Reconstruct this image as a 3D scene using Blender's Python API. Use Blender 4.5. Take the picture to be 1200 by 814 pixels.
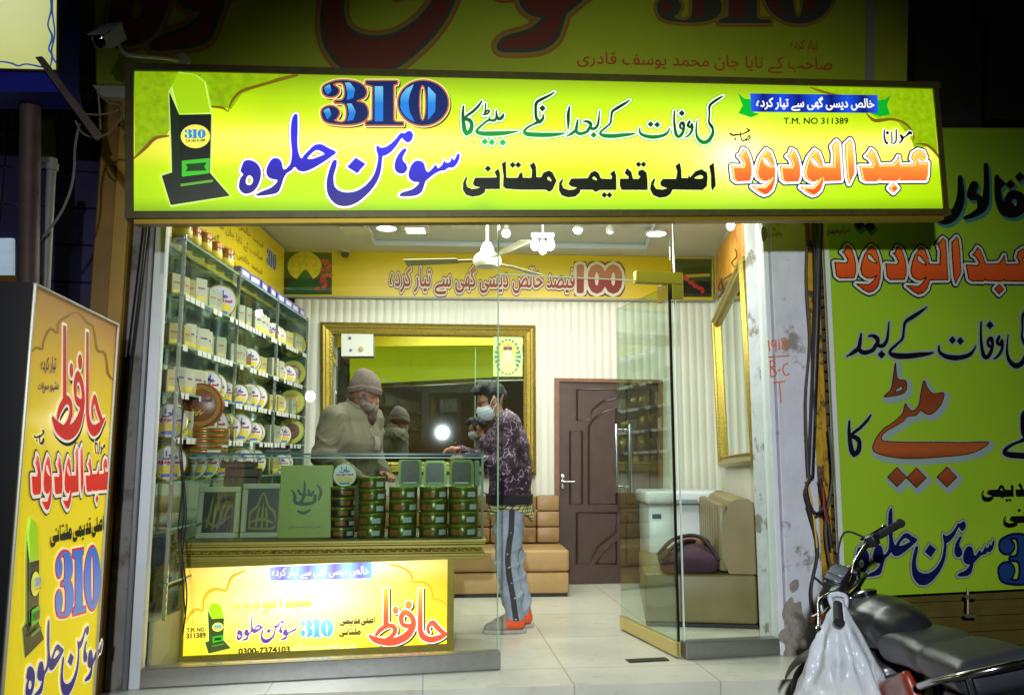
import bpy, bmesh, math, random
import numpy as np
from mathutils import Vector, Matrix
random.seed(7); rng = np.random.RandomState(7)
SC = bpy.context.scene; COL = SC.collection
for _o in list(bpy.data.objects): bpy.data.objects.remove(_o)

# ------------------------------------------------------------------ camera, world, lights, exposure
FPX = 950.0; YH = 535.0; PITCH = math.atan((YH - 407) / FPX); CAMZ = 1.2
cam = bpy.data.cameras.new('camera'); cam.sensor_width = 36; cam.lens = 36 * FPX / 1200
cam.clip_start = .05; cam.clip_end = 500
camo = bpy.data.objects.new('camera', cam); COL.objects.link(camo)
camo.location = (0, 0, CAMZ); camo.rotation_euler = (math.pi / 2 + PITCH, 0, 0)
SC.camera = camo
W = bpy.data.worlds.new('World'); SC.world = W; W.use_nodes = True
_bg = W.node_tree.nodes['Background']
_sky = W.node_tree.nodes.new('ShaderNodeTexSky'); _sky.sky_type = 'NISHITA'; _sky.sun_disc = False
_sky.sun_elevation = math.radians(-2); _sky.sun_rotation = math.radians(200)
W.node_tree.links.new(_sky.outputs[0], _bg.inputs[0]); _bg.inputs[1].default_value = 0.07
SC.view_settings.view_transform = 'Standard'; SC.view_settings.look = 'None'
SC.view_settings.exposure = 0.0; SC.view_settings.gamma = 1.0
try: SC.view_settings.use_curve_mapping = False
except Exception: pass
SC.cycles.max_bounces = 10; SC.cycles.transparent_max_bounces = 40
SC.cycles.glossy_bounces = 5; SC.cycles.diffuse_bounces = 4; SC.cycles.transmission_bounces = 8
SC.cycles.sample_clamp_indirect = 4.0; SC.cycles.caustics_reflective = False; SC.cycles.caustics_refractive = False
SC.cycles.use_denoising = True

def light(name, kind, loc, energy, color=(1, 1, 1), size=.1, target=None, size_y=None, spot=None, blend=.5):
    l = bpy.data.lights.new(name, kind); l.energy = energy; l.color = color
    if kind == 'AREA':
        l.size = size
        if size_y: l.shape = 'RECTANGLE'; l.size_y = size_y
    else: l.shadow_soft_size = size
    if spot: l.spot_size = math.radians(spot); l.spot_blend = blend
    o = bpy.data.objects.new(name, l); COL.objects.link(o); o.location = loc
    if target is not None:
        o.rotation_euler = (Vector(target) - Vector(loc)).to_track_quat('-Z', 'Y').to_euler()
    return o
# shop ceiling lights (the recessed panels and the hanging bulbs of the shop)
light('shop_ceiling_light', 'AREA', (-.9, 6.35, 3.12), 39, (.95, 1, .93), 1.3, (-.9, 6.35, 0), .5)
light('shop_ceiling_light', 'AREA', (.9, 6.5, 3.12), 39, (.95, 1, .93), 1.3, (.9, 6.5, 0), .5)
light('shop_front_light', 'AREA', (-.2, 5.35, 3.12), 56, (.94, 1, .92), 2.2, (-.2, 5.6, 0), .3)
# added spot from across the road, source unseen, for pillars, banner and motorcycle
light('added_street_spot', 'SPOT', (-.2, -1.4, 1.98), 1400, (.88, .94, 1), .06, (.6, 4.6, .75), spot=68, blend=.9)

light('added_street_spot', 'SPOT', (-.9, -1.2, 3.0), 190, (.95, .95, 1), .04, (-2.5, 4.4, 1.8), spot=34, blend=.9)  # second added spot with unseen source, brightens the left frontage

# ------------------------------------------------------------------ pixel rays and frames
_cp, _sp = math.cos(PITCH), math.sin(PITCH)
def ray(px, py):
    r = (px - 600) / FPX; u = (407 - py) / FPX
    return np.stack([np.asarray(r + 0 * u, float), np.asarray(_cp - u * _sp + 0 * r, float), np.asarray(_sp + u * _cp + 0 * r, float)], -1)
CAMP = np.array([0, 0, CAMZ])
def at(px, py, Y):
    d = ray(px, py); return Vector(CAMP + d * (Y / d[1]))
class Plane:
    def __init__(s, p, n): s.p = np.array(p, float); s.n = np.array(n, float) / np.linalg.norm(n)
    def hit(s, px, py, eps=0.):
        d = ray(np.asarray(px, float), np.asarray(py, float))
        t = ((s.p - CAMP) @ s.n) / (d @ s.n)
        return CAMP + d * t[..., None] - s.n * eps      # n points away from the camera; eps lifts towards it
    def v(s, px, py, eps=0.): return Vector(s.hit(px, py, eps))
    @staticmethod
    def pts(a, b, c):
        a, b, c = map(lambda q: np.array(q, float), (a, b, c)); n = np.cross(b - a, c - a)
        if n @ (a - CAMP) < 0: n = -n
        return Plane(a, n)
    def off(s, e): return Plane(s.p - s.n * e, s.n)
    @staticmethod
    def vert(a, ang):   # vertical plane through a (x,y), running at ang degrees
        t = math.radians(ang); n = np.array([-math.sin(t), math.cos(t), 0.]); a = np.array([a[0], a[1], 0.])
        if n @ (a - CAMP) < 0: n = -n
        return Plane(a, n)
FLOORP = Plane((0, 0, 0), (0, 0, -1))
def frame(x, y, z=0, deg=0): return Matrix.Translation((x, y, z)) @ Matrix.Rotation(math.radians(deg), 4, 'Z')

# ------------------------------------------------------------------ materials
def S(r, g, b):
    f = lambda c: (c / 255 / 12.92) if c <= 10 else ((c / 255 + .055) / 1.055) ** 2.4
    return (f(r), f(g), f(b))
MATS = {}
def mat(name, col, rough=.5, metal=0., noise=None, bump=None, dirt=None, coat=0., glow=0., spec=.5, alpha=None, trans=0., sss=0., coords='Object'):
    """noise=(scale, amount); bump=(scale, strength); dirt=(scale, threshold, colour, softness)"""
    if name in MATS: return MATS[name]
    m = bpy.data.materials.new(name); m.use_nodes = True; MATS[name] = m
    nt = m.node_tree; N = nt.nodes; L = nt.links; b = N['Principled BSDF']
    b.inputs['Base Color'].default_value = (*col, 1); b.inputs['Roughness'].default_value = rough
    b.inputs['Metallic'].default_value = metal; b.inputs['Specular IOR Level'].default_value = spec
    if coat: b.inputs['Coat Weight'].default_value = coat; b.inputs['Coat Roughness'].default_value = .06
    if trans: b.inputs['Transmission Weight'].default_value = trans
    if alpha is not None: b.inputs['Alpha'].default_value = alpha
    if sss: b.inputs['Subsurface Weight'].default_value = sss; b.inputs['Subsurface Radius'].default_value = (.01, .005, .003)
    tc = N.new('ShaderNodeTexCoord'); src = None
    if noise:
        t = N.new('ShaderNodeTexNoise'); t.inputs['Scale'].default_value = noise[0]; t.inputs['Detail'].default_value = 6
        L.new(tc.outputs[coords], t.inputs['Vector'])
        mp = N.new('ShaderNodeMapRange'); mp.inputs[1].default_value = .3; mp.inputs[2].default_value = .7
        mp.inputs[3].default_value = 1 - noise[1]; mp.inputs[4].default_value = 1 + noise[1]
        L.new(t.outputs[0], mp.inputs[0])
        mx = N.new('ShaderNodeMix'); mx.data_type = 'RGBA'; mx.blend_type = 'MULTIPLY'; mx.inputs[0].default_value = 1
        mx.inputs[6].default_value = (*col, 1); L.new(mp.outputs[0], mx.inputs[7]); src = mx.outputs[2]
    if dirt:
        t = N.new('ShaderNodeTexNoise'); t.inputs['Scale'].default_value = dirt[0]; t.inputs['Detail'].default_value = 8; t.inputs['Roughness'].default_value = .65
        L.new(tc.outputs[coords], t.inputs['Vector'])
        mp = N.new('ShaderNodeMapRange'); mp.inputs[1].default_value = dirt[1]; mp.inputs[2].default_value = dirt[1] + (dirt[3] if len(dirt) > 3 else .08)
        L.new(t.outputs[0], mp.inputs[0])
        mx = N.new('ShaderNodeMix'); mx.data_type = 'RGBA'; L.new(mp.outputs[0], mx.inputs[0])
        if src: L.new(src, mx.inputs[6])
        else: mx.inputs[6].default_value = (*col, 1)
        mx.inputs[7].default_value = (*dirt[2], 1); src = mx.outputs[2]
    if src: L.new(src, b.inputs['Base Color'])
    if glow:
        b.inputs['Emission Strength'].default_value = glow
        if src: L.new(src, b.inputs['Emission Color'])
        else: b.inputs['Emission Color'].default_value = (*col, 1)
    if bump:
        t = N.new('ShaderNodeTexNoise'); t.inputs['Scale'].default_value = bump[0]; t.inputs['Detail'].default_value = 5
        L.new(tc.outputs[coords], t.inputs['Vector'])
        bp = N.new('ShaderNodeBump'); bp.inputs['Strength'].default_value = bump[1]; bp.inputs['Distance'].default_value = .02
        L.new(t.outputs[0], bp.inputs['Height']); L.new(bp.outputs[0], b.inputs['Normal'])
    return m
def ramp_mat(name, stops, axis='Z', glow=0., rough=.45, coords='Generated', base=1.):
    """a printed colour gradient over the object's own extent"""
    if name in MATS: return MATS[name]
    m = mat(name, stops[0][1], rough); nt = m.node_tree; N = nt.nodes; L = nt.links; b = N['Principled BSDF']
    tc = N.new('ShaderNodeTexCoord'); sx = N.new('ShaderNodeSeparateXYZ'); L.new(tc.outputs[coords], sx.inputs[0])
    r = N.new('ShaderNodeValToRGB'); L.new(sx.outputs['XYZ'.index(axis)], r.inputs[0])
    e = r.color_ramp.elements
    while len(e) < len(stops): e.new(.5)
    for k, (p, c) in enumerate(stops): e[k].position = p; e[k].color = (*c, 1)
    L.new(r.outputs[0], b.inputs['Base Color'])
    if glow: L.new(r.outputs[0], b.inputs['Emission Color']); b.inputs['Emission Strength'].default_value = glow
    return m
def glass_mat(name, tint=(.93, .98, .95), refl=.05, rough=0.):
    if name in MATS: return MATS[name]
    m = bpy.data.materials.new(name); m.use_nodes = True; MATS[name] = m
    nt = m.node_tree; N = nt.nodes; L = nt.links; N.remove(N['Principled BSDF']); out = N['Material Output']
    tr = N.new('ShaderNodeBsdfTransparent'); tr.inputs[0].default_value = (*tint, 1)
    gl = N.new('ShaderNodeBsdfGlossy'); gl.inputs['Roughness'].default_value = rough; gl.inputs[0].default_value = (.95, 1, .97, 1)
    lw = N.new('ShaderNodeLayerWeight'); lw.inputs[0].default_value = .5
    pw = N.new('ShaderNodeMath'); pw.operation = 'POWER'; pw.inputs[1].default_value = 4.5; L.new(lw.outputs['Facing'], pw.inputs[0])
    ma = N.new('ShaderNodeMath'); ma.operation = 'MULTIPLY_ADD'; ma.inputs[1].default_value = .85; ma.inputs[2].default_value = refl; L.new(pw.outputs[0], ma.inputs[0])
    mx = N.new('ShaderNodeMixShader'); L.new(ma.outputs[0], mx.inputs[0]); L.new(tr.outputs[0], mx.inputs[1]); L.new(gl.outputs[0], mx.inputs[2])
    L.new(mx.outputs[0], out.inputs[0]); return m

# ------------------------------------------------------------------ mesh builder
class MB:
    def __init__(s): s.v = []; s.f = []
    def add(s, vs, fs, M=None):
        k = len(s.v)
        s.v += [tuple(M @ Vector(q)) if M is not None else tuple(q) for q in vs]
        s.f += [tuple(i + k for i in f) for f in fs]; return s
    def box(s, lo, hi, M=None, bev=0., seg=1):
        lo = Vector(lo); hi = Vector(hi)
        if bev <= 0:
            x0, y0, z0 = lo; x1, y1, z1 = hi
            return s.add([(x0, y0, z0), (x1, y0, z0), (x1, y1, z0), (x0, y1, z0), (x0, y0, z1), (x1, y0, z1), (x1, y1, z1), (x0, y1, z1)],
                         [(0, 3, 2, 1), (4, 5, 6, 7), (0, 1, 5, 4), (1, 2, 6, 5), (2, 3, 7, 6), (3, 0, 4, 7)], M)
        bm = bmesh.new(); bmesh.ops.create_cube(bm, size=1)
        for q in bm.verts: q.co = Vector(((lo.x + hi.x) / 2 + q.co.x * (hi.x - lo.x), (lo.y + hi.y) / 2 + q.co.y * (hi.y - lo.y), (lo.z + hi.z) / 2 + q.co.z * (hi.z - lo.z)))
        bmesh.ops.bevel(bm, geom=list(bm.edges), offset=min(bev, .49 * min(hi - lo)), segments=seg, affect='EDGES', profile=.5)
        bm.verts.index_update()
        s.add([q.co[:] for q in bm.verts], [[q.index for q in f.verts] for f in bm.faces], M); bm.free(); return s
    def tube(s, pts, r, n=10, caps=True, M=None):
        pts = [Vector(p) for p in pts]; rs = r if isinstance(r, (list, tuple)) else [r] * len(pts)
        vs = []; fs = []; up = None
        for i, p in enumerate(pts):
            t = (pts[min(i + 1, len(pts) - 1)] - pts[max(i - 1, 0)]).normalized()
            if up is None: up = Vector((0, 0, 1)) if abs(t.z) < .9 else Vector((1, 0, 0))
            a = t.cross(up).normalized(); b = a.cross(t).normalized(); up = b
            for k in range(n):
                w = 2 * math.pi * k / n; vs.append(p + (a * math.cos(w) + b * math.sin(w)) * rs[i])
        for i in range(len(pts) - 1):
            for k in range(n): fs.append((i * n + k, i * n + (k + 1) % n, (i + 1) * n + (k + 1) % n, (i + 1) * n + k))
        if caps: fs.append(tuple(range(n))[::-1]); fs.append(tuple(range((len(pts) - 1) * n, len(pts) * n)))
        return s.add(vs, fs, M)
    def lathe(s, prof, n=24, M=None):      # prof [(r, z)]
        vs = []; fs = []
        for (r, z) in prof:
            for k in range(n): w = 2 * math.pi * k / n; vs.append((r * math.cos(w), r * math.sin(w), z))
        for i in range(len(prof) - 1):
            for k in range(n): fs.append((i * n + k, i * n + (k + 1) % n, (i + 1) * n + (k + 1) % n, (i + 1) * n + k))
        fs.append(tuple(range(n))[::-1]); fs.append(tuple(range((len(prof) - 1) * n, len(prof) * n)))
        return s.add(vs, fs, M)
    def prism(s, poly, d0, d1, M=None):    # poly in local x,z ; extruded along y
        n = len(poly); vs = [(x, d0, z) for x, z in poly] + [(x, d1, z) for x, z in poly]
        return s.add(vs, [tuple(range(n)), tuple(range(2 * n - 1, n - 1, -1))] + [(i, i + n, (i + 1) % n + n, (i + 1) % n) for i in range(n)], M)
    def slab(s, quad, off):                # four corners extruded by the vector off
        q = [Vector(p) for p in quad]; o = Vector(off)
        return s.add(q + [p + o for p in q], [(0, 1, 2, 3), (7, 6, 5, 4), (0, 4, 5, 1), (1, 5, 6, 2), (2, 6, 7, 3), (3, 7, 4, 0)])
    def build(s, name, m, parent=None, world=True, smooth=None, loc=None, uv=None):
        me = bpy.data.meshes.new(name); V = s.v
        if parent is not None and world:
            inv = parent.matrix_basis.inverted() if parent.parent is None else (parent.parent.matrix_basis @ parent.matrix_basis).inverted()
            V = [tuple(inv @ Vector(q)) for q in V]
        elif loc is not None: V = [(q[0] - loc[0], q[1] - loc[1], q[2] - loc[2]) for q in V]
        me.from_pydata(V, [], s.f)
        if m is not None: me.materials.append(m)
        bm = bmesh.new(); bm.from_mesh(me); bmesh.ops.recalc_face_normals(bm, faces=bm.faces); bm.to_mesh(me); bm.free()
        if uv:
            l = me.uv_layers.new(name='UVMap')
            for p in me.polygons:
                for li in p.loop_indices: l.data[li].uv = uv[me.loops[li].vertex_index]
        if smooth is not None:
            me.shade_smooth(); me.set_sharp_from_angle(angle=math.radians(smooth))
        o = bpy.data.objects.new(name, me); COL.objects.link(o)
        if parent is not None: o.parent = parent
        elif loc is not None: o.location = loc
        return o
def tag(o, label=None, cat=None, group=None, kind=None):
    if label: o['label'] = label
    if cat: o['category'] = cat
    if group: o['group'] = group
    if kind: o['kind'] = kind
    return o
def thing(name, label, cat, loc, deg=0, group=None, rot=None):
    o = bpy.data.objects.new(name, None); COL.objects.link(o); o.empty_display_size = .1
    o.location = loc; o.rotation_euler = rot if rot else (0, 0, math.radians(deg))
    o.matrix_basis = Matrix.Translation(loc) @ o.rotation_euler.to_matrix().to_4x4()
    return tag(o, label, cat, group)
def solo(name, mb, m, label, cat, loc, group=None, smooth=None, kind=None):
    return tag(mb.build(name, m, loc=Vector(loc), smooth=smooth), label, cat, group, kind)
def struct(name, mb, m, smooth=None): return tag(mb.build(name, m, smooth=smooth), kind='structure')
def copy_tree(o, parent=None):
    c = o.copy(); COL.objects.link(c)
    if parent: c.parent = parent
    for ch in [q for q in bpy.data.objects if q.parent == o]: copy_tree(ch, c)
    return c

# ------------------------------------------------------------------ smooth solids from distance fields (bodies, cloth, bags)
def _mn(a, b, k):
    if k <= 0: return np.minimum(a, b)
    h = np.clip(.5 + .5 * (b - a) / k, 0, 1); return b * (1 - h) + a * h - k * h * (1 - h)
def _mx(a, b, k=0): return -_mn(-a, -b, k)
def cap(P, a, b, ra, rb=None):
    rb = ra if rb is None else rb; a = np.array(a, float); b = np.array(b, float); ba = b - a
    h = np.clip(((P - a) @ ba) / max(ba @ ba, 1e-9), 0, 1)
    return np.linalg.norm(P - a - h[..., None] * ba, axis=-1) - (ra + (rb - ra) * h)
def ell(P, c, r, R=None):
    q = P - np.array(c, float)
    if R is not None: q = q @ np.array(R)
    r = np.array(r, float); k0 = np.linalg.norm(q / r, axis=-1); k1 = np.linalg.norm(q / (r * r), axis=-1)
    return k0 * (k0 - 1) / np.maximum(k1, 1e-6)
def rbox(P, c, h, rad, R=None):
    q = P - np.array(c, float)
    if R is not None: q = q @ np.array(R)
    q = np.abs(q) - (np.array(h, float) - rad)
    return np.linalg.norm(np.maximum(q, 0), axis=-1) + np.minimum(q.max(-1), 0) - rad
def chain(P, pts, k=.02):
    d = None
    for (a, b) in zip(pts[:-1], pts[1:]):
        e = cap(P, a[:3], b[:3], a[3], b[3]); d = e if d is None else _mn(d, e, k)
    return d
def rotm(yaw=0, pitch=0, roll=0):
    return np.array((Matrix.Rotation(math.radians(yaw), 3, 'Z') @ Matrix.Rotation(math.radians(pitch), 3, 'Y') @ Matrix.Rotation(math.radians(roll), 3, 'X')))
def surf(fn, lo, hi, h):
    """surface nets"""
    lo = np.array(lo, float); n = np.maximum(np.ceil((np.array(hi) - lo) / h).astype(int) + 1, 3)
    G = np.stack(np.meshgrid(*[lo[i] + np.arange(n[i]) * h for i in range(3)], indexing='ij'), -1)
    V = fn(G); ins = V < 0
    cs = np.zeros(tuple(n - 1) + (3,)); cnt = np.zeros(tuple(n - 1))
    for ax in range(3):
        o = [a for a in range(3) if a != ax]
        sl0 = [slice(None)] * 3; sl1 = [slice(None)] * 3; sl0[ax] = slice(0, -1); sl1[ax] = slice(1, None)
        a, b = V[tuple(sl0)], V[tuple(sl1)]; cr = (a < 0) != (b < 0)
        t = np.where(cr, a / np.where(np.abs(a - b) < 1e-12, 1, a - b), 0)
        P = G[tuple(sl0)].copy(); P[..., ax] += t * h; P *= cr[..., None]
        for da in (0, 1):
            for db in (0, 1):
                sl = [slice(None)] * 3
                sl[o[0]] = slice(da, n[o[0]] - 1 + da); sl[o[1]] = slice(db, n[o[1]] - 1 + db)
                cs += P[tuple(sl)]; cnt += cr[tuple(sl)]
    act = cnt > 0; idx = -np.ones(act.shape, int); idx[act] = np.arange(act.sum())
    verts = cs[act] / cnt[act][:, None]; faces = []
    for ax in range(3):
        o = [a for a in range(3) if a != ax]
        sl0 = [slice(1, -1)] * 3; sl1 = [slice(1, -1)] * 3; sl0[ax] = slice(0, -1); sl1[ax] = slice(1, None)
        cr = ins[tuple(sl0)] != ins[tuple(sl1)]; I = np.argwhere(cr)
        if len(I) == 0: continue
        I2 = I.copy(); I2[:, o[0]] += 1; I2[:, o[1]] += 1
        flip = ins[tuple(sl0)][cr]
        q = []
        for da, db in ((0, 0), (1, 0), (1, 1), (0, 1)):
            J = I2.copy(); J[:, o[0]] -= 1 - da; J[:, o[1]] -= 1 - db; q.append(idx[J[:, 0], J[:, 1], J[:, 2]])
        Q = np.stack(q, 1)
        if ax == 1: flip = ~flip
        Q[~flip] = Q[~flip][:, ::-1]; faces.append(Q[(Q >= 0).all(1)])
    m = MB(); m.v = [tuple(p) for p in verts]; m.f = [tuple(f) for f in np.concatenate(faces)]
    return m
def solid(fn, lo, hi, h, name, m, parent=None, world=False, loc=None, smooth=180):
    return surf(fn, lo, hi, h).build(name, m, parent, world=world, smooth=smooth, loc=loc)
def wob(P, s, amp, seed=0):
    r = np.random.RandomState(seed); d = 0
    for k in range(4):
        w = r.normal(size=3) * s; d = d + np.sin(P @ w + r.uniform(0, 6.3))
    return d * amp / 3
# ------------------------------------------------------------------ lettering: 2D distance fields -> clean flat shapes
def _cr(pts, n=6, closed=False):
    p = np.array(pts, float); N = len(p); out = []
    if N < 3: return p
    rg = range(N) if closed else range(N - 1)
    for i in rg:
        a, b, c, d = (p[(i - 1) % N], p[i], p[(i + 1) % N], p[(i + 2) % N]) if closed else (p[max(i - 1, 0)], p[i], p[i + 1], p[min(i + 2, N - 1)])
        for k in range(n):
            t = k / n
            out.append(.5 * (2 * b + (c - a) * t + (2 * a - 5 * b + 4 * c - d) * t * t + (3 * b - a - 3 * c + d) * t ** 3))
    if not closed: out.append(p[-1])
    return np.array(out)
def _sdpoly(X, Y, q):
    d = np.full(X.shape, 1e18); s = np.zeros(X.shape, bool); n = len(q)
    for i in range(n):
        ax, ay = q[i]; bx, by = q[(i + 1) % n]; ex, ey = bx - ax, by - ay
        wx, wy = X - ax, Y - ay; t = np.clip((wx * ex + wy * ey) / max(ex * ex + ey * ey, 1e-9), 0, 1)
        d = np.minimum(d, (wx - ex * t) ** 2 + (wy - ey * t) ** 2)
        c = (ay > Y) != (by > Y)
        if ey != 0: s ^= c & (X < ex * (Y - ay) / ey + ax)
    d = np.sqrt(d); return np.where(s, -d, d)
class Word:
    def __init__(s, shapes, step=4., pad=40.):
        A = []
        for sh in shapes:
            if sh[0] in ('s', 'p', 'ps', 'h', 'S'): A += [(q[0], q[1]) for q in sh[1]]
            elif sh[0] == 'd': A += [(sh[1] - sh[3], sh[2] - sh[3]), (sh[1] + sh[3], sh[2] + sh[3])] if False else [(sh[1] - sh[3], sh[2] - sh[3]), (sh[1] + sh[3], sh[2] + sh[3])]
            elif sh[0] in ('e', 'eh'): A += [(sh[1] - sh[3], sh[2] - sh[4]), (sh[1] + sh[3], sh[2] + sh[4])]
            elif sh[0] == 't': A += [tuple(q) for t in sh[1] for q in t]
        A = np.array(A); s.lo = A.min(0); s.hi = A.max(0); s.step = step
        s.x = np.arange(s.lo[0] - pad, s.hi[0] + pad + step, step); s.y = np.arange(s.lo[1] - pad, s.hi[1] + pad + step, step)
        X, Y = np.meshgrid(s.x, s.y); V = np.full(X.shape, 1e6)
        for sh in shapes:
            k = sh[0]
            if k in ('s', 'S'):
                q = _cr(sh[1], 5) if k == 's' else np.array(sh[1], float)
                for a, b in zip(q[:-1], q[1:]):
                    ex, ey = b[0] - a[0], b[1] - a[1]; wx, wy = X - a[0], Y - a[1]
                    t = np.clip((wx * ex + wy * ey) / max(ex * ex + ey * ey, 1e-9), 0, 1)
                    V = np.minimum(V, np.hypot(wx - ex * t, wy - ey * t) - (a[2] + (b[2] - a[2]) * t))
            elif k == 'p': V = np.minimum(V, _sdpoly(X, Y, np.array(sh[1], float)))
            elif k == 'ps': V = np.minimum(V, _sdpoly(X, Y, _cr(sh[1], 4, True)))
            elif k == 'h': V = np.maximum(V, -_sdpoly(X, Y, _cr(sh[1], 4, True)))
            elif k == 'd':
                h = sh[3]; V = np.minimum(V, _sdpoly(X, Y, np.array([(sh[1], sh[2] - h), (sh[1] + h, sh[2]), (sh[1], sh[2] + h), (sh[1] - h, sh[2])], float)))
            elif k in ('e', 'eh'):
                q = np.hypot((X - sh[1]) / sh[3], (Y - sh[2]) / sh[4]); g = np.hypot((X - sh[1]) / sh[3] ** 2, (Y - sh[2]) / sh[4] ** 2)
                e = q * (q - 1) / np.maximum(g, 1e-6); V = np.minimum(V, e) if k == 'e' else np.maximum(V, -e)
            elif k == 't':
                for t in sh[1]:
                    t = np.array(t); m = step * 6
                    i0, i1 = np.searchsorted(s.x, [t[:, 0].min() - m, t[:, 0].max() + m]); j0, j1 = np.searchsorted(s.y, [t[:, 1].min() - m, t[:, 1].max() + m])
                    if i1 <= i0 or j1 <= j0: continue
                    V[j0:j1, i0:i1] = np.minimum(V[j0:j1, i0:i1], _sdpoly(X[j0:j1, i0:i1], Y[j0:j1, i0:i1], t))
        s.V = V
    def mesh(s, iso=0., V=None):
        V = (s.V if V is None else V) - iso; I = V < 0; ny, nx = V.shape; x, y = s.x, s.y; vs = []; fs = []
        n4 = I[:-1, :-1].astype(int) + I[:-1, 1:] + I[1:, 1:] + I[1:, :-1]
        full = n4 == 4
        for j in range(ny - 1):
            i = 0; row = full[j]
            while i < nx - 1:
                if row[i]:
                    k = i
                    while k < nx - 1 and row[k]: k += 1
                    b = len(vs); vs += [(x[i], y[j]), (x[k], y[j]), (x[k], y[j + 1]), (x[i], y[j + 1])]; fs.append((b, b + 1, b + 2, b + 3)); i = k
                else: i += 1
        for j, i in np.argwhere((n4 > 0) & (n4 < 4)):
            c = [(i, j), (i + 1, j), (i + 1, j + 1), (i, j + 1)]; b = len(vs)
            for q in range(4):
                (i0, j0), (i1, j1) = c[q], c[(q + 1) % 4]; a0, a1 = V[j0, i0], V[j1, i1]
                if a0 < 0: vs.append((x[i0], y[j0]))
                if (a0 < 0) != (a1 < 0):
                    t = a0 / (a0 - a1); vs.append((x[i0] + t * (x[i1] - x[i0]), y[j0] + t * (y[j1] - y[j0])))
            if len(vs) - b >= 3: fs.append(tuple(range(b, len(vs))))
            else: del vs[b:]
        return np.array(vs, float).reshape(-1, 2), fs
def put(word, mapper, name, m, parent, iso=0., eps=.002, V=None, uvless=True):
    """one flat printed layer of a word; mapper(x, y, eps) -> world points"""
    v, f = word.mesh(iso, V)
    if len(f) == 0: return None
    b = MB(); b.v = [tuple(p) for p in mapper(v[:, 0], v[:, 1], eps)]; b.f = f
    return b.build(name, m, parent)
def px_map(plane, ox, oy, sc): return lambda x, y, e=0.: plane.hit(ox + x / sc, oy + y / sc, e)
def quad_map(word, q, n, box=None):
    """stretch the word's box over four world corners TL, TR, BR, BL; n = towards the viewer"""
    a, b, c, d = [np.array(p, float) for p in q]; n = np.array(n, float); lo, hi = (word.lo, word.hi) if box is None else (np.array(box[:2]), np.array(box[2:]))
    def f(x, y, e=0.):
        s = ((x - lo[0]) / (hi[0] - lo[0]))[:, None]; t = ((y - lo[1]) / (hi[1] - lo[1]))[:, None]
        return a * (1 - s) * (1 - t) + b * s * (1 - t) + c * s * t + d * (1 - s) * t + n * e
    return f
def quad_px(word, plane, q, box=None):
    P = [plane.hit(*p) for p in q]; return quad_map(word, P, -plane.n, box)

# Arabic-script shaping with presentation forms: letter -> (isolated, final, initial, medial)
AF = {'ا': (0xFE8D, 0xFE8E), 'ب': (0xFE8F, 0xFE90, 0xFE91, 0xFE92), 'پ': (0xFB56, 0xFB57, 0xFB58, 0xFB59), 'ت': (0xFE95, 0xFE96, 0xFE97, 0xFE98),
      'ج': (0xFE9D, 0xFE9E, 0xFE9F, 0xFEA0), 'ح': (0xFEA1, 0xFEA2, 0xFEA3, 0xFEA4), 'خ': (0xFEA5, 0xFEA6, 0xFEA7, 0xFEA8), 'د': (0xFEA9, 0xFEAA), 'ر': (0xFEAD, 0xFEAE),
      'س': (0xFEB1, 0xFEB2, 0xFEB3, 0xFEB4), 'ش': (0xFEB5, 0xFEB6, 0xFEB7, 0xFEB8), 'ص': (0xFEB9, 0xFEBA, 0xFEBB, 0xFEBC), 'ظ': (0xFEC5, 0xFEC6, 0xFEC7, 0xFEC8), 'ف': (0xFED1, 0xFED2, 0xFED3, 0xFED4),
      'ق': (0xFED5, 0xFED6, 0xFED7, 0xFED8), 'ک': (0xFB8E, 0xFB8F, 0xFB90, 0xFB91), 'گ': (0xFB92, 0xFB93, 0xFB94, 0xFB95), 'ل': (0xFEDD, 0xFEDE, 0xFEDF, 0xFEE0), 'م': (0xFEE1, 0xFEE2, 0xFEE3, 0xFEE4),
      'ن': (0xFEE5, 0xFEE6, 0xFEE7, 0xFEE8), 'و': (0xFEED, 0xFEEE), 'ہ': (0xFBA6, 0xFBA7, 0xFBA8, 0xFBA9), 'ھ': (0xFBAA, 0xFBAB, 0xFBAC, 0xFBAD), 'ی': (0xFBFC, 0xFBFD, 0xFBFE, 0xFBFF), 'ے': (0xFBAE, 0xFBAF), 'ع': (0xFEC9, 0xFECA, 0xFECB, 0xFECC)}
def shape_ar(t):
    out = []
    for w in t.split(' '):
        g = ''
        for i, ch in enumerate(w):
            if ch not in AF: g += ch; continue
            pv = i > 0 and w[i - 1] in AF and len(AF[w[i - 1]]) == 4
            nx = i < len(w) - 1 and w[i + 1] in AF and len(AF[ch]) == 4
            g += chr(AF[ch][3 if pv and nx else 1 if pv else 2 if nx else 0])
        out.append(g[::-1] if any(ord(c) > 0x600 for c in g) else g)
    return ' '.join(out[::-1])
def text_word(t, bold=.02, arabic=True, step=2.5, narrow=1.):
    cu = bpy.data.curves.new('writing', 'FONT'); cu.body = shape_ar(t) if arabic else t; cu.size = 100; cu.offset = 0; cu.resolution_u = 3
    o = bpy.data.objects.new('writing', cu); COL.objects.link(o); dg = bpy.context.evaluated_depsgraph_get(); dg.update()
    me = o.evaluated_get(dg).to_mesh(); me.calc_loop_triangles()
    tr = [[(me.vertices[i].co.x * narrow, -me.vertices[i].co.y) for i in lt.vertices] for lt in me.loop_triangles]
    o.evaluated_get(dg).to_mesh_clear(); bpy.data.objects.remove(o); bpy.data.curves.remove(cu)
    w = Word([('t', tr)], step, 14); w.V = w.V - 100 * bold; return w

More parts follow.
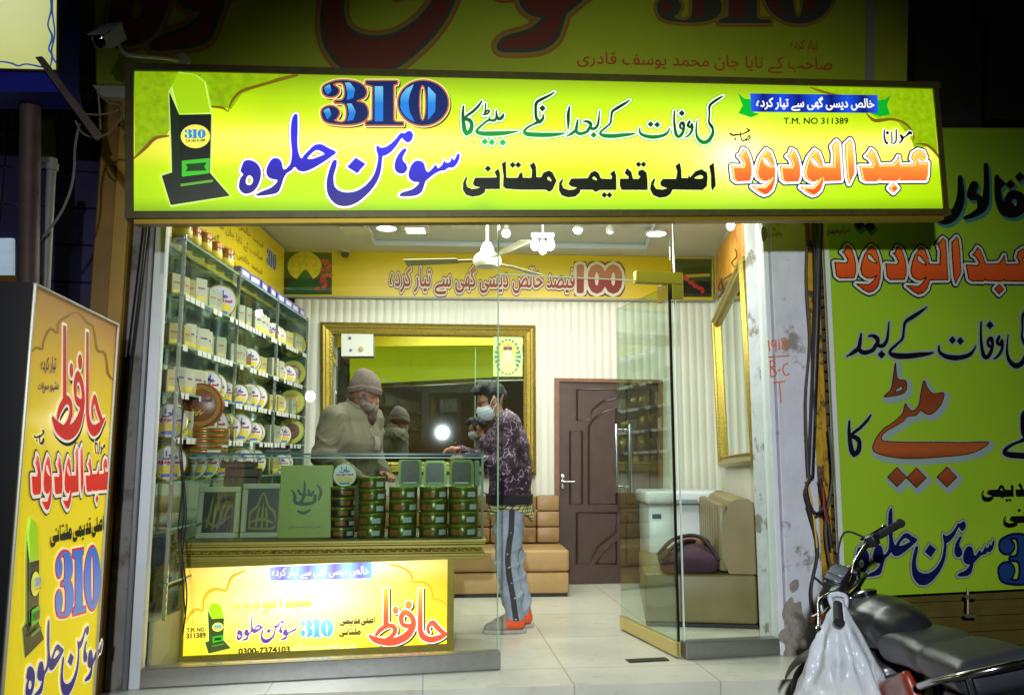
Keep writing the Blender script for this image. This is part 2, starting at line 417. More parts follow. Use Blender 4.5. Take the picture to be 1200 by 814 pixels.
# words traced from the sign (units: zoomed pixels)
dx = 508.8
def sh(p, ax=0, ay=0): return [(q[0] + ax, q[1] + ay) + tuple(q[2:]) for q in p]
W_SOHAN = Word([
    ('ps', [(388, 225), (400, 232), (402, 300), (400, 400), (408, 460), (425, 490), (440, 470), (470, 440), (500, 412), (540, 405), (580, 425), (630, 452), (600, 480), (550, 515), (490, 550), (440, 568), (405, 560), (385, 540), (365, 560), (335, 580), (318, 610), (305, 650), (285, 690), (240, 705), (165, 712), (155, 705), (190, 685), (240, 665), (275, 635), (280, 618), (250, 612), (225, 598), (215, 565), (230, 520), (255, 490), (285, 490), (305, 510), (318, 555), (345, 540), (362, 510), (368, 450), (362, 380), (362, 300), (372, 245)]),
    ('h', [(460, 490), (490, 455), (520, 440), (562, 462), (530, 478), (490, 492)]),
    ('ps', [(85, 505), (120, 500), (160, 520), (182, 560), (180, 610), (160, 660), (130, 690), (95, 700), (70, 690), (52, 660), (60, 610), (78, 585), (62, 565), (72, 530)]),
    ('h', [(110, 590), (130, 600), (136, 625), (120, 648), (95, 640), (95, 610)]),
    ('ps', sh([(530, 340), (550, 326), (572, 332), (580, 355), (570, 382), (550, 395), (530, 385), (515, 368), (500, 385), (480, 415), (450, 450), (415, 472), (398, 480), (392, 540), (378, 600), (345, 660), (300, 710), (250, 750), (195, 772), (140, 770), (100, 745), (72, 700), (65, 640), (75, 580), (95, 520), (110, 498), (126, 505), (122, 540), (108, 590), (108, 635), (120, 665), (150, 685), (195, 692), (245, 682), (290, 655), (325, 620), (350, 580), (365, 530), (372, 480), (362, 440), (365, 412), (385, 425), (415, 422), (450, 400), (480, 370), (505, 340)], dx)),
    ('p', sh([(238, 485), (297, 522), (248, 578), (188, 540)], dx)),
    ('ps', sh([(530, 430), (540, 440), (520, 480), (522, 505), (540, 525), (545, 555), (525, 578), (495, 578), (475, 560), (470, 530), (480, 490), (505, 450)], dx)),
    ('ps', sh([(845, 462), (858, 470), (852, 500), (835, 530), (815, 545), (790, 545), (770, 560), (740, 565), (710, 580), (690, 595), (670, 612), (655, 625), (645, 655), (630, 690), (590, 712), (510, 715), (500, 705), (520, 690), (570, 675), (605, 650), (615, 632), (585, 628), (560, 610), (553, 580), (570, 530), (595, 505), (625, 505), (645, 520), (655, 555), (668, 570), (690, 555), (712, 530), (722, 535), (730, 548), (755, 525), (765, 500), (775, 515), (800, 510), (810, 485), (825, 500)], dx))], 5.)
SOHAN_BOX = (40, 215, 1375, 780)
W_310 = Word([
    ('ps', [(75, 45), (130, 28), (200, 28), (265, 45), (300, 85), (290, 125), (240, 150), (290, 165), (312, 215), (295, 260), (230, 285), (130, 285), (60, 270), (38, 235), (40, 200), (75, 180), (115, 185), (140, 215), (125, 250), (108, 265), (150, 277), (178, 265), (187, 225), (182, 180), (160, 160), (118, 158), (118, 148), (155, 145), (174, 120), (174, 70), (160, 42), (135, 38), (103, 50), (135, 75), (135, 100), (110, 120), (70, 120), (45, 100), (45, 65)]),
    ('p', [(300, 30), (485, 30), (485, 46), (462, 52), (462, 262), (478, 275), (520, 275), (520, 290), (300, 290), (300, 275), (340, 262), (342, 60), (300, 48)]),
    ('e', 640, 160, 148, 132), ('eh', 637, 160, 22, 106)], 5.)
_X, _Y = np.meshgrid(W_310.x, W_310.y)
def _facet(polys):
    V = np.full(_X.shape, 1e6)
    for p in polys: V = np.minimum(V, _sdpoly(_X, _Y, np.array(p, float)))
    return np.maximum(V, W_310.V + 9)
F310 = [_facet([p_]) for p_ in [[(160, 40), (205, 40), (235, 80), (225, 130), (185, 145), (190, 100)], [(178, 165), (215, 165), (240, 215), (225, 262), (165, 275), (200, 230)], [(45, 70), (85, 50), (95, 90), (70, 115)], [(45, 205), (80, 190), (95, 230), (70, 262)],
               [(352, 62), (402, 62), (402, 270), (352, 270)], [(505, 120), (540, 75), (585, 50), (560, 110), (552, 160), (560, 215), (590, 275), (540, 250), (505, 200)], [(668, 60), (715, 110), (712, 210), (668, 265)]]]
def s3(p): return ('s', [(530 + a / 7.5, 100 + b / 7.5, r / 7.5) for a, b, r in p])
def s4(p): return ('s', [(680 + a / 6.667, 100 + b / 6.667, r / 6.667) for a, b, r in p])
def d3(x, y, h): return ('d', 530 + x / 7.5, 100 + y / 7.5, h / 7.5)
def d4(x, y, h): return ('d', 680 + x / 6.667, 100 + y / 6.667, h / 6.667)
G_KA = [s3([(97, 190, 8), (92, 260, 13), (98, 340, 17), (108, 400, 20), (125, 430, 18)]), s3([(258, 145, 7), (230, 185, 11), (180, 235, 12), (125, 275, 11), (105, 300, 10)]), s3([(105, 300, 13), (150, 312, 18), (170, 350, 17), (158, 405, 20), (125, 430, 18)])]
G_BETE = [s3([(292, 165, 6), (290, 215, 6), (285, 250, 9)]), s3([(290, 245, 6), (310, 225, 8), (325, 235, 8), (300, 258, 8), (265, 265, 5)]),
          s3([(450, 258, 6), (440, 280, 14), (418, 300, 15), (392, 285, 13), (385, 225, 5)]), s3([(392, 285, 11), (365, 315, 12), (320, 312, 10), (270, 345, 9), (228, 385, 11), (214, 412, 14), (260, 428, 19), (350, 430, 21), (450, 425, 18), (540, 414, 9), (585, 405, 3)]), s3([(322, 275, 3), (325, 300, 8), (310, 318, 8)]),
          d3(285, 500, 30), d3(345, 505, 30), d3(442, 508, 32)]
G_UNKE = [s3([(718, 345, 8), (665, 372, 10), (632, 408, 12), (655, 432, 19), (750, 440, 20), (850, 440, 19), (930, 434, 14), (985, 425, 5)]), s3([(897, 65, 5), (850, 95, 10), (780, 130, 13), (738, 160, 13), (731, 220, 12), (736, 290, 13), (752, 322, 16), (715, 347, 9)]), s3([(795, 262, 5), (795, 295, 12), (765, 328, 15), (745, 322, 10)]), d3(790, 207, 30), s3([(1028, 195, 8), (1018, 260, 14), (1018, 330, 13), (1015, 395, 4)])]
G_BAAD = [s3([(1100, 310, 7), (1092, 360, 13), (1082, 400, 14), (1045, 430, 13), (1000, 455, 4)]), s3([(1082, 405, 14), (1110, 428, 15), (1150, 425, 14), (1185, 408, 13), (1205, 380, 10)]), s4([(45, 372, 10), (65, 345, 12), (80, 318, 12), (72, 298, 14), (48, 286, 10), (24, 288, 6)]), s4([(60, 345, 10), (75, 335, 8)]), s4([(148, 205, 4), (143, 260, 7), (135, 310, 10), (110, 342, 12), (75, 340, 10)]), d4(102, 392, 25)]
G_KE = [s4([(385, 120, 4), (340, 150, 10), (290, 180, 12), (250, 207, 10), (240, 250, 8), (232, 300, 8), (195, 335, 8), (160, 365, 9), (155, 385, 10), (190, 398, 16), (260, 400, 16), (340, 392, 14), (400, 385, 9), (430, 378, 3)])]
G_WAFAT = [s4([(462, 340, 5), (465, 375, 10), (500, 398, 13), (560, 408, 15), (620, 402, 13), (665, 385, 11), (690, 355, 6), (698, 335, 3)]), d4(547, 308, 24), d4(598, 312, 24), s4([(733, 205, 6), (730, 270, 8), (735, 330, 10), (745, 385, 13), (765, 405, 12), (790, 385, 12), (806, 340, 10), (800, 300, 13), (778, 308, 9), (780, 335, 10), (797, 345, 7)]), d4(790, 222, 25), s4([(850, 288, 10), (838, 318, 11), (858, 332, 9), (868, 308, 9), (872, 340, 10), (860, 375, 9), (835, 402, 7), (812, 412, 3)])]
G_KI = [s4([(1113, 88, 4), (1075, 110, 9), (1030, 140, 10), (1006, 170, 9), (1005, 230, 7), (1002, 290, 8), (1020, 322, 12), (1032, 345, 9), (1030, 385, 12), (1000, 435, 15), (960, 450, 15), (925, 430, 13), (905, 390, 9), (903, 330, 6), (910, 275, 3)])]
W_LINE1 = Word(G_KA + G_BETE + G_UNKE + G_BAAD + G_KE + G_WAFAT + G_KI, .5, 6)
W_BAAD = Word(G_BAAD + G_KE + G_WAFAT + G_KI, .6, 6); W_KA = Word(G_KA, .6, 6); W_UNKE = Word(G_UNKE[:4], .6, 6)
def p5(p): return [(530 + a / 7.5, 180 + b / 7.5) for a, b in p]
def p6(p): return [(680 + a / 7.059, 180 + b / 7.059) for a, b in p]
def d5(x, y, h): return ('d', 530 + x / 7.5, 180 + y / 7.5, h / 7.5)
def d6(x, y, h): return ('d', 680 + x / 7.059, 180 + y / 7.059, h / 7.059)
G_MULTANI = [('p', p5([(120, 205), (132, 212), (120, 255), (130, 295), (170, 315), (210, 310), (248, 300), (195, 288), (180, 268), (190, 235), (200, 215), (385, 213), (390, 205), (370, 165), (405, 135), (418, 180), (418, 315), (290, 315), (285, 345), (240, 372), (175, 382), (120, 365), (92, 320), (95, 260)])), d5(313, 135, 28),
    ('p', p5([(435, 90), (470, 72), (475, 215), (575, 215), (590, 180), (612, 165), (620, 215), (695, 215), (700, 150), (680, 105), (718, 78), (735, 125), (738, 210), (780, 210), (800, 170), (850, 152), (880, 170), (915, 240), (880, 320), (850, 340), (820, 320), (600, 320), (470, 312), (445, 290), (450, 200)])), ('h', p5([(835, 215), (850, 208), (872, 245), (840, 235)])), d5(530, 103, 27), d5(579, 103, 27)]
G_QADEEMI = [('p', p5([(965, 225), (975, 230), (960, 270), (975, 305), (1020, 322), (1060, 320), (1098, 303), (1040, 290), (1020, 270), (1035, 235), (1045, 222), (1200, 218)]) + p6([(60, 205), (85, 160), (120, 145), (150, 165), (170, 210), (255, 213), (262, 195), (245, 170), (280, 140), (295, 185), (297, 303), (160, 303), (125, 320), (100, 302)]) + p5([(1125, 320), (1120, 345), (1080, 380), (1015, 388), (960, 370), (935, 325), (938, 260)])), ('h', p6([(98, 205), (115, 192), (138, 222), (110, 217)])), d6(197, 345, 25), d6(240, 345, 25),
    ('p', p6([(325, 210), (395, 210), (400, 195), (365, 165), (385, 122), (420, 155), (435, 212), (480, 212), (495, 195), (475, 175), (480, 145), (515, 135), (545, 160), (553, 215), (555, 303), (340, 303), (325, 270)])), d6(480, 92, 23), d6(521, 92, 23)]
G_ASLI = [('p', p6([(610, 205), (618, 212), (605, 260), (625, 295), (680, 300), (720, 290), (665, 270), (660, 240), (680, 212), (790, 212), (800, 150), (785, 105), (820, 78), (832, 130), (835, 205), (890, 205), (895, 175), (905, 200), (950, 150), (1000, 132), (1045, 160), (1050, 200), (1045, 270), (1010, 303), (760, 300), (745, 335), (710, 360), (650, 368), (600, 345), (575, 295), (585, 240)])), ('h', p6([(940, 207), (985, 180), (1012, 190), (1005, 210)])), ('p', p6([(1065, 105), (1100, 80), (1108, 150), (1118, 265), (1090, 310), (1080, 280), (1078, 180)]))]
W_ASLI = Word(G_MULTANI + G_QADEEMI + G_ASLI, .6, 6); W_MULTANI = Word(G_MULTANI, .6, 5); W_QADEEMI = Word(G_QADEEMI, .6, 5); W_ASLI1 = Word(G_QADEEMI + G_ASLI, .6, 5)
D1 = [(258, 260), (290, 280), (318, 340), (340, 430), (342, 520), (325, 575), (190, 580), (160, 555), (145, 430), (255, 435), (270, 405), (240, 345), (215, 325), (235, 320)]
W1o = [(490, 265), (530, 290), (560, 370), (578, 470), (575, 580), (550, 660), (510, 700), (470, 712), (420, 690), (350, 635), (470, 640), (520, 590), (545, 545), (500, 575), (450, 575), (405, 545), (390, 490), (405, 410), (430, 340)]
W1h = [(455, 345), (480, 345), (515, 385), (545, 430), (500, 420), (460, 390)]
dz = 1028.6
W_ABDUL = Word([('p', D1), ('p', W1o), ('h', W1h), ('p', sh(D1, 487, 5)), ('p', sh(W1o, 485, 5)), ('h', sh(W1h, 485, 5)),
    ('p', [(1030, 430), (1170, 430)] + sh([(135, 430), (140, 300), (120, 235), (165, 180), (190, 200), (195, 280), (215, 572)], dz) + [(1055, 580)]),
    ('p', sh([(255, 215), (305, 165), (322, 200), (335, 320), (345, 500), (295, 605), (275, 540), (260, 350)], dz)),
    ('p', sh([(515, 265), (545, 290), (575, 360), (595, 420), (730, 415), (770, 375), (790, 335), (800, 420), (935, 415), (950, 390), (920, 350), (935, 300), (985, 270), (1040, 285), (1065, 345), (1035, 380), (990, 350), (975, 370), (1000, 400), (1085, 395), (1080, 520), (1065, 570), (795, 572), (790, 555), (770, 575), (600, 572), (590, 555), (575, 578), (455, 578), (425, 560), (400, 430), (520, 435), (535, 405), (500, 350), (465, 330), (490, 310)], dz)),
    ('d', 738 + dz, 650, 45)], 5., 60)
W_MAULANA = Word([('s', [(650, 65, 6), (648, 120, 8), (660, 180, 10), (676, 200, 12)]), ('d', 680, 95, 20), ('s', [(720, 85, 5), (725, 150, 6), (722, 200, 6)]), ('s', [(768, 60, 6), (770, 120, 7), (765, 180, 7), (738, 206, 6)]), ('s', [(812, 120, 10), (830, 145, 14), (822, 175, 9), (798, 200, 5)]), ('s', [(832, 148, 8), (870, 125, 8), (905, 92, 15), (922, 108, 7)])], 4., 24)
W_SAHIB = Word([('s', [(130, 100, 8), (160, 118, 9), (210, 112, 8), (250, 108, 6), (290, 90, 7), (325, 70, 8), (295, 52, 5)]), ('d', 183, 157, 14), ('s', [(235, 90, 5), (240, 140, 6), (255, 172, 7), (290, 160, 6), (320, 125, 6), (332, 138, 7), (310, 165, 6), (262, 172, 5)])], 4., 24)
W_HAFIZ = Word([('p', [(133, 230), (172, 232), (172, 505), (178, 520), (130, 545)]), ('s', [(75, 597, 12), (105, 560, 18), (165, 525, 18), (215, 535, 18), (222, 575, 18), (190, 615, 16), (150, 640, 18)]), ('s', [(22, 605, 10), (65, 635, 24), (150, 655, 28), (230, 648, 30), (310, 610, 30), (358, 550, 24), (370, 490, 20), (345, 440, 20), (300, 420, 22), (272, 460, 19), (285, 512, 18), (325, 528, 18), (350, 520, 12)]), ('h', [(296, 480), (312, 490), (300, 505), (290, 495)]),
    ('e', 332, 360, 27, 32), ('e', 228, 402, 22, 30), ('p', [(408, 228), (442, 228), (442, 560), (404, 560)]), ('s', [(423, 560, 20), (445, 610, 24), (500, 635, 25), (570, 622, 22), (630, 592, 12), (662, 575, 5)]), ('s', [(492, 578, 14), (485, 540, 13), (520, 500, 19), (560, 540, 20), (605, 580, 18), (625, 588, 12)])], 5., 40)
W_BIG = Word([('ps', [(660, 435), (620, 470), (560, 490), (460, 500), (330, 508), (230, 500), (170, 482), (155, 460), (170, 420), (200, 380), (250, 345), (285, 310), (297, 268), (310, 285), (330, 300), (355, 275), (365, 220), (378, 168), (395, 200), (420, 225), (465, 222), (455, 270), (420, 310), (390, 315), (365, 300), (345, 320), (310, 325), (290, 345), (250, 370), (215, 390), (195, 415), (210, 430), (300, 435), (450, 435), (560, 436)]),
    ('ps', [(255, 88), (262, 150), (275, 165), (300, 168), (305, 200), (290, 225), (240, 238), (205, 238), (235, 205), (245, 150)]), ('h', [(262, 205), (280, 195), (285, 208), (255, 218)]), ('d', 262, 587, 43), ('d', 346, 590, 44), ('d', 478, 587, 45)], 4., 30)
W_NAQAL = Word([('s', [(418, 72, 6), (420, 130, 11), (405, 175, 14), (375, 196, 15), (345, 188, 9), (336, 165, 4)]), ('s', [(495, 35, 6), (497, 100, 8), (490, 155, 11), (462, 180, 8), (432, 192, 4)]), ('s', [(460, 95, 12), (452, 125, 12), (474, 132, 8), (480, 160, 10)]), ('s', [(528, 70, 6), (532, 130, 10), (548, 170, 12), (580, 178, 12), (612, 160, 12), (640, 168, 8)]), ('s', [(592, 172, 10), (600, 135, 12), (575, 122, 12), (560, 145, 10), (580, 168, 8)]), ('d', 540, 90, 14), ('d', 568, 92, 14), ('d', 596, 70, 14)], 3., 20)
W_RIBBON = text_word('خالص دیسی گھی سے تیار کردہ', .012); W_BAND = text_word('فیصد خالص دیسی گھی سے تیار کردہ', .012)
W_TM = text_word('T.M. NO 311389', .018, False); W_TM1 = text_word('T.M. NO.', .03, False); W_TM2 = text_word('311389', .03, False); W_TEL = text_word('0300-7374103', .035, False, narrow=.9)
W_100 = text_word('100', .06, False); W_SMALL = text_word('صاحب کے تایا جان محمد یوسف قادری', .01); W_TAYAR = text_word('تیار کردہ', .01)
W_SWEETS = text_word('مشہور سوغات', .03)
# ------------------------------------------------------------------ main planes of the place
FA = 11.5; FO = (-.083, 4.86)
MF = frame(FO[0], FO[1], 0, FA)                    # facade frame: x along the glass front, y into the shop
def F(u, d, z): return MF @ Vector((u, d, z))
GLP = Plane.vert(FO, FA)                            # glass front
BKP = Plane.vert((-2.1, 7.78), 3.9)                 # back wall
RWP = Plane.vert((1.70, 5.26), math.degrees(math.atan2(2.80, .36)))   # right wall
SHP = Plane((-1.93, 0, 0), (-1, 0, 0))              # front edge of the left shelves
CFP = Plane.vert((-1.97, 5.02), 6.65)               # counter base front
CBP = Plane(CFP.p + np.array([math.sin(math.radians(6.65)), -math.cos(math.radians(6.65)), 0]) * .06, CFP.n)   # glass case front
_tl, _bl, _br = at(157, 83, 3.70), at(157, 248, 3.72), at(1105, 245, 4.33)
SGP = Plane.pts(_tl, _bl, _br)                      # main sign face
BNP = Plane.vert((F(2.2, -.12, 0).x, F(2.2, -.12, 0).y), FA)          # right banner
UPP = Plane.vert((F(0, -.42, 0).x, F(0, -.42, 0).y), FA - 1.5)        # upper banner
CEIL = 3.2

def uvface(name, quad, m, parent, eps_n=None):
    b = MB(); b.add(quad, [(0, 1, 2, 3)]); return b.build(name, m, parent, uv=[(0, 1), (1, 1), (1, 0), (0, 0)])
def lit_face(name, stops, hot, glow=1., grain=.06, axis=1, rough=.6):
    """a translucent printed sheet lit from behind: printed bands along one axis, uneven glow painted into the emission as brighter or darker spots"""
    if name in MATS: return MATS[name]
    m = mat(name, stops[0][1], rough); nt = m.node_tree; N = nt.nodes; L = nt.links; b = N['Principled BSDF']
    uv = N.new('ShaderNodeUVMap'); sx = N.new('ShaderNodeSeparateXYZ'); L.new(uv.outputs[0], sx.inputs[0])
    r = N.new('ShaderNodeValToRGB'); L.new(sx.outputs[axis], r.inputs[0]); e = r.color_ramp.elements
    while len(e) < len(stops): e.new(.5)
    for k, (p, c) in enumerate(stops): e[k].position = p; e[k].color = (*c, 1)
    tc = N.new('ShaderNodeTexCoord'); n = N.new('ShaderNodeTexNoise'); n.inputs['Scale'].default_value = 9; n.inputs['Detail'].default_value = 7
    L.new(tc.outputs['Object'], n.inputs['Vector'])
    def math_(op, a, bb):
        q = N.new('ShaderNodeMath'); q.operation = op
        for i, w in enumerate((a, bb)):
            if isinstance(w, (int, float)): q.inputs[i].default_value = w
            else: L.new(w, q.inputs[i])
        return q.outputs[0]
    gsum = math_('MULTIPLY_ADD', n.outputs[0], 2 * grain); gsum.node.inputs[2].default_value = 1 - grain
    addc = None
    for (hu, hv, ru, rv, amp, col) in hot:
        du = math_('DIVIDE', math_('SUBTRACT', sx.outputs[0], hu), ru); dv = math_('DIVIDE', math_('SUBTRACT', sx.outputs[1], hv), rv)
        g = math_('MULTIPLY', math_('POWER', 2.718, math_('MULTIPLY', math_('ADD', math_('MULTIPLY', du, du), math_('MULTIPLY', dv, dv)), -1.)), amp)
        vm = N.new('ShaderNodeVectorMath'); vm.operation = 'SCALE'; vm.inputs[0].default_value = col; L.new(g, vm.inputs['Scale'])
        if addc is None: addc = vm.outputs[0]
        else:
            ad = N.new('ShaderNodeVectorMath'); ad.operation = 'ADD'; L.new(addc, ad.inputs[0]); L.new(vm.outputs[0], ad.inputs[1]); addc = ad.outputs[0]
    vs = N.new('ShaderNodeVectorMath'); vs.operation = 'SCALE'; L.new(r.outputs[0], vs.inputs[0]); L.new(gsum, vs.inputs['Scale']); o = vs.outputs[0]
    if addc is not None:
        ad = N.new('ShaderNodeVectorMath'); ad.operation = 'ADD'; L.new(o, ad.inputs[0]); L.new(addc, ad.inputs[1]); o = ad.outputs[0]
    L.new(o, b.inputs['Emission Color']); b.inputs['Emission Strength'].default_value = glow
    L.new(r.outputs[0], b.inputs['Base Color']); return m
def ink(name, c, glow=0., rough=.4): return mat('ink_' + name, c, rough, glow=glow)

# ------------------------------------------------------------------ street, floor, ceiling, room shell
M_TILE = None
def tile_mat():
    m = mat('floor_tile', S(216, 214, 196), .16, noise=(3, .05)); nt = m.node_tree; N = nt.nodes; L = nt.links; b = N['Principled BSDF']
    tc = N.new('ShaderNodeTexCoord'); mp = N.new('ShaderNodeMapping'); mp.inputs['Rotation'].default_value = (0, 0, math.radians(-6)); L.new(tc.outputs['Object'], mp.inputs[0])
    br = N.new('ShaderNodeTexBrick'); br.offset = 0; br.inputs['Scale'].default_value = 1; br.inputs['Mortar Size'].default_value = .004
    br.inputs['Brick Width'].default_value = .8; br.inputs['Row Height'].default_value = .8
    br.inputs['Color1'].default_value = (*S(214, 212, 195), 1); br.inputs['Color2'].default_value = (*S(206, 205, 188), 1); br.inputs['Mortar'].default_value = (*S(172, 168, 148), 1)
    L.new(mp.outputs[0], br.inputs[0])
    n = N.new('ShaderNodeTexNoise'); n.inputs['Scale'].default_value = 2.2; n.inputs['Detail'].default_value = 8
    L.new(tc.outputs['Object'], n.inputs['Vector']); r = N.new('ShaderNodeMapRange'); r.inputs[1].default_value = .35; r.inputs[2].default_value = .75; r.inputs[3].default_value = 1.05; r.inputs[4].default_value = .80
    L.new(n.outputs[0], r.inputs[0]); mx = N.new('ShaderNodeMix'); mx.data_type = 'RGBA'; mx.blend_type = 'MULTIPLY'; mx.inputs[0].default_value = 1
    L.new(br.outputs[0], mx.inputs[6]); L.new(r.outputs[0], mx.inputs[7])
    n2 = N.new('ShaderNodeTexNoise'); n2.inputs['Scale'].default_value = 7; n2.inputs['Detail'].default_value = 10; n2.inputs['Roughness'].default_value = .7; L.new(tc.outputs['Object'], n2.inputs['Vector']); r2 = N.new('ShaderNodeMapRange'); r2.inputs[1].default_value = .56; r2.inputs[2].default_value = .74; r2.inputs[4].default_value = .45; L.new(n2.outputs[0], r2.inputs[0])
    m2 = N.new('ShaderNodeMix'); m2.data_type = 'RGBA'; L.new(r2.outputs[0], m2.inputs[0]); L.new(mx.outputs[2], m2.inputs[6]); m2.inputs[7].default_value = (*S(146, 138, 116), 1); L.new(m2.outputs[2], b.inputs['Base Color']); L.new(n.outputs[0], N.new('ShaderNodeMapRange').inputs[0]); rr = N[-1] if False else [q for q in N if q.type == 'MAP_RANGE'][-1]; rr.inputs[3].default_value = .10; rr.inputs[4].default_value = .34; L.new(rr.outputs[0], b.inputs['Roughness']); return m
b = MB(); b.add([(-30, -30, -.15), (30, -30, -.15), (30, 40, -.15), (-30, 40, -.15)], [(0, 1, 2, 3)])
struct('street', b, mat('asphalt', (.03, .03, .03), .8, noise=(6, .4), bump=(60, .5)))
stL, stR = FLOORP.v(60, 820), FLOORP.v(949, 794.5)
b = MB(); b.slab([stL, stR, F(2.05, .15, 0), F(2.1, 3.6, 0), F(-2.5, 3.6, 0), F(-2.6, 0, 0)], (0, 0, 0)) if False else None
q = [stL, stR, F(1.98, .0, 0), F(2.6, 3.2, 0), Vector((-2.5, 8.0, 0)), F(-2.5, .0, 0)]
b = MB(); n = len(q); b.add(q + [p - Vector((0, 0, .148)) for p in q], [tuple(range(n)), tuple(range(2 * n - 1, n - 1, -1))] + [(i, i + n, (i + 1) % n + n, (i + 1) % n) for i in range(n)])
struct('shop_floor', b, tile_mat())
M_CEIL = mat('ceiling_paint', S(205, 205, 198), .6, noise=(2, .03))
bl, br_ = Vector((-2.12, 7.78, 0)), Vector((2.06, 8.07, 0))
# ceiling with a recessed tray
b = MB(); z = CEIL
_o = [Vector((-2.35, 4.5, z)), Vector((1.75, 5.2, z)), Vector((2.12, 8.1, z)), Vector((-2.35, 7.8, z))]
_i = [Vector((-1.25, 5.35, z)), Vector((1.15, 5.6, z)), Vector((1.3, 7.62, z)), Vector((-1.3, 7.46, z))]
_t = [p + Vector((0, 0, .035)) for p in _i]
b.add(_o + _i + _t, [(0, 1, 5, 4), (1, 2, 6, 5), (2, 3, 7, 6), (3, 0, 4, 7), (4, 5, 9, 8), (5, 6, 10, 9), (6, 7, 11, 10), (7, 4, 8, 11), (8, 9, 10, 11)])
struct('ceiling', b, M_CEIL)
b = MB(); b.tube([p + Vector((0, 0, .012)) for p in _i + _i[:1]], .03, 4); struct('ceiling_moulding', b, mat('tray_trim', S(200, 214, 232), .5))
# corrugated wall lining: a sine profile along the wall
M_FLUTE = mat('wall_lining', S(206, 204, 186), .38, noise=(2.5, .05))
def fluted(name, p0, p1, z0, z1, depth=.009, period=.078, m=None):
    p0 = Vector(p0); p1 = Vector(p1); d = p1 - p0; Ln = d.length; d.normalize(); n = Vector((d.y, -d.x, 0))
    if n.dot(Vector((0, 6, 0)) - p0) < 0: n = -n
    k = int(Ln / period * 10); vs = []; fs = []
    for i in range(k + 1):
        s = Ln * i / k; w = abs(math.sin(math.pi * s / period)) ** .7; p = p0 + d * s + n * depth * w
        vs += [(p.x, p.y, z0), (p.x, p.y, z1)]
    fs = [(2 * i, 2 * i + 2, 2 * i + 3, 2 * i + 1) for i in range(k)]
    b = MB(); b.add(vs, fs); return struct(name, b, m or M_FLUTE, smooth=60)
fluted('back_wall', bl, br_, .42, CEIL)
fluted('side_wall', (1.70, 5.26, 0), (2.06, 8.07, 0), .0, CEIL)
b = MB(); b.slab([(-2.3, 4.62, 0), (-2.3, 7.9, 0), (-2.3, 7.9, CEIL + .1), (-2.3, 4.62, CEIL + .1)], (-.1, 0, 0)); struct('shelf_wall', b, mat('plain_wall', S(190, 196, 180), .6))
M_DADO = mat('dado_panel', S(205, 196, 160), .35, noise=(3, .05))
d = (br_ - bl).normalized(); nn = Vector((d.y, -d.x, 0))
b = MB(); b.slab([bl + nn * .0, br_ + nn * .0, br_ + Vector((0, 0, .40)), bl + Vector((0, 0, .40))], nn * .02)
b.slab([bl + Vector((0, 0, .40)), br_ + Vector((0, 0, .40)), br_ + Vector((0, 0, .43)), bl + Vector((0, 0, .43))], nn * .03)
struct('wall_skirting', b, M_DADO)

b = MB(); b.box((-1.9, .04, 2.78), (1.74, .07, 3.17), MF); fbd = solo('inner_board', b, mat('yellow_print_in', S(214, 190, 24), .4, noise=(2, .06)), 'yellow board above the glass front facing into the shop', 'board', F(0, .05, 2.78))

# ------------------------------------------------------------------ main lit sign
rgt = (_br - _bl).normalized(); upv = (_tl - _bl).normalized(); nrm = Vector(-SGP.n)
q = [SGP.v(157, 83), SGP.v(1093, 104), SGP.v(1105, 245), SGP.v(157, 248)]
sign = thing('shop_sign', 'wide backlit lime green sign over the shop front with orange and blue Urdu lettering', 'sign', (q[3] + q[2]) / 2)
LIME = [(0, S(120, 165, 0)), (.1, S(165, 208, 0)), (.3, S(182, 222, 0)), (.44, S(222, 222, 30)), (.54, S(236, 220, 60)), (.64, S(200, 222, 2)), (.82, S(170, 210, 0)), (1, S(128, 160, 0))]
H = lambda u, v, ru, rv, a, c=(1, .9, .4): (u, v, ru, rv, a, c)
fm = lit_face('sign_sheet', LIME, [H(.27, .5, .20, .13, .45, (1, .8, .35)), H(.72, .40, .035, .16, .85, (1, 1, .9)), H(.72, .42, .10, .26, .45, (1, .95, .4)), H(.93, .5, .10, .12, .5, (1, .8, .35)), H(.5, .45, .5, .10, .16, (1, .75, .3)), H(.085, .62, .045, .3, .25, (.7, .9, 0)), H(0, .9, .05, .5, -.28, (.7, .9, 0)), H(.395, .3, .02, .4, -.22, (.6, .9, 0)), H(1., .95, .05, .6, -.2, (.7, .9, 0))], .92)  # tube hotspots and dim corners painted into the emission, no tubes inside
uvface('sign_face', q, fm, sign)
M_SFR = mat('sign_frame_metal', S(74, 70, 22), .45, .3, noise=(20, .2))
dep = -nrm * .11
b = MB()
for (a, c, o) in ((q[0], q[1], upv), (q[3], q[2], -upv)):
    b.slab([a + nrm * .012 - rgt * .04, c + nrm * .012 + rgt * .04, c + o * .035 + nrm * .012 + rgt * .04, a + o * .035 + nrm * .012 - rgt * .04], dep)
rside = (q[1] - q[2]).normalized()
b.slab([q[0] + nrm * .01, q[3] + nrm * .01, q[3] - rgt * .038 + nrm * .01, q[0] - rgt * .038 + nrm * .01], dep)
b.slab([q[1] + nrm * .01, q[2] + nrm * .01, q[2] + rgt * .03 + nrm * .01, q[1] + rgt * .03 + nrm * .01], dep)
b.build('frame', M_SFR, sign)
b = MB(); b.slab([p - nrm * .10 for p in q], -nrm * .01); b.build('back_panel', mat('sign_back_sheet', S(170, 182, 20), .5, glow=.7), sign)
b = MB(); lo0, lo1 = q[3] - upv * .037, q[2] - upv * .037
b.slab([lo0 + nrm * .0, lo1 + nrm * .0, lo1 - upv * .022 + nrm * .0, lo0 - upv * .022 + nrm * .0], -nrm * .06); b.build('lower_rail', mat('brass_rail', S(150, 125, 30), .4, .6), sign)
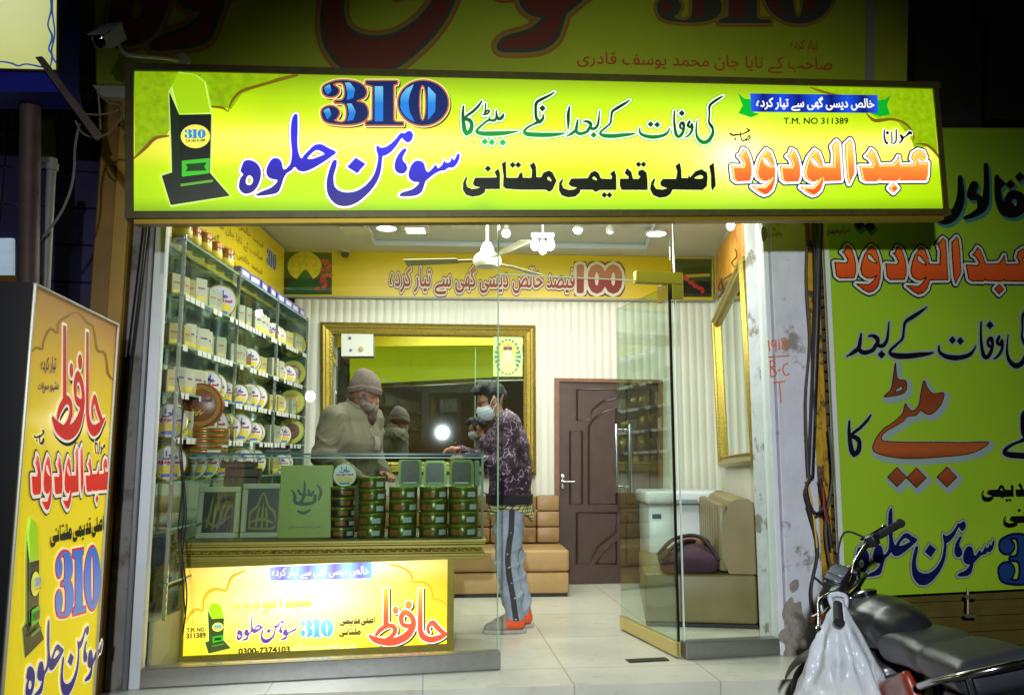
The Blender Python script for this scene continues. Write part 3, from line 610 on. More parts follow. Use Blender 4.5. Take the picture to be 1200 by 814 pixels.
# corner ornament of the print
def orn(pts_list, ox, oy, sc, plane, parent, m, eps, step=.6):
    for p in pts_list: put(Word([('s', [(ox + a / sc, oy + c / sc, r / sc) for a, c, r in p])], step, 4), px_map(plane, 0, 0, 1.), 'ornament', m, parent, 0, eps)
w = Word([('p', [(158, 84), (345, 88), (310, 100), (283, 111), (271, 128), (262, 126), (240, 124), (205, 140), (195, 160), (178, 164), (158, 186)])], 1., 3)
put(w, px_map(SGP, 0, 0, 1.), 'corner_field', mat('ink_corner', S(150, 190, 10), .3, glow=.75, noise=(30, .18)), sign, 0, .001)
w = Word([('p', [(955, 102), (1092, 105), (1099, 180), (1086, 172), (1072, 176), (1066, 160), (1050, 142), (1030, 141), (1018, 132), (1000, 112), (975, 109)])], 1., 3)
put(w, px_map(SGP, 0, 0, 1.), 'corner_field', mat('ink_corner', S(150, 190, 10), .3), sign, 0, .001)
M_ORN = mat('ink_ornament', S(120, 96, 12), .4, glow=.8)
orn([[(595, 52, 5), (540, 66, 6), (480, 84, 5), (410, 106, 5), (378, 138, 4), (364, 176, 1)], [(364, 176, 1), (345, 162, 4), (305, 158, 3)], [(165, 256, 3), (120, 264, 6), (85, 298, 6), (50, 330, 3)]], 140, 70, 2.857, SGP, sign, M_ORN, .002)
orn([[(520, 92, 3), (580, 112, 6), (650, 128, 5), (720, 128, 2)], [(780, 212, 2), (820, 246, 8), (900, 240, 6), (965, 262, 6), (1000, 310, 4), (1000, 340, 2)], [(1010, 356, 2), (1055, 358, 6), (1095, 385, 7), (1128, 430, 4)]], 820, 80, 4., SGP, sign, M_ORN, .002)

GL = .9
I_WHITE = ink('white', S(240, 240, 225), GL); I_CREAM = ink('cream', S(245, 215, 160), GL); I_BROWN = ink('brown', S(176, 104, 40), .8); I_BLACK = mat('ink_black', S(26, 30, 12), .35)
I_NAVY = ink('navy', S(8, 30, 84), .8); I_SKY = ramp_mat('ink_sky', [(0, S(30, 110, 200)), (.5, S(20, 120, 200)), (1, S(110, 185, 215))], glow=.8)
I_BLUE = ramp_mat('ink_blue', [(0, S(14, 8, 92)), (.35, S(28, 14, 150)), (.7, S(52, 40, 215)), (1, S(30, 50, 200))], glow=.8)
I_ORANGE = ramp_mat('ink_orange', [(0, S(205, 70, 20)), (.3, S(240, 98, 40)), (.55, S(250, 130, 50)), (.78, S(255, 190, 70)), (1, S(255, 205, 110))], glow=.9)
I_DBLUE = ink('deep_blue', S(22, 16, 80), .7); I_GREENGRAD = ramp_mat('ink_green', [(0, S(10, 190, 70)), (.12, S(8, 140, 40)), (.3, S(6, 105, 34)), (.5, S(10, 50, 20)), (1, S(8, 18, 10))], glow=.8)
I_PALEG = ink('pale_green', S(214, 236, 190), GL); I_HALO = ink('green_halo', S(60, 140, 40), .6); I_SHINE = ink('orange_shine', S(255, 214, 120), .95); I_RED = ink('brick_red', S(150, 44, 14), .7)
I_RIB = ramp_mat('ink_ribbon', [(0, S(40, 90, 225)), (.1, S(12, 20, 110)), (.25, S(20, 70, 215)), (.37, S(12, 20, 110)), (.5, S(20, 80, 220)), (.63, S(12, 20, 110)), (.76, S(20, 80, 220)), (.88, S(12, 20, 110)), (1, S(40, 90, 225))], 'X', glow=.8)
I_GREENFLAT = ink('leaf_green', S(10, 170, 40), .8)
E = .0016
def letters(word, mapper, parent, layers, name='lettering', e0=2):
    for k, (iso, m) in enumerate(layers): put(word, mapper, name if k == len(layers) - 1 else 'lettering_outline', m, parent, iso, E * (k + e0))
pm1 = px_map(SGP, 0, 0, 1.)
letters(W_LINE1, pm1, sign, [(2.6, I_HALO), (1.9, I_PALEG), (0, I_GREENGRAD)])
letters(W_ASLI, pm1, sign, [(1.2, ink('olive_pale', S(196, 214, 120), .85)), (0, I_BLACK)])
letters(W_SOHAN, px_map(SGP, 270, 90, 5.088), sign, [(16, I_BROWN), (12.5, I_WHITE), (0, I_BLUE)])
m310 = px_map(SGP, 370, 90, 5.088)
put(W_310, lambda x, y, e: m310(x + 9, y + 8, e), 'numeral_shadow', ink('shadow_green', S(60, 75, 5), .3), sign, 12, E * 2)
letters(W_310, m310, sign, [(14, I_CREAM), (9, I_BROWN), (0, I_NAVY)], 'numerals', 3)
for f_ in F310: put(W_310, m310, 'numeral_highlight', I_SKY, sign, 0, E * 6, V=f_)
mab = px_map(SGP, 840, 145, 8.571)
letters(W_ABDUL, mab, sign, [(40, I_DBLUE), (27, I_WHITE), (3, I_RED), (-3, I_SHINE)], 'lettering', 2)
put(W_ABDUL, lambda x, y, e: mab(x + 7, y + 7, e), 'lettering', I_ORANGE, sign, -9, E * 6)
letters(W_MAULANA, px_map(SGP, 960, 145, 8.571), sign, [(11, I_WHITE), (0, I_BLACK)])
letters(W_SAHIB, mab, sign, [(0, I_BLACK)])
for tl_ in ([(864, 109), (872, 116), (882, 117), (882, 132), (890, 134), (880, 138), (865, 133), (870, 124)], [(1026, 118), (1036, 117), (1043, 112), (1039, 124), (1043, 135), (1030, 137), (1020, 133)]): put(Word([('p', tl_)], .6, 3), pm1, 'ribbon_tail', I_GREENFLAT, sign, 0, E * 2)
put(Word([('p', [(878.5, 110), (1028, 112), (1028.5, 133), (880, 131.5)])], .8, 3), pm1, 'ribbon', I_RIB, sign, 0, E * 3)
letters(W_RIBBON, quad_px(W_RIBBON, SGP, [(886, 113.5), (1023, 115), (1024, 131), (886, 130)]), sign, [(1.2, I_WHITE)], 'lettering', 4)
letters(W_TM, quad_px(W_TM, SGP, [(918, 138.5), (993.5, 138.5), (993.5, 145.5), (918, 145.5)]), sign, [(0, I_BLACK)])
# trophy emblem on the print, in units of its own
TROPHY = [('emblem_outline', [('p', [(-12, 600), (50, 575), (36, 130), (70, 80), (95, 22), (195, 40), (245, 80), (285, 262), (278, 588), (392, 720), (48, 780)])], S(205, 226, 120)),
          ('emblem_base', [('p', [(0, 606), (55, 588), (270, 590), (382, 718), (50, 770)])], S(26, 34, 18)), ('emblem_side', [('p', [(42, 135), (100, 268), (106, 640), (58, 590), (55, 450)])], S(20, 40, 16)),
          ('emblem_front', [('p', [(98, 265), (278, 262), (270, 600), (105, 640)])], S(22, 28, 18)), ('emblem_block', [('p', [(60, 110), (95, 30), (190, 45), (240, 85), (275, 255), (98, 262)])], S(176, 226, 10)),
          ('emblem_disc', [('e', 190, 388, 82, 66)], S(250, 240, 90)), ('emblem_plate', [('p', [(115, 525), (272, 510), (268, 595), (115, 615)])], S(60, 190, 30)), ('emblem_bar', [('p', [(108, 655), (290, 630), (290, 645), (108, 670)])], S(90, 160, 40)),
          ('emblem_text', [('p', [(135, 545), (255, 535), (240, 560), (255, 580), (135, 585), (150, 565)])], S(16, 60, 14))]
TROPHY = [(n, Word(s, 5., 12), c) for n, s, c in TROPHY]; TBOX = (-12, 22, 392, 780)
def trophy(parent, mp, glow, tagn, k0=3):
    for k, (n, w, c) in enumerate(TROPHY): put(w, mp, n, ink(tagn + n, c, glow if k != 0 else glow), parent, 0, E * (k0 + k) if k else E * 2)
    qd = [mp(np.array([x]), np.array([y]), 0)[0] for x, y in ((132, 352), (250, 352), (250, 402), (132, 402))]
    put(W_310, quad_map(W_310, qd, Vector(qd[0]) * 0 + Vector(mp(np.array([0.]), np.array([0.]), 1.)[0] - mp(np.array([0.]), np.array([0.]), 0.)[0])), 'emblem_numerals', ink(tagn + 'num', S(50, 140, 210), glow), parent, 0, E * (k0 + 10))
    qd = [mp(np.array([x]), np.array([y]), 0)[0] for x, y in ((138, 410), (246, 406), (246, 419), (138, 423))]
    put(W_TM, quad_map(W_TM, qd, Vector(mp(np.array([0.]), np.array([0.]), 1.)[0] - mp(np.array([0.]), np.array([0.]), 0.)[0])), 'emblem_line', mat('ink_black', S(26, 30, 12), .35), parent, 1, E * (k0 + 10))
trophy(sign, px_map(SGP, 190, 80, 4.79), .75, 'sign_')
# ------------------------------------------------------------------ upper banner (unlit) and building above
def uof(px, py, pl=GLP):
    p = Vector(pl.hit(px, py)); return (MF.inverted() @ p).x
def zof(px, py, pl): return float(pl.hit(px, py)[2])
M_DARKWALL = mat('dark_plaster', S(70, 70, 66), .85, noise=(3, .3), bump=(25, .3))
bld = thing('building', 'dark plaster upper storey of the building above the shop signs', 'building', F(0, .5, 3.3))
b = MB(); b.box((-7, .12, 3.34), (7, .6, 7.5), MF); b.build('upper_wall', M_DARKWALL, bld)
b = MB(); b.box((-7, -.02, 3.26), (7, .6, 3.335), MF); b.build('lintel', M_DARKWALL, bld)
for u0, u1 in ((2.9, 3.5), (3.65, 4.3)):
    b = MB(); b.box((u0, .09, 3.5), (u1, .115, 4.9), MF); f_ = b.build('window', mat('dark_shutter', S(44, 40, 38), .6), bld)
q = [UPP.v(108, -190), UPP.v(1022, -190), UPP.v(1016, 108), UPP.v(112, 97)]
nU = Vector(-UPP.n)
ub = thing('overhead_banner', 'huge unlit olive green banner with maroon letters above the lit sign', 'banner', q[3])
UBM = mat('banner_vinyl', S(138, 152, 20), .55, noise=(1.2, .12))
b = MB(); b.slab(q, -nU * .03); b.build('vinyl', UBM, ub)
q2 = [UPP.v(1024, -190, -.03), UPP.v(1072, -190, -.03), UPP.v(1066, 100, -.03), UPP.v(1018, 100, -.03)]
b = MB(); b.slab(q2, -nU * .03); b.build('side_strip', mat('banner_strip', S(140, 150, 30), .6, noise=(3, .15)), ub)
b = MB(); b.slab([UPP.v(1016, -190, .03), UPP.v(1024, -190, .03), UPP.v(1021, 104, .03), UPP.v(1013, 104, .03)], -nU * .05); b.build('angle_bar', mat('angle_iron', S(150, 150, 130), .5, .5), ub)
mU = lambda x, y, e=0.: UPP.hit(380 + (x - 575) * .476, 85 + (y - 772) * .476, e)
U1 = mat('uink_a', S(120, 110, 40), .5); U2 = mat('uink_b', S(60, 60, 48), .5); U3 = mat('uink_c', S(96, 42, 22), .5); U4 = mat('uink_d', S(150, 80, 30), .5)
letters(W_SOHAN, mU, ub, [(22, U4), (17, U1), (9, U2), (0, U3)])
mU2 = lambda x, y, e=0.: UPP.hit(770 + (x - 38) * .275, 28 + (y - 290) * .275, e)
letters(W_310, mU2, ub, [(14, U4), (9, U1), (0, U2)], 'numerals')
for f_ in F310: put(W_310, mU2, 'numeral_highlight', U3, ub, 0, E * 6, V=f_)
letters(W_SMALL, quad_px(W_SMALL, UPP, [(676, 61), (975, 68), (975, 88), (676, 80)]), ub, [(0, mat('uink_red', S(150, 66, 26), .5))])
letters(W_TAYAR, quad_px(W_TAYAR, UPP, [(926, 46), (958, 48), (958, 62), (926, 60)]), ub, [(0, mat('uink_red', S(150, 66, 26), .5))])

# ------------------------------------------------------------------ right banner
q = [BNP.v(959, 150), BNP.v(1290, 150), BNP.v(1290, 685), BNP.v(986, 700)]
nB = Vector(-BNP.n)
rb = thing('wall_banner', 'tall lime green banner on the wall behind the motorcycle, with one giant brown Urdu word', 'banner', q[3])
b = MB(); b.slab(q, -nB * .02); b.build('vinyl', mat('green_vinyl', S(146, 184, 36), .42, noise=(1.5, .06)), rb)
b = MB(); b.slab([q[0] + nB * .004, BNP.v(964, 150, .004), BNP.v(991, 700, .004), q[3] + nB * .004], -nB * .03); b.build('edge_strip', mat('white_strip', S(205, 205, 200), .5), rb)
RB_BLACK = mat('rb_black', S(12, 12, 14), .4); RB_GREY = mat('rb_grey', S(140, 160, 150), .45); RB_TEAL = mat('rb_teal', S(70, 130, 120), .45); RB_NAVY = mat('rb_navy', S(14, 18, 70), .4)
RB_ORANGE = ramp_mat('rb_orange', [(0, S(190, 60, 20)), (.5, S(225, 90, 30)), (1, S(230, 120, 30))]); RB_WHITE = mat('rb_white', S(200, 205, 185), .45)
RB_BROWN = ramp_mat('rb_brown', [(0, S(120, 56, 22)), (.14, S(150, 74, 34)), (.2, S(96, 44, 20)), (.3, S(168, 84, 36)), (.6, S(140, 66, 28)), (1, S(110, 52, 24))])
z7 = lambda a, c: (960 + a / 2.542, 180 + c / 2.542); z8 = lambda a, c: (980 + a / 3.7, 400 + c / 3.7); z1_ = lambda a, c: (960 + a / 2.3, 460 + c / 2.3)
def bq(word, z, *c, box=None): return quad_px(word, BNP, [z(*p) for p in c], box)
mn = px_map(BNP, 960, 180, 2.542)
put(W_NAQAL, lambda x, y, e: mn(x + 7, y + 8, e), 'lettering_shadow', RB_TEAL, rb, 3, E); put(W_NAQAL, mn, 'lettering', RB_BLACK, rb, 1, E * 3)
dots = Word([('d', 118, 213, 17), ('d', 150, 217, 17)], 3, 12)
put(dots, lambda x, y, e: mn(x + 6, y + 9, e), 'dot_shadow', RB_TEAL, rb, 2, E); put(dots, mn, 'dots', RB_BLACK, rb, 0, E * 3)
letters(W_ABDUL, bq(W_ABDUL, z7, (45, 245), (633, 252), (633, 428), (45, 412)), rb, [(42, RB_NAVY), (28, RB_WHITE), (6, mat('rb_red', S(90, 26, 10), .4)), (-5, RB_ORANGE)])
letters(W_BAAD, bq(W_BAAD, z7, (80, 440), (652, 442), (652, 632), (80, 628)), rb, [(1.6, RB_GREY), (0, RB_BLACK)])
mb_ = px_map(BNP, 980, 400, 3.7)
put(W_BIG, lambda x, y, e: mb_(x + 10, y + 12, e), 'lettering_shadow', RB_GREY, rb, 16, E); put(W_BIG, mb_, 'lettering_outline', mat('rb_deep', S(60, 26, 12), .4), rb, 1, E * 2); put(W_BIG, mb_, 'lettering', RB_BROWN, rb, -3, E * 3)
letters(W_KA, bq(W_KA, z8, (52, 318), (148, 318), (148, 490), (56, 490)), rb, [(1.2, RB_GREY), (0, RB_BLACK)])
letters(W_UNKE, bq(W_UNKE, z8, (728, 250), (1000, 250), (1000, 495), (728, 495)), rb, [(1.2, RB_GREY), (0, RB_BLACK)])
letters(W_ASLI1, bq(W_ASLI1, z8, (628, 596), (1003, 588), (1003, 692), (628, 697)), rb, [(0, RB_BLACK)])
letters(W_MULTANI, bq(W_MULTANI, z8, (722, 715), (980, 705), (980, 802), (722, 808)), rb, [(0, RB_BLACK)])
letters(W_SOHAN, bq(W_SOHAN, z1_, (88, 308), (473, 303), (473, 518), (92, 522), box=SOHAN_BOX), rb, [(18, mat('rb_brownline', S(120, 84, 50), .4)), (13, RB_GREY), (0, RB_NAVY)])
letters(W_310, bq(W_310, z1_, (485, 384), (760, 384), (760, 512), (485, 516)), rb, [(14, RB_NAVY), (0, mat('rb_blue', S(28, 60, 110), .4))], 'numerals')
letters(W_SMALL, bq(W_SMALL, z7, (20, 222), (90, 212), (92, 240), (22, 248)), rb, [(9, RB_WHITE), (2, RB_BLACK)])

# wall below and behind it
nw = thing('side_wall', 'dark olive shutter wall beneath the green banner', 'wall', F(3, 0, -.17))
uS = uof(1040, 700)
b = MB(); b.box((2.05, .1, -.16), (7, .3, 3.3), MF); b.build('plaster', M_DARKWALL, nw)
b = MB()
for k in range(11): b.box((2.32, .055 - .012 * (k % 2), -.14 + k * .05), (7, .095, -.14 + k * .05 + .047), MF)
b.build('shutter_slats', mat('olive_shutter', S(86, 74, 22), .6, noise=(6, .25)), nw)
hl = BNP.v(1130, 706); b = MB()
b.tube([BNP.v(1130, 688, .03), BNP.v(1130, 722, .03)], .008, 8); b.box((-.02, -.01, -.012), (.05, .02, .012), Matrix.Translation(BNP.v(1131, 698, .03)), .003); b.box((-.02, -.01, -.012), (.05, .02, .012), Matrix.Translation(BNP.v(1131, 720, .03)), .003)
b.build('latch', mat('latch_steel', S(120, 115, 90), .4, .7), nw)

# ------------------------------------------------------------------ pillars beside the shop front
M_WPAINT = mat('peeling_white_paint', S(196, 196, 204), .7, noise=(7, .08), dirt=(4.5, .57, S(136, 128, 116), .06), bump=(14, .35))
M_GPAINT = mat('stained_grey_paint', S(132, 128, 124), .75, noise=(4, .14), dirt=(3.5, .53, S(92, 82, 66), .1), bump=(14, .35))
uA, uB = uof(893, 500), uof(935, 520)
rp = thing('pillar', 'white pillar of peeling paint with orange handwritten marks right of the glass front', 'pillar', F(uA + .1, 0, 0))
b = MB(); b.box((1.80, -.06, -.165), (2.055, .3, 3.25), MF, .006); b.build('shaft', M_WPAINT, rp)
PLP = Plane.vert((F(0, -.0605, 0).x, F(0, -.0605, 0).y), FA)
I_MARK = mat('orange_marker', S(214, 106, 58), .7)
zp = lambda a, c: (880 + a / 3.017, 250 + c / 3.015)
marks = [[(65, 450), (70, 485)], [(84, 448), (78, 452), (80, 466), (90, 462), (92, 448), (92, 488)], [(102, 445), (104, 482)], [(122, 440), (114, 446), (116, 458), (126, 464), (126, 476), (116, 478), (116, 466), (126, 452), (122, 440)], [(66, 507), (138, 503)],
         [(72, 520), (74, 575)], [(70, 522), (84, 520), (88, 534), (76, 545), (90, 556), (92, 570), (76, 577)], [(98, 555), (108, 552)], [(134, 530), (120, 536), (117, 556), (126, 572), (138, 566)], [(84, 597), (124, 593)], [(104, 598), (110, 668)]]
w = Word([('s', [(880 + (a - 4) / 3.017, 250 + c / 3.015, .75) for a, c in m_]) for m_ in marks], .45, 3)
put(w, px_map(PLP, 0, 0, 1.), 'handwriting', I_MARK, rp, 0, .002)
b = MB(); blob = Word([('ps', [(917, 714), (922, 704), (928, 699), (931, 706), (938, 704), (940, 716), (944, 728), (942, 740), (947, 752), (946, 764), (930, 768), (918, 766), (921, 756), (912, 748), (915, 738), (923, 734), (917, 724)]), ('ps', [(925, 684), (934, 678), (936, 688), (928, 694)]), ('ps', [(892, 268), (897, 266), (899, 276), (894, 284)])], 1., 3)
put(blob, px_map(PLP, 0, 0, 1.), 'bare_plaster', mat('bare_plaster', S(140, 132, 120), .9, noise=(16, .25), bump=(30, .8)), rp, 0, .0015)
# yellow painted neighbour pillar with brick showing
yb = thing('brick_pillar', 'yellow painted brick pillar with flaking paint between white pillar and green banner', 'pillar', F(2.2, 0, 0))
M_YFLAKE = mat('flaking_yellow', S(176, 136, 22), .7, noise=(8, .2), dirt=(7, .54, S(74, 58, 40), .06), bump=(18, .8))
M_BRICKY = mat('bare_brick', S(104, 84, 62), .85, noise=(14, .35), bump=(22, .9))
b = MB(); b.box((2.062, -.02, -.165), (2.13, .2, 3.25), MF, .006); b.build('shaft', M_YFLAKE, yb)
b = MB(); b.box((2.133, .02, -.165), (2.19, .2, 3.25), MF, .006); b.build('shaft', M_YFLAKE, yb)
b = MB(); zz = -.16; k = 0
while zz < 3.2:
    h_ = random.uniform(.06, .085); b.box((2.193 + random.uniform(0, .012), -.01 - random.uniform(0, .03), zz), (2.36, .2, zz + h_ - .012), MF, .008); zz += h_; k += 1
b.build('brick_course', M_BRICKY, yb)
M_BLACKP = mat('black_pipe', S(30, 30, 34), .4, noise=(8, .2))
PP = PLP.off(.1)
b = MB(); b.tube([PP.v(961, 236), PP.v(957, 380), PP.v(950, 560)], .022, 14)
solo('drain_pipe', b, M_BLACKP, 'black vertical pipe running down between the yellow brick pillar and green banner', 'pipe', PP.v(950, 560), smooth=60)
cl = [PP.v(*p) for p in ((931, 470), (948, 462), (947, 500), (942, 545), (934, 548), (930, 510))]
cc = PP.v(939, 505)
cloth = solid(lambda P: _mn(cap(P, (-.02, 0, .2), (.0, .0, -.2), .045, .03), cap(P, (.02, 0, .22), (.045, .0, .14), .04, .03), .03) + wob(P * np.array([2.5, 1, .5]), 22, .009, 3), (-.12, -.1, -.28), (.14, .1, .3), .01, 'hanging_cloth', mat('blue_cloth', S(44, 66, 100), .9, noise=(30, .2), bump=(60, .4)), loc=cc)
tag(cloth, 'dusty blue cloth hung on the pillar beside the black pipe', 'cloth')
for k, (pts, c, r, lb) in enumerate([([(944, 258), (942, 330), (946, 400), (941, 470), (944, 560)], S(60, 48, 34), .008, 'brown cable running down the yellow brick pillar'), ([(949, 258), (951, 340), (948, 430), (952, 500)], S(20, 20, 22), .006, 'thin black cable beside the black pipe'), ([(966, 500), (970, 560), (962, 620), (972, 690), (968, 720)], S(70, 64, 56), .008, 'grey cable along the left edge of the green banner'), ([(940, 590), (952, 640), (944, 690), (950, 730)], S(30, 28, 26), .009, 'black cable sagging low in front of the flaking brick'),
     ([(938, 560), (944, 590), (948, 620), (950, 640)], S(196, 150, 40), .006, 'yellow cable hanging in front of the flaking brick pillar'), ([(943, 556), (936, 575), (946, 600), (958, 590), (952, 560), (960, 600), (966, 640)], S(22, 20, 20), .011, 'loop of thick black cable at the foot of the black pipe'), ([(955, 570), (957, 600), (962, 612)], S(140, 30, 24), .006, 'short red wire end beside the black cable loop')]):
    b = MB(); b.tube([Vector(PP.hit(p[0], p[1], .03 + .01 * k)) for p in _cr(pts, 5)], r, 8)
    solo('hanging_cable', b, mat('cable_%d' % k, c, .6), lb, 'cable', PP.v(*pts[0]), 'cables', smooth=60)
# left pillar, yellow column, tiles
lp = thing('pillar', 'stained grey plaster pillar at the left end of the shop glass', 'pillar', F(-2, 0, 0))
uL0, uL1 = uof(140, 560), uof(188, 560)
b = MB(); b.box((-2.082, -.06, -.165), (-1.993, .25, 3.25), MF, .006); b.build('shaft', M_GPAINT, lp)
PL2 = PLP.off(.03)
b = MB(); b.tube([Vector(PL2.hit(*p)) for p in ((173, 244), (163, 330), (152, 420), (143, 520), (139, 590))], .017, 12)
solo('conduit', b, M_BLACKP, 'thin black conduit running down the grey left pillar', 'pipe', PL2.v(152, 420), smooth=60)
yl = thing('column', 'yellow painted square column between blue tiles and grey pillar', 'column', F(-2.4, 0, 0))
M_YEL = mat('yellow_paint', S(140, 104, 24), .55, noise=(5, .18), dirt=(6, .64, S(110, 84, 40), .06))
b = MB(); b.box((-2.26, -.12, -.165), (-2.085, .2, 3.6), MF, .006); b.build('shaft', M_YEL, yl)
b = MB(); b.box((-2.16, -.16, -.165), (-2.09, -.122, 3.3), MF, .004); b.build('corner_board', mat('yellow_board', S(168, 128, 30), .5, noise=(5, .15)), yl)
bw = thing('tiled_wall', 'dark blue tiled wall left of the yellow column', 'wall', F(-2.7, 0, 0))
b = MB()
for k in range(16):
    for j in range(4): b.box((-3.265 + j * .25, -.03, -.16 + k * .21), (-3.265 + j * .25 + .246, .0, -.16 + k * .21 + .206), MF, .004)
b.build('tiles', mat('blue_tile', S(46, 46, 84), .25, noise=(3, .25), dirt=(3, .62, S(120, 120, 130), .1)), bw)
b = MB(); b.box((-6, .001, -.165), (-2.262, .2, 3.3), MF); b.build('backing', mat('grout', S(90, 88, 84), .8), bw)

# ------------------------------------------------------------------ glass front
M_ALU = mat('brushed_aluminium', S(150, 150, 146), .35, .8, noise=(30, .06)); M_WFRAME = mat('white_frame', S(214, 218, 220), .4, noise=(9, .04)); M_STEEL = mat('chrome', S(205, 208, 210), .12, 1.)
M_GLASS = glass_mat('shop_glass', (.965, .985, .97), .03); M_GLASSD = glass_mat('door_glass', (.84, .92, .87), .06)
gw = thing('shop_window', 'large clear glass pane in front of the counter with a grey base rail', 'window', F(-1, 0, 0))
b = MB(); b.box((-1.90, -.006, .10), (0.0, .006, 3.15), MF); b.build('pane', M_GLASS, gw)
b = MB(); b.box((-1.945, -.045, .001), (.01, .045, .098), MF, .004); b.build('base_rail', M_ALU, gw)
b = MB(); b.box((-1.965, -.05, .0), (-1.91, .05, 3.2), MF, .003); b.build('frame', M_WFRAME, gw)
b = MB(); b.box((-1.99, -.075, .0), (-1.968, -.02, 3.2), MF, .003); b.build('frame_edge', mat('grey_trim', S(120, 122, 122), .4, .4), gw)
b = MB(); b.box((-.004, -.0075, .1), (.002, .0075, 3.15), MF); b.build('polished_edge', mat('glass_edge', S(150, 190, 160), .2), gw)
uH = (MF.inverted() @ FLOORP.v(801, 773)).x; zT = zof(700, 326, GLP)
tr = thing('transom_window', 'clear glass pane over the open doorway', 'window', F(.5, 0, 2.4))
b = MB(); b.box((.006, -.006, zT), (uH - .0, .006, 3.15), MF); b.build('pane', M_GLASS, tr)
b = MB(); b.box((.006, -.0075, zT - .006), (uH, .0075, zT - .001), MF); b.build('polished_edge', mat('glass_edge_light', S(200, 225, 205), .2), tr)
rw = thing('side_window', 'narrow fixed glass pane between the open glass door and white pillar', 'window', F(1.5, 0, 0))
b = MB(); b.box((uH + .03, -.006, .10), (1.745, .006, 3.15), MF); b.build('pane', M_GLASS, rw)
b = MB(); b.box((uH + .02, -.045, .001), (1.755, .045, .098), MF, .004); b.build('base_rail', M_ALU, rw)
b = MB(); b.box((1.75, -.05, .0), (1.785, .05, 3.2), MF, .003); b.build('frame', M_WFRAME, rw)
b = MB(); b.box((uH + .024, -.008, .1), (uH + .03, .008, 3.15), MF); b.build('polished_edge', mat('glass_edge_light', S(200, 225, 205), .2), rw)
M_BRASSP = mat('gold_patch', S(196, 184, 70), .3, .7)
b = MB(); b.box((uH - .24, -.03, zT - .02), (uH + .075, .03, zT + .055), MF, .004).box((uH - .0, -.03, zT - .12), (uH + .075, .03, zT - .021), MF, .004); b.build('corner_clamp', M_BRASSP, rw)
# glass door, swung inwards
hp = Vector((1.0, 5.075, 0)); ep = Vector((.772, 5.90, 0)); dd = (ep - hp); DL = dd.length; MD = frame(hp.x, hp.y, 0, math.degrees(math.atan2(dd.y, dd.x)))
DT = zT - .03
gd = thing('glass_door', 'green tinted glass door standing open with a steel handle and gold bottom rail', 'door', hp)
b = MB(); b.box((0, -.006, .02), (DL, .006, DT), MD); b.build('pane', M_GLASSD, gd)
b = MB(); b.box((-.0, -.018, .012), (DL, .018, .095), MD, .003); b.build('bottom_rail', mat('cream_gold', S(206, 188, 118), .35, .5), gd)
b = MB(); b.box((-.012, -.0075, .1), (-.001, .0075, DT), MD); b.build('hinge_edge', mat('dark_edge', S(20, 26, 24), .3), gd)
b = MB(); b.box((-.02, -.02, DT - .09), (.13, .02, DT + .02), MD, .003); b.build('top_hinge', M_STEEL, gd)
for sgn in (-1, 1):
    b = MB(); hx = DL - .075; y_ = .052 * sgn
    b.tube([(hx, y_, .95), (hx, y_, 1.43)], .013, 12, M=MD)
    for zz in (.99, 1.39): b.tube([(hx, .006 * sgn, zz), (hx, y_, zz)], .009, 10, M=MD)
    b.build('handle', M_STEEL, gd, smooth=50)
b = MB(); dp = FLOORP.v(757, 773); b.box((-.16, -.035, .001), (.09, .035, .007), frame(hp.x - .16, hp.y - .04, 0, FA)); solo('floor_spring', b, mat('dark_steel_plate', S(70, 70, 66), .35, .8), 'dark steel floor plate at the foot of the open glass door', 'plate', hp)

# ------------------------------------------------------------------ standing lightbox at the left
ltl, ltr = at(39, 333, 3.0), at(137, 381, 3.92)
LSP = Plane.pts(ltl, ltr, (ltl.x, ltl.y, 0))
nL = Vector(-LSP.n); zt = ltl.z; l0 = Vector((ltl.x, ltl.y, -.13)); l1 = Vector((ltr.x, ltr.y, -.13))
q = [Vector((ltl.x, ltl.y, ltl.z)), Vector((ltr.x, ltr.y, ltr.z)), l1, l0]
ls = thing('standing_sign', 'tall yellow lightbox standing edge-on at the left, with red letters and blue 310', 'sign', (l0 + l1) / 2 + Vector((0, 0, -.03)))
LF = lit_face('standing_sheet', [(0, S(236, 214, 20)), (.5, S(232, 208, 14)), (.72, S(226, 200, 20)), (.86, S(205, 165, 24)), (1, S(150, 104, 40))], [H(.55, .745, .45, .018, .5, (1, .95, .75)), H(.42, .75, .16, .05, .6, (1, .95, .8)), H(1.05, 1.0, .25, .3, -.15, (.6, .5, .1))], .5, .04)  # glare streak across the sheet is painted into its emission
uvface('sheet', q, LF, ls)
b = MB(); b.slab([p + (Vector((0, 0, -.03)) if i > 1 else Vector((0, 0, .008))) - nL * .004 for i, p in enumerate(q)], -nL * .26); b.build('box', mat('black_sheet_metal', S(9, 10, 12), .45, noise=(4, .3)), ls)
b = MB(); tdir = (q[1] - q[0]).normalized(); b.tube([q[0] + nL * .006, q[1] + nL * .006], .007, 6).tube([q[0] + nL * .006, q[3] + nL * .006], .006, 6).tube([q[1] + nL * .006, q[2] + nL * .006], .006, 6); b.build('edge_trim', mat('pale_trim', S(190, 190, 182), .4, .4), ls)
za = lambda a, c: (20 + a / 3.392, 360 + c / 3.392); zb = lambda a, c: (10 + a / 3.477, 580 + c / 3.477)
def lq(word, z, *c, box=None): return quad_px(word, LSP, [z(*p) for p in c], box)
LG = .45
L_RED = ramp_mat('ls_red', [(0, S(206, 20, 16)), (.5, S(200, 26, 20)), (1, S(150, 60, 40))], glow=LG); L_WH = ink('ls_white', S(240, 236, 215), LG); L_BK = mat('ls_black', S(20, 14, 10), .4); L_BL = ink('ls_blue', S(40, 110, 210), LG); L_NV = ink('ls_navy', S(36, 20, 120), LG)
mh = lq(W_HAFIZ, za, (137, 55), (345, 118), (345, 512), (137, 492))
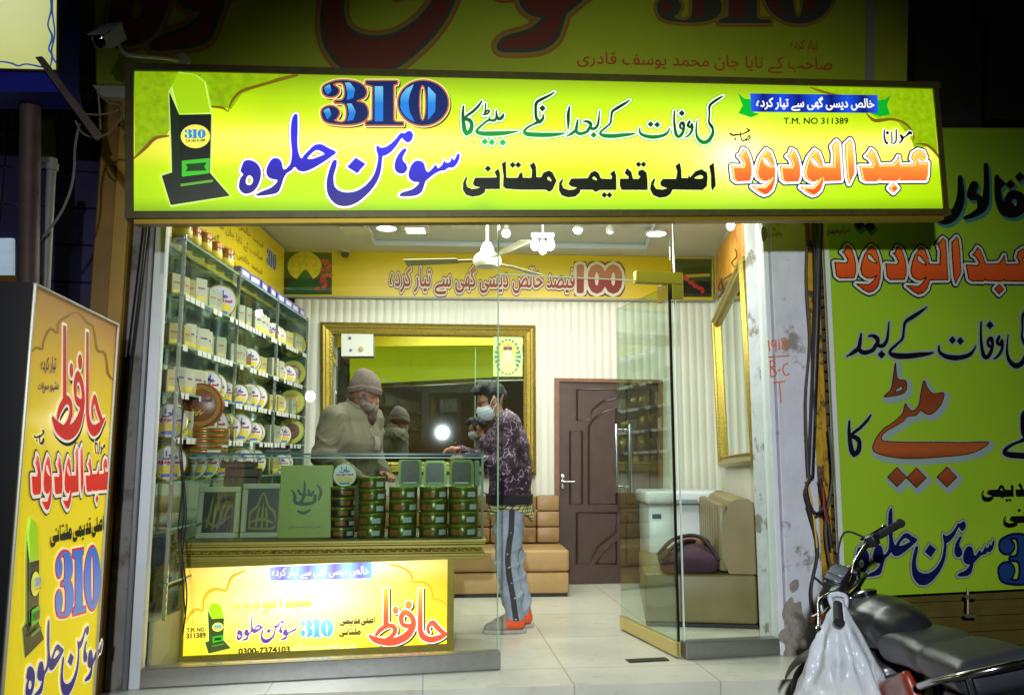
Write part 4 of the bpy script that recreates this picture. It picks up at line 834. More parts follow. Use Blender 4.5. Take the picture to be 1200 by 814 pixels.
put(W_HAFIZ, lambda x, y, e: mh(x + 12, y + 16, e), 'lettering_shadow', L_BK, ls, 8, E); letters(W_HAFIZ, mh, ls, [(11, L_WH), (0, L_RED)])
letters(W_ABDUL, lq(W_ABDUL, za, (50, 535), (358, 555), (356, 785), (52, 815)), ls, [(44, ink('ls_deep', S(40, 10, 60), .3)), (30, L_WH), (0, ramp_mat('ls_red2', [(0, S(215, 30, 20)), (.6, S(220, 40, 30)), (1, S(240, 120, 120))], glow=LG))])
letters(W_MAULANA, lq(W_MAULANA, za, (306, 528), (345, 538), (343, 588), (306, 580)), ls, [(12, L_WH), (3, L_BK)])
letters(W_SAHIB, lq(W_SAHIB, za, (62, 498), (103, 486), (101, 545), (63, 530)), ls, [(12, L_WH), (3, L_BK)])
letters(W_SWEETS, lq(W_SWEETS, za, (80, 300), (162, 288), (162, 345), (80, 338)), ls, [(0, ink('ls_purple', S(70, 30, 90), .3))])
letters(W_TAYAR, lq(W_TAYAR, za, (92, 200), (152, 195), (152, 262), (92, 262)), ls, [(2, ink('ls_purple', S(70, 30, 90), .3))])
letters(W_ASLI, lq(W_ASLI, zb, (165, 128), (386, 74), (386, 162), (166, 218)), ls, [(0, L_BK)])
letters(W_310, lq(W_310, zb, (186, 238), (368, 204), (370, 455), (186, 508)), ls, [(16, L_WH), (10, ink('ls_redline', S(210, 40, 30), LG)), (0, L_BL)], 'numerals')
letters(W_SOHAN, lq(W_SOHAN, zb, (60, 520), (380, 452), (380, 770), (60, 880), box=SOHAN_BOX), ls, [(18, L_WH), (0, L_NV)])
_tq = [LSP.hit(*zb(*p)) for p in ((56, 90), (136, 84), (140, 628), (44, 678))]
trophy(ls, quad_map(TROPHY[0][1], _tq, nL, TBOX), .35, 'ls_')
orn_pts = [[(58, 175, 2), (75, 160, 5), (98, 165, 4), (104, 135, 4), (130, 85, 5), (158, 100, 4), (165, 60, 4), (200, 35, 5), (230, 20, 4), (252, 30, 4), (278, 60, 5), (300, 75, 4), (310, 120, 4), (318, 170, 5), (345, 180, 5), (355, 215, 4), (360, 262, 6), (382, 290, 3)]]
orn(orn_pts, 20, 360, 3.392, LSP, ls, ink('ls_orn', S(136, 92, 24), .4), E, .5)
# ------------------------------------------------------------------ band board with pictures, side boards
BDP = BKP.off(.04)
nb = Vector(-BKP.n)
q = [BDP.v(329, 293), BDP.v(836, 302), BDP.v(836, 351), BDP.v(329, 346)]
bd = thing('wall_board', 'long yellow board with dark red Urdu writing and 100 across the back wall', 'sign', q[3])
b = MB(); b.slab(q, -nb * .03); b.build('panel', mat('yellow_print', S(222, 194, 24), .35, noise=(2, .05)), bd)
b = MB(); b.slab([q[3], q[2], q[2] - Vector((0, 0, .02)), q[3] - Vector((0, 0, .02))], -nb * .032); b.build('lower_trim', mat('trim_grey', S(150, 150, 130), .4), bd)
BR = ramp_mat('band_red', [(0, S(120, 24, 16)), (.45, S(150, 36, 24)), (.55, S(176, 96, 70)), (1, S(190, 120, 90))]); BW = mat('band_white', S(226, 215, 190), .4); BK_ = mat('band_dark', S(88, 28, 20), .4)
letters(W_100, quad_px(W_100, BDP, [(678, 312), (727, 312.5), (727, 342), (678, 341.5)]), bd, [(13, BK_), (8, BW), (0, BR)], 'numerals')
letters(W_BAND, quad_px(W_BAND, BDP, [(457, 310), (673, 313), (673, 346), (457, 344)]), bd, [(12, BK_), (7.5, BW), (1, BR)])
def pic(parent, plane, c, dark, first=True):
    w = Word([('p', c)], .6, 3); put(w, px_map(plane, 0, 0, 1.), 'picture', dark, parent, 0, .002)
def pim(shapes, name, m, parent, plane, eps, step=.5): put(Word(shapes, step, 3), px_map(plane, 0, 0, 1.), name, m, parent, 0, eps)
pic(bd, BDP, [(333, 295), (389, 296), (389, 345), (333, 345)], mat('pic_olive', S(60, 62, 22), .4))
pim([('e', 357, 312, 20, 17)], 'sun_disc', mat('pic_yellow', S(226, 204, 40), .4, noise=(20, .2)), bd, BDP, .004)
pim([('ps', [(336, 344), (337, 334), (346, 330), (350, 324), (358, 316), (365, 324), (370, 330), (378, 334), (379, 344)])], 'green_dome', mat('pic_green', S(16, 84, 30), .4), bd, BDP, .006)
fl_ = [('e', 384 + random.uniform(-6, 5) - max(0, (i - 8)) * 1.1, 306 + i * 2.0 + random.uniform(-2, 2), 2.6, 2.4) for i in range(18)]
pim(fl_, 'red_flowers', mat('pic_red', S(190, 50, 50), .4, noise=(60, .5)), bd, BDP, .008)
pic(bd, BDP, [(788, 303), (834, 303.5), (834, 348), (788, 348)], mat('pic_grey', S(52, 54, 40), .4))
pim([('p', [(800, 314), (832, 312), (832, 344), (800, 344)])], 'black_cube', mat('pic_black', S(14, 14, 12), .4), bd, BDP, .004)
pim([('p', [(800, 322), (832, 320.5), (832, 324), (800, 325.5)])], 'gold_belt', mat('pic_gold', S(190, 160, 60), .4), bd, BDP, .006)
pim([('e', 790 + (i * 2.6) % 34 + random.uniform(-1, 1), 318 + i * 1.7 + random.uniform(-2, 2), 2.6, 2.4) for i in range(16)], 'red_flowers', mat('pic_red', S(190, 50, 50), .4), bd, BDP, .008)
# board on the right wall, poster wall over the left shelves
RBP = RWP.off(.03)
rq = [(832, 296), (872, 252), (872, 306), (832, 350)]
q = [RBP.v(839, 295), RBP.v(882, 230), RBP.v(882, 292), RBP.v(839, 349)]
sb = thing('picture_board', 'orange and yellow picture board high on the right wall', 'sign', q[3])
b = MB(); b.slab(q, Vector(RBP.n) * .02); b.build('panel', mat('orange_print', S(206, 140, 50), .35, noise=(5, .35), dirt=(6, .55, S(190, 60, 40), .1)), sb)
b = MB(); b.tube([q[3], q[2]], .018, 6); b.build('lower_trim', mat('gold_trim', S(140, 116, 40), .35, .6), sb)
b = MB(); b.tube([Vector(RBP.hit(*p, .03)) for p in _cr([(866, 292), (868, 300), (862, 308), (868, 316), (860, 322), (850, 330), (852, 340), (846, 338), (850, 326)], 5)], .006, 6)
solo('loose_wire', b, mat('black_wire', S(18, 18, 18), .5), 'loose black wire squiggling on the right wall below the picture board', 'wire', RBP.v(862, 308), smooth=60)
LW = -2.19
q = [Vector((LW, 4.6, CEIL - .02)), Vector((LW, 7.6, CEIL - .02)), Vector((LW, 7.6, 2.54)), Vector((LW, 4.6, 2.54))]
pb = thing('wall_poster', 'yellow printed board with lines of small brown script above the left shelves', 'sign', q[3])
b = MB(); b.slab(q, (-.02, 0, 0)); b.build('panel', mat('yellow_print', S(222, 194, 24), .35), pb)
for k in range(4):
    zq = 3.08 - k * .12
    P_ = [(LW, 5.0, zq), (LW, 6.95, zq), (LW, 6.95, zq - .085), (LW, 5.0, zq - .085)]
    letters(W_SMALL if k % 2 else W_BAND, quad_map(W_SMALL if k % 2 else W_BAND, P_, (1, 0, 0)), pb, [(0, mat('brown_script', S(120, 70, 30), .4))], e0=1)
letters(W_310, quad_map(W_310, [(LW, 7.05, 3.05), (LW, 7.35, 3.05), (LW, 7.35, 2.9), (LW, 7.05, 2.9)], (1, 0, 0)), pb, [(9, BW), (0, mat('blue_print', S(30, 70, 150), .4))], 'numerals', 1)

# ------------------------------------------------------------------ left display shelving (glass shelves on chrome uprights)
M_SHG = glass_mat('shelf_glass', (.80, .90, .85), .10); M_SHEDGE = mat('shelf_edge', S(120, 160, 146), .2, spec=.6)
SX, SB = -1.93, -2.17
M_MIRR = mat('tinted_mirror', S(176, 196, 182), .06, .75)
su = thing('shelf_unit', 'wall of glass shelves on chrome uprights packed with round sweet tins', 'shelf', (-2.05, 6, 0))
b = MB(); b.box((SB - .02, 4.62, .3), (SB, 7.62, 2.5)); b.build('back_panel', M_MIRR, su)
SH_Z = [2.48, 2.15, 1.85, 1.57, 1.31, 1.06, .80, .5]; BAYS = [4.66, 5.62, 6.58, 7.56]
for z in SH_Z:
    b = MB(); b.box((SB + .002, 4.63, z - .010), (SX, 7.58, z)); o = b.build('shelf', M_SHG, su)
    b = MB(); b.box((SX + .0005, 4.63, z - .011), (SX + .004, 7.58, z + .001)); b.build('front_edge', M_SHEDGE, o)
    b = MB(); y = 4.7
    while y < 7.5 and z > 1.2 and z < 2.4:
        w_ = random.uniform(.05, .075); b = MB(); b.box((SX + .0045, y, z - .034), (SX + .0058, y + w_, z + .001)); y += w_ + random.choice((.01, .015, .05, .16)); b.build('price_tag', mat('tag_%d' % (int(z * 100) % 2), (S(222, 214, 150), S(214, 214, 208))[int(z * 100) % 2], .5), o)
for y in BAYS:
    b = MB()
    b.box((SX - .012, y - .007, .3), (SX + .008, y + .007, 2.5))
    for k in range(52): b.box((SX + .0082, y - .003, .32 + k * .042), (SX + .0098, y + .003, .335 + k * .042))
    b.build('upright', mat('upright_chrome', S(176, 184, 180), .22, .85), su)
b = MB(); b.box((SB, 7.585, .3), (SX - .02, 7.605, 2.5)); b.build('end_panel', M_MIRR, su)
b = MB(); b.box((SB, 4.62, .0), (SX - .04, 7.6, .3)); b.build('plinth', mat('plinth', S(150, 150, 130), .5), su)

# tins and cartons
M_TIN = [mat('tin_yellow', S(206, 190, 60), .3, .2), mat('tin_olive', S(120, 122, 40), .3, .3), mat('tin_green', S(96, 130, 36), .3, .2), mat('tin_copper', S(150, 84, 44), .3, .5)]
M_LID = mat('lid_white', S(214, 212, 220), .3); M_RIM = mat('lid_rim', S(196, 186, 70), .25, .5); M_LBLUE = mat('label_blue', S(46, 30, 130), .4); M_LRED = mat('label_red', S(170, 30, 40), .4); M_LYEL = mat('label_yellow', S(222, 200, 70), .4)
M_LCY = mat('label_sky', S(70, 120, 200), .4)
def lid_print(parent, R, y, full=True):
    """label printing on a round lid lying in the local xz plane at y (facing -y)"""
    nrm_ = np.array([0, -1., 0])
    def qd(word, x0, z0, x1, z1): return quad_map(word, [(x0, y, z1), (x1, y, z1), (x1, y, z0), (x0, y, z0)], nrm_)
    def p_(word, q4, name, m, iso, e):
        v, f = word.mesh(iso); bb = MB(); bb.v = [tuple(p) for p in qd(word, *q4)(v[:, 0], v[:, 1], e)]; bb.f = f; return bb.build(name, m, parent, world=False)
    p_(W_LID1, (-.45 * R, .22 * R, .45 * R, .68 * R), 'lettering', M_LBLUE, 4, .001)
    p_(W_LID2, (-.72 * R, -.12 * R, .72 * R, .2 * R), 'lettering', M_LRED, 8, .001)
    p_(W_LIDB, (-.6 * R, -.62 * R, .6 * R, -.2 * R), 'label_band', M_LYEL, 0, .001)
    if full: p_(W_LIDB, (-.4 * R, -.78 * R, .4 * R, -.62 * R), 'label_band', M_LCY, 0, .0014)
W_LID1 = Word([('s', [(q[0], q[1], q[2] + 4) for q in s[1]]) if s[0] == 's' else s for s in [('p', [(133, 230), (180, 230), (180, 520), (130, 545)]), ('s', [(22, 605, 10), (65, 635, 24), (150, 655, 28), (230, 648, 30), (310, 610, 30), (358, 550, 24), (345, 440, 20), (272, 460, 19), (325, 528, 18)]), ('p', [(408, 228), (450, 228), (450, 560), (404, 560)]), ('s', [(423, 560, 20), (445, 610, 24), (500, 635, 25), (570, 622, 22), (662, 575, 8)]), ('s', [(492, 578, 14), (520, 500, 19), (605, 580, 18)])]], 16, 20)
W_LID2 = Word([('p', D1), ('p', W1o), ('p', sh(D1, 487, 5)), ('p', sh(W1o, 485, 5)), ('p', [(1030, 430), (1170, 430), (1168, 300), (1193, 180), (1243, 572), (1055, 580)]), ('p', sh([(255, 215), (305, 165), (345, 500), (295, 605)], dz)), ('p', sh([(515, 265), (595, 420), (730, 415), (790, 335), (800, 420), (935, 415), (920, 350), (985, 270), (1065, 345), (1085, 395), (1065, 570), (455, 578), (400, 430), (520, 435)], dz))], 24, 30)
W_LIDB = Word([('ps', [(0, 0), (100, 0), (100, 30), (0, 30)])], 4, 6)
def make_tin(R, T, body, lid=M_LID, name='round_tin', prints=True):
    """a flat round tin standing on its edge, lid facing local -y, resting at z=0"""
    t = thing(name, None, 'tin', (0, 0, 0)); M = Matrix.Translation((0, 0, R)) @ Matrix.Rotation(math.pi / 2, 4, 'X')
    b = MB(); b.lathe([(.0, -T), (R * .97, -T), (R, -T * .92), (R, -.012), (R * .98, -.008)], 28, M); b.build('can', body, t, world=False, smooth=40)
    b = MB(); b.lathe([(R * 1.012, -.016), (R * 1.015, -.002), (R * .99, .001), (R * .93, -.001)], 32, M); b.build('lid_rim', M_RIM if body != M_TIN[3] else M_TIN[3], t, world=False, smooth=40)
    b = MB(); b.lathe([(0, .0), (R * .925, .0), (R * .93, -.003)], 28, M); l = b.build('lid', lid, t, world=False, smooth=40)
    if prints:
        e = bpy.data.objects.new('x', None); e.matrix_basis = Matrix.Translation((0, 0, R)); 
        lid_print(l, R, 0, True)
        for c in [q for q in bpy.data.objects if q.parent == l]:
            c.data.transform(Matrix.Translation((0, -.0008, R)))
        bpy.data.objects.remove(e)
    return t
def make_carton(w, d, h, m, win=True):
    t = thing('sweet_carton', None, 'carton', (0, 0, 0))
    b = MB(); b.box((-w / 2, -d / 2, 0), (w / 2, d / 2, h), None, .003); b.build('box', m, t, world=False)
    b = MB(); b.box((-w / 2 + .008, -d / 2 - .0012, h * .12), (w / 2 - .008, -d / 2 - .0002, h * .30), None); b.build('label', M_LYEL if win is not None else mat('label_tan', S(190, 176, 120), .5), t, world=False)
    b = MB(); b.add([(-w * .3 + w * .6 * i / 8, -d / 2 - .0012, h * (.62 + .02 * math.sin(i * 2.3) - (.035 if j else -.035))) for j in (0, 1) for i in range(9)], [(i, i + 1, i + 10, i + 9) for i in range(8)]); b.build('lettering', mat('label_violet', S(96, 80, 130), .5) if win else mat('label_rose', S(160, 84, 74), .5), t, world=False)
    return t
tinA = make_tin(.105, .07, M_TIN[0]); tinB = make_tin(.085, .06, M_TIN[1]); tinC = make_tin(.115, .05, M_TIN[2], mat('lid_lilac', S(196, 190, 220), .3))
cartA = make_carton(.085, .07, .165, mat('carton_white', S(186, 186, 160), .45, noise=(9, .12))); cartB = make_carton(.075, .06, .14, mat('carton_cream', S(172, 164, 104), .45, noise=(9, .12)), False)
cartC = make_carton(.07, .06, .15, mat('carton_sage', S(150, 160, 132), .4, noise=(9, .15)), None); cartD = make_carton(.11, .05, .10, mat('carton_brown', S(112, 84, 48), .45, noise=(9, .2)), False)
used = set()
ORD = ['first', 'second', 'third', 'fourth', 'fifth', 'sixth', 'seventh', 'eighth', 'ninth', 'tenth', 'eleventh', 'twelfth', 'thirteenth', 'fourteenth', 'fifteenth']
SHN = ['top', 'second', 'third', 'fourth', 'fifth', 'sixth']; BYN = ['near bay', 'middle bay', 'far bay']
def inst(proto, loc, deg, label, group, scale=1.):
    o = proto if proto.name not in used else copy_tree(proto)
    used.add(o.name); o.location = loc; o.rotation_euler = (0, 0, math.radians(deg)); o.scale = (scale,) * 3
    o['label'] = label; o['group'] = group; return o
# per shelf and bay: runs of (kind, how many); lids face the shop (+x) turned a little to the street
plan = {(1, 0): [('cb', 3), ('ca', 2), ('cc', 3), ('tc', 1)], (1, 1): [('cc', 3), ('cd', 1), ('ca', 3)], (1, 2): [('tb', 2), ('cb', 3), ('cc', 3)],
        (2, 0): [('cb', 2), ('ca', 4), ('cc', 3)], (2, 1): [('cc', 3), ('cd', 1), ('tb', 2), ('cb', 2)], (2, 2): [('ca', 3), ('tb', 2), ('cc', 2)],
        (3, 0): [('cb', 1), ('ca', 5), ('ta', 2)], (3, 1): [('tb', 2), ('cc', 2), ('ta', 2)], (3, 2): [('cb', 3), ('tb', 1), ('cc', 2)],
        (4, 0): [('ta', 1), ('ca', 3), ('ta', 2)], (4, 1): [('ta', 3), ('tb', 2)], (4, 2): [('cc', 3), ('tb', 2)],
        (5, 0): [('ta', 2), ('ta', 2)], (5, 1): [('tb', 2), ('ta', 3)], (5, 2): [('cb', 3), ('tb', 2)]}
KIND = {'ta': (tinA, .19, 'round yellow tin with a white lid', 'round sweet tins on the left shelves'), 'tb': (tinB, .16, 'small round olive tin with a white lid', 'round sweet tins on the left shelves'), 'tc': (tinC, .20, 'large round green tin with a lilac lid', 'round sweet tins on the left shelves'),
        'ca': (cartA, .108, 'tall white sweet carton', 'sweet cartons on the left shelves'), 'cc': (cartC, .09, 'slim sage sweet carton', 'sweet cartons on the left shelves'), 'cd': (cartD, .13, 'squat brown carton', 'sweet cartons on the left shelves'), 'cb': (cartB, .1, 'small cream sweet carton', 'sweet cartons on the left shelves')}
for (sh_, bay), runs in plan.items():
    y = BAYS[bay] + .09; y1 = BAYS[bay + 1] - .05; n_of = {}
    tot = sum(KIND[k][1] * n for k, n in runs); sp = min(1.12, (y1 - y) / tot)
    for k, n in runs:
        for i in range(n):
            pr, wd, nm, gr = KIND[k]; n_of[k] = n_of.get(k, 0) + 1
            tin = k[0] == 't'
            lab = '%s on the %s shelf, %s of %s' % (nm, SHN[sh_], ORD[n_of[k] - 1], BYN[bay])
            inst(pr, (SX - (.07 if tin else .06) + random.uniform(-.05, .006), y + wd * sp / 2, SH_Z[sh_] + .001), (50 if tin else 66) + random.uniform(-14, 14), lab, gr, 1. if not tin else random.uniform(.9, 1.02))
            y += wd * sp
# small jars and tins along the very top shelf, with purple cartons further back
jar = thing('spice_jar', None, 'jar', (0, 0, 0))
b = MB(); b.lathe([(0, 0), (.052, 0), (.056, .008), (.056, .095), (.05, .105)], 20); b.build('body', mat('jar_amber', S(150, 110, 50), .2, noise=(14, .3)), jar, world=False, smooth=40)
b = MB(); b.lathe([(.053, .105), (.053, .135), (.05, .14), (0, .14)], 20); b.build('lid', mat('jar_lid', S(150, 74, 34), .35, .3), jar, world=False, smooth=40)
b = MB(); b.lathe([(.0565, .03), (.0572, .031), (.0572, .075), (.0565, .076)], 20); b.build('label', M_LYEL, jar, world=False, smooth=40)
for i, y in enumerate((4.78, 4.93, 5.1, 5.3, 5.52)):
    inst(jar, (SX - .07, y, SH_Z[0] + .001), 20 * i, 'amber jar with a copper lid on the top glass shelf, %s from the street' % ORD[i], 'jars on the top shelf', 1.05 - .06 * (i % 2))
pc = thing('purple_carton', None, 'carton', (0, 0, 0))
b = MB(); b.box((-.06, -.1, 0), (.06, .1, .075), None, .003); b.build('box', mat('carton_purple', S(96, 84, 170), .4), pc, world=False)
b = MB(); b.box((.0602, -.075, .02), (.0614, .075, .055)); b.build('label', M_LID, pc, world=False)
for i in range(8): inst(pc, (SX - .07, 5.78 + .23 * i, SH_Z[0] + .001), random.uniform(-6, 6), 'flat purple carton on the top glass shelf, %s from the street' % ORD[i], 'purple cartons on the top shelf')
# four open round tins shown upright at the far end of the shelves
def tray(fill):
    t = make_tin(.115, .05, mat('tin_dark', S(40, 44, 20), .3, .3), mat('tray_green', S(120, 134, 30), .3, .3), 'display_tin', False)
    M = Matrix.Translation((0, -.004, .115)) @ Matrix.Rotation(math.pi / 2, 4, 'X')
    b = MB(); b.lathe([(0, .003), (.072, .003), (.076, .0)], 24, M); b.build('sweets', fill, t, world=False, smooth=40); return t
fills = [mat('sweet_brown', S(110, 74, 64), .6, noise=(60, .6), bump=(80, .8)), mat('sweet_pink', S(130, 70, 84), .6, noise=(60, .6), bump=(80, .8)), mat('sweet_gold', S(180, 150, 60), .5, noise=(40, .5), bump=(50, .6))]
for k, (px_, py_) in enumerate(((343, 404), (343, 437), (342, 471), (341, 505))):
    p = at(px_, py_, 7.46); t = tray(fills[(0, 1, 2, 0)[k]])
    t.location = (p.x, p.y, p.z - .115); t.rotation_euler = (0, 0, math.radians(8))
    tag(t, '%s round green display tin of %s at the shelf end' % (('topmost', 'second from top', 'third from top', 'lowest')[k], ('brown sweets', 'pink sweets', 'golden sweets', 'dark sweets')[k]), 'tin', 'display tins at the shelf end')
    b = MB(); b.box((p.x - .11, p.y - .02, p.z - .132), (p.x + .11, 7.56, p.z - .117)); b.build('ledge', M_SHG, su)

# ------------------------------------------------------------------ counter
MC = frame(-1.97, 5.02, 0, 6.65); MCi = MC.inverted()
def cx(px, py, pl=CFP): return (MCi @ pl.v(px, py)).x
zLb, zLt, zCt = zof(400, 657, CBP), zof(400, 633, CBP), zof(400, 531, CBP)
xR, xB, xL = cx(566, 600, CBP), cx(532, 720), cx(211, 600, CBP)
ct = thing('counter', 'shop counter with a green glass case over a gold ledge and lit yellow panel', 'counter', MC @ Vector((.8, .2, 0)))
M_CGL = glass_mat('case_glass', (.84, .90, .85), .04); M_OLG = mat('olive_gold', S(150, 138, 62), .35, .45, noise=(8, .12)); M_GOLD = mat('old_gold', S(170, 148, 56), .32, .7, noise=(40, .25), bump=(50, .5))
M_CREAMP = mat('cream_panel', S(196, 188, 140), .4, noise=(3, .05))
cd = .5
b = MB(); b.box((xL + .02, .012, 0), (xB, cd, zLb), MC, .004); b.build('base', M_CREAMP, ct)
b = MB(); zz = zLb
for (h0, h1, dp) in ((0, .14, .03), (.14, .30, .048), (.30, .40, .040), (.58, .74, .066), (.74, .86, .056), (.86, 1., .075)):
    b.box((xL - dp * .5, -dp, zLb + (zLt - zLb) * h0), (xR + dp * .3, cd + .02, zLb + (zLt - zLb) * h1 - .0005), MC, .003)
b.box((xL, -.035, zLb + (zLt - zLb) * .4), (xR, cd, zLb + (zLt - zLb) * .58), MC)
b.build('ledge', M_OLG, ct)
b = MB(); zr = zLb + (zLt - zLb) * .49; k = 0; x = xL + .01
while x < xR:
    rr = .011 if k % 3 else .015
    b.tube([MC @ Vector((x - .014, -.040, zr - .006 * (1 if k % 2 else -1))), MC @ Vector((x, -.046, zr)), MC @ Vector((x + .014, -.040, zr + .006 * (1 if k % 2 else -1)))], [.004, rr, .004], 6); x += .026; k += 1
b.build('ledge_ornament', M_GOLD, ct, smooth=60)
yF = -.055
b = MB(); b.box((xL, yF, zLt + .002), (xR, yF + .008, zCt - .012), MC); b.build('front_glass', M_CGL, ct)
b = MB(); b.box((xR - .008, yF + .01, zLt + .002), (xR, cd - .02, zCt - .012), MC); b.build('side_glass', M_CGL, ct)
b = MB(); b.box((xL - .005, yF - .012, zCt - .010), (xR + .012, cd, zCt), MC); tg = b.build('top_glass', glass_mat('top_glass', (.90, .95, .92), .06), ct)
b = MB(); b.box((xL - .005, yF - .0145, zCt - .011), (xR + .012, yF - .0125, zCt + .001), MC); b.build('glass_edge', mat('edge_teal', S(60, 104, 100), .15), ct)
b = MB(); b.box((xR - .010, yF - .002, zLt), (xR + .003, yF + .012, zCt - .013), MC); b.box((xL - .003, yF - .002, zLt), (xL + .014, yF + .014, zCt - .013), MC).build('corner_post', mat('corner_green', S(70, 96, 74), .3, .2), ct)
b = MB(); b.box((xL + .01, yF + .01, zLt - .001), (xR - .01, cd - .02, zLt + .006), MC); b.build('case_floor', mat('case_floor', S(90, 84, 50), .6), ct)
b = MB(); b.box((xL, yF - .003, zCt - .03), (xR, yF - .0005, zCt - .022), MC); b.build('glass_line', mat('edge_pale', S(120, 150, 140), .2), ct)
# lit panel
LBP = CFP.off(.012)
pq = [LBP.v(217.5, 665), LBP.v(524.5, 654.5), LBP.v(523.5, 753.5), LBP.v(214.5, 768)]
nC = Vector(-CFP.n)
PF = lit_face('lightbox_sheet', [(0, S(248, 226, 8)), (.12, S(244, 210, 14)), (.6, S(240, 200, 20)), (1, S(222, 182, 18))], [H(.46, .62, .26, .34, 1.3, (1, 1, .95)), H(.55, .95, .33, .14, 1.2, (1, 1, .95)), H(.3, .45, .3, .35, .4, (1, .9, .3)), H(1., .9, .06, .8, -.15, (1, .6, .1))], .98, .03)  # overexposed white centre painted into the panel's emission
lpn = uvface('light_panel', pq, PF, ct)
b = MB()
fr = [LBP.v(210.5, 659.5), LBP.v(532, 648), LBP.v(531, 763.5), LBP.v(207.5, 777)]
for i in range(4):
    a, c_ = pq[i], pq[(i + 1) % 4]; A, C_ = fr[i], fr[(i + 1) % 4]
    b.slab([a, c_, C_ + nC * .0, A + nC * .0], nC * .014)
b.build('panel_frame', mat('panel_frame', S(140, 126, 40), .35, .5, noise=(14, .12)), ct)
zl = lambda a, c: (210 + a / 5.217, 655 + c / 5.217); zr_ = lambda a, c: (430 + a / 6.782, 655 + c / 6.782)
def cq(word, z, *c, box=None): return quad_px(word, LBP, [z(*p) for p in c], box)
CG = .95
C_RED = ramp_mat('cb_red', [(0, S(226, 70, 36)), (.5, S(236, 90, 40)), (.75, S(250, 150, 40)), (1, S(255, 215, 60))], glow=CG); C_WH = ink('cb_white', S(255, 255, 235), 1.0); C_DK = mat('cb_dark', S(60, 60, 20), .4)
mh = px_map(LBP, 430, 655, 6.782)
put(W_HAFIZ, lambda x, y, e: mh(x + 12, y + 10, e), 'lettering_shadow', C_DK, lpn, 8, E); letters(W_HAFIZ, mh, lpn, [(9, C_WH), (0, C_RED)])
letters(W_ABDUL, cq(W_ABDUL, zl, (325, 195), (812, 180), (812, 325), (325, 345)), lpn, [(0, ramp_mat('cb_orange', [(0, S(255, 236, 130)), (.35, S(255, 205, 90)), (.5, S(255, 236, 150)), (1, S(255, 252, 225))], glow=1.))])  # pale ink colours carry the washed-out glare of the panel centre
letters(W_SOHAN, cq(W_SOHAN, zl, (345, 342), (722, 336), (722, 508), (350, 518), box=SOHAN_BOX), lpn, [(14, C_WH), (0, ramp_mat('cb_violet', [(0, S(96, 40, 130)), (.6, S(130, 80, 170)), (1, S(200, 170, 225))], glow=.85))])
letters(W_310, cq(W_310, zl, (745, 368), (942, 362), (945, 470), (745, 476)), lpn, [(12, C_WH), (0, ramp_mat('cb_sky', [(0, S(60, 170, 240)), (1, S(150, 220, 250))], glow=1.))], 'numerals')
letters(W_ASLI1, cq(W_ASLI1, zl, (982, 352), (1200, 346), (1200, 402), (982, 408)), lpn, [(0, ink('cb_olive', S(96, 92, 20), .3))])
letters(W_MULTANI, cq(W_MULTANI, zl, (978, 424), (1112, 418), (1112, 468), (978, 474)), lpn, [(0, ink('cb_olive', S(96, 92, 20), .3))])
letters(W_TM1, cq(W_TM1, zl, (48, 420), (160, 414), (160, 438), (48, 444)), lpn, [(0, C_DK)]); letters(W_TM2, cq(W_TM2, zl, (46, 452), (162, 446), (162, 476), (46, 482)), lpn, [(0, C_DK)])
letters(W_TEL, cq(W_TEL, zl, (364, 544), (675, 530), (675, 564), (364, 580)), lpn, [(0, C_DK)])
letters(W_SMALL, cq(W_SMALL, zl, (690, 522), (1085, 508), (1085, 546), (690, 560)), lpn, [(8, ink('cb_pale', S(250, 240, 170), .95)), (0, ink('cb_pinkish', S(210, 170, 110), .8))])
put(Word([('p', [(0, 0), (620, -22), (620, 92), (0, 100)])], 8, 12), quad_px(Word([('p', [(0, 0), (620, -22), (620, 92), (0, 100)])], 8, 12), LBP, [zl(554, 28), zl(1178, 12), zl(1178, 122), zl(554, 130)]), 'ribbon', ramp_mat('cb_ribbon', [(0, S(170, 190, 250)), (.12, S(130, 110, 220)), (.25, S(170, 220, 250)), (.37, S(140, 120, 225)), (.5, S(180, 230, 255)), (.63, S(140, 120, 225)), (.76, S(170, 220, 250)), (.88, S(130, 110, 220)), (1, S(130, 200, 245))], 'X', glow=1.), lpn, 0, E * 2)  # ribbon colours paled to paint in the panel's glare
letters(W_RIBBON, cq(W_RIBBON, zl, (570, 48), (1160, 32), (1160, 108), (570, 118)), lpn, [(0, C_WH)], e0=4)
_tq = [LBP.hit(*zl(*p)) for p in ((182, 262), (288, 262), (320, 552), (158, 580))]
trophy(lpn, quad_map(TROPHY[0][1], [LBP.hit(*zl(*p)) for p in ((155, 262), (322, 258), (322, 566), (155, 580))], nC, TBOX), .9, 'cb_')
for nme in ('emblem_base', 'emblem_side', 'emblem_front'):
    MATS['ink_cb_' + nme].node_tree.nodes['Principled BSDF'].inputs['Emission Color'].default_value = (*S(70, 96, 30), 1)
orn([[(40, 388, 4), (70, 330, 9), (110, 304, 8), (146, 312, 6), (150, 250, 7), (178, 200, 10), (230, 180, 9), (285, 190, 6), (300, 150, 7), (330, 100, 9), (400, 70, 5)]], 210, 655, 5.217, LBP, lpn, ink('cb_arch', S(246, 176, 20), .95), E, .5)
orn([[(180, 40, 6), (280, 65, 9), (345, 110, 9), (365, 175, 7), (400, 180, 7), (460, 185, 10), (510, 230, 10), (530, 310, 7), (570, 318, 9), (615, 345, 9), (632, 375, 5)]], 430, 655, 6.782, LBP, lpn, ink('cb_arch', S(246, 176, 20), .95), E, .5)

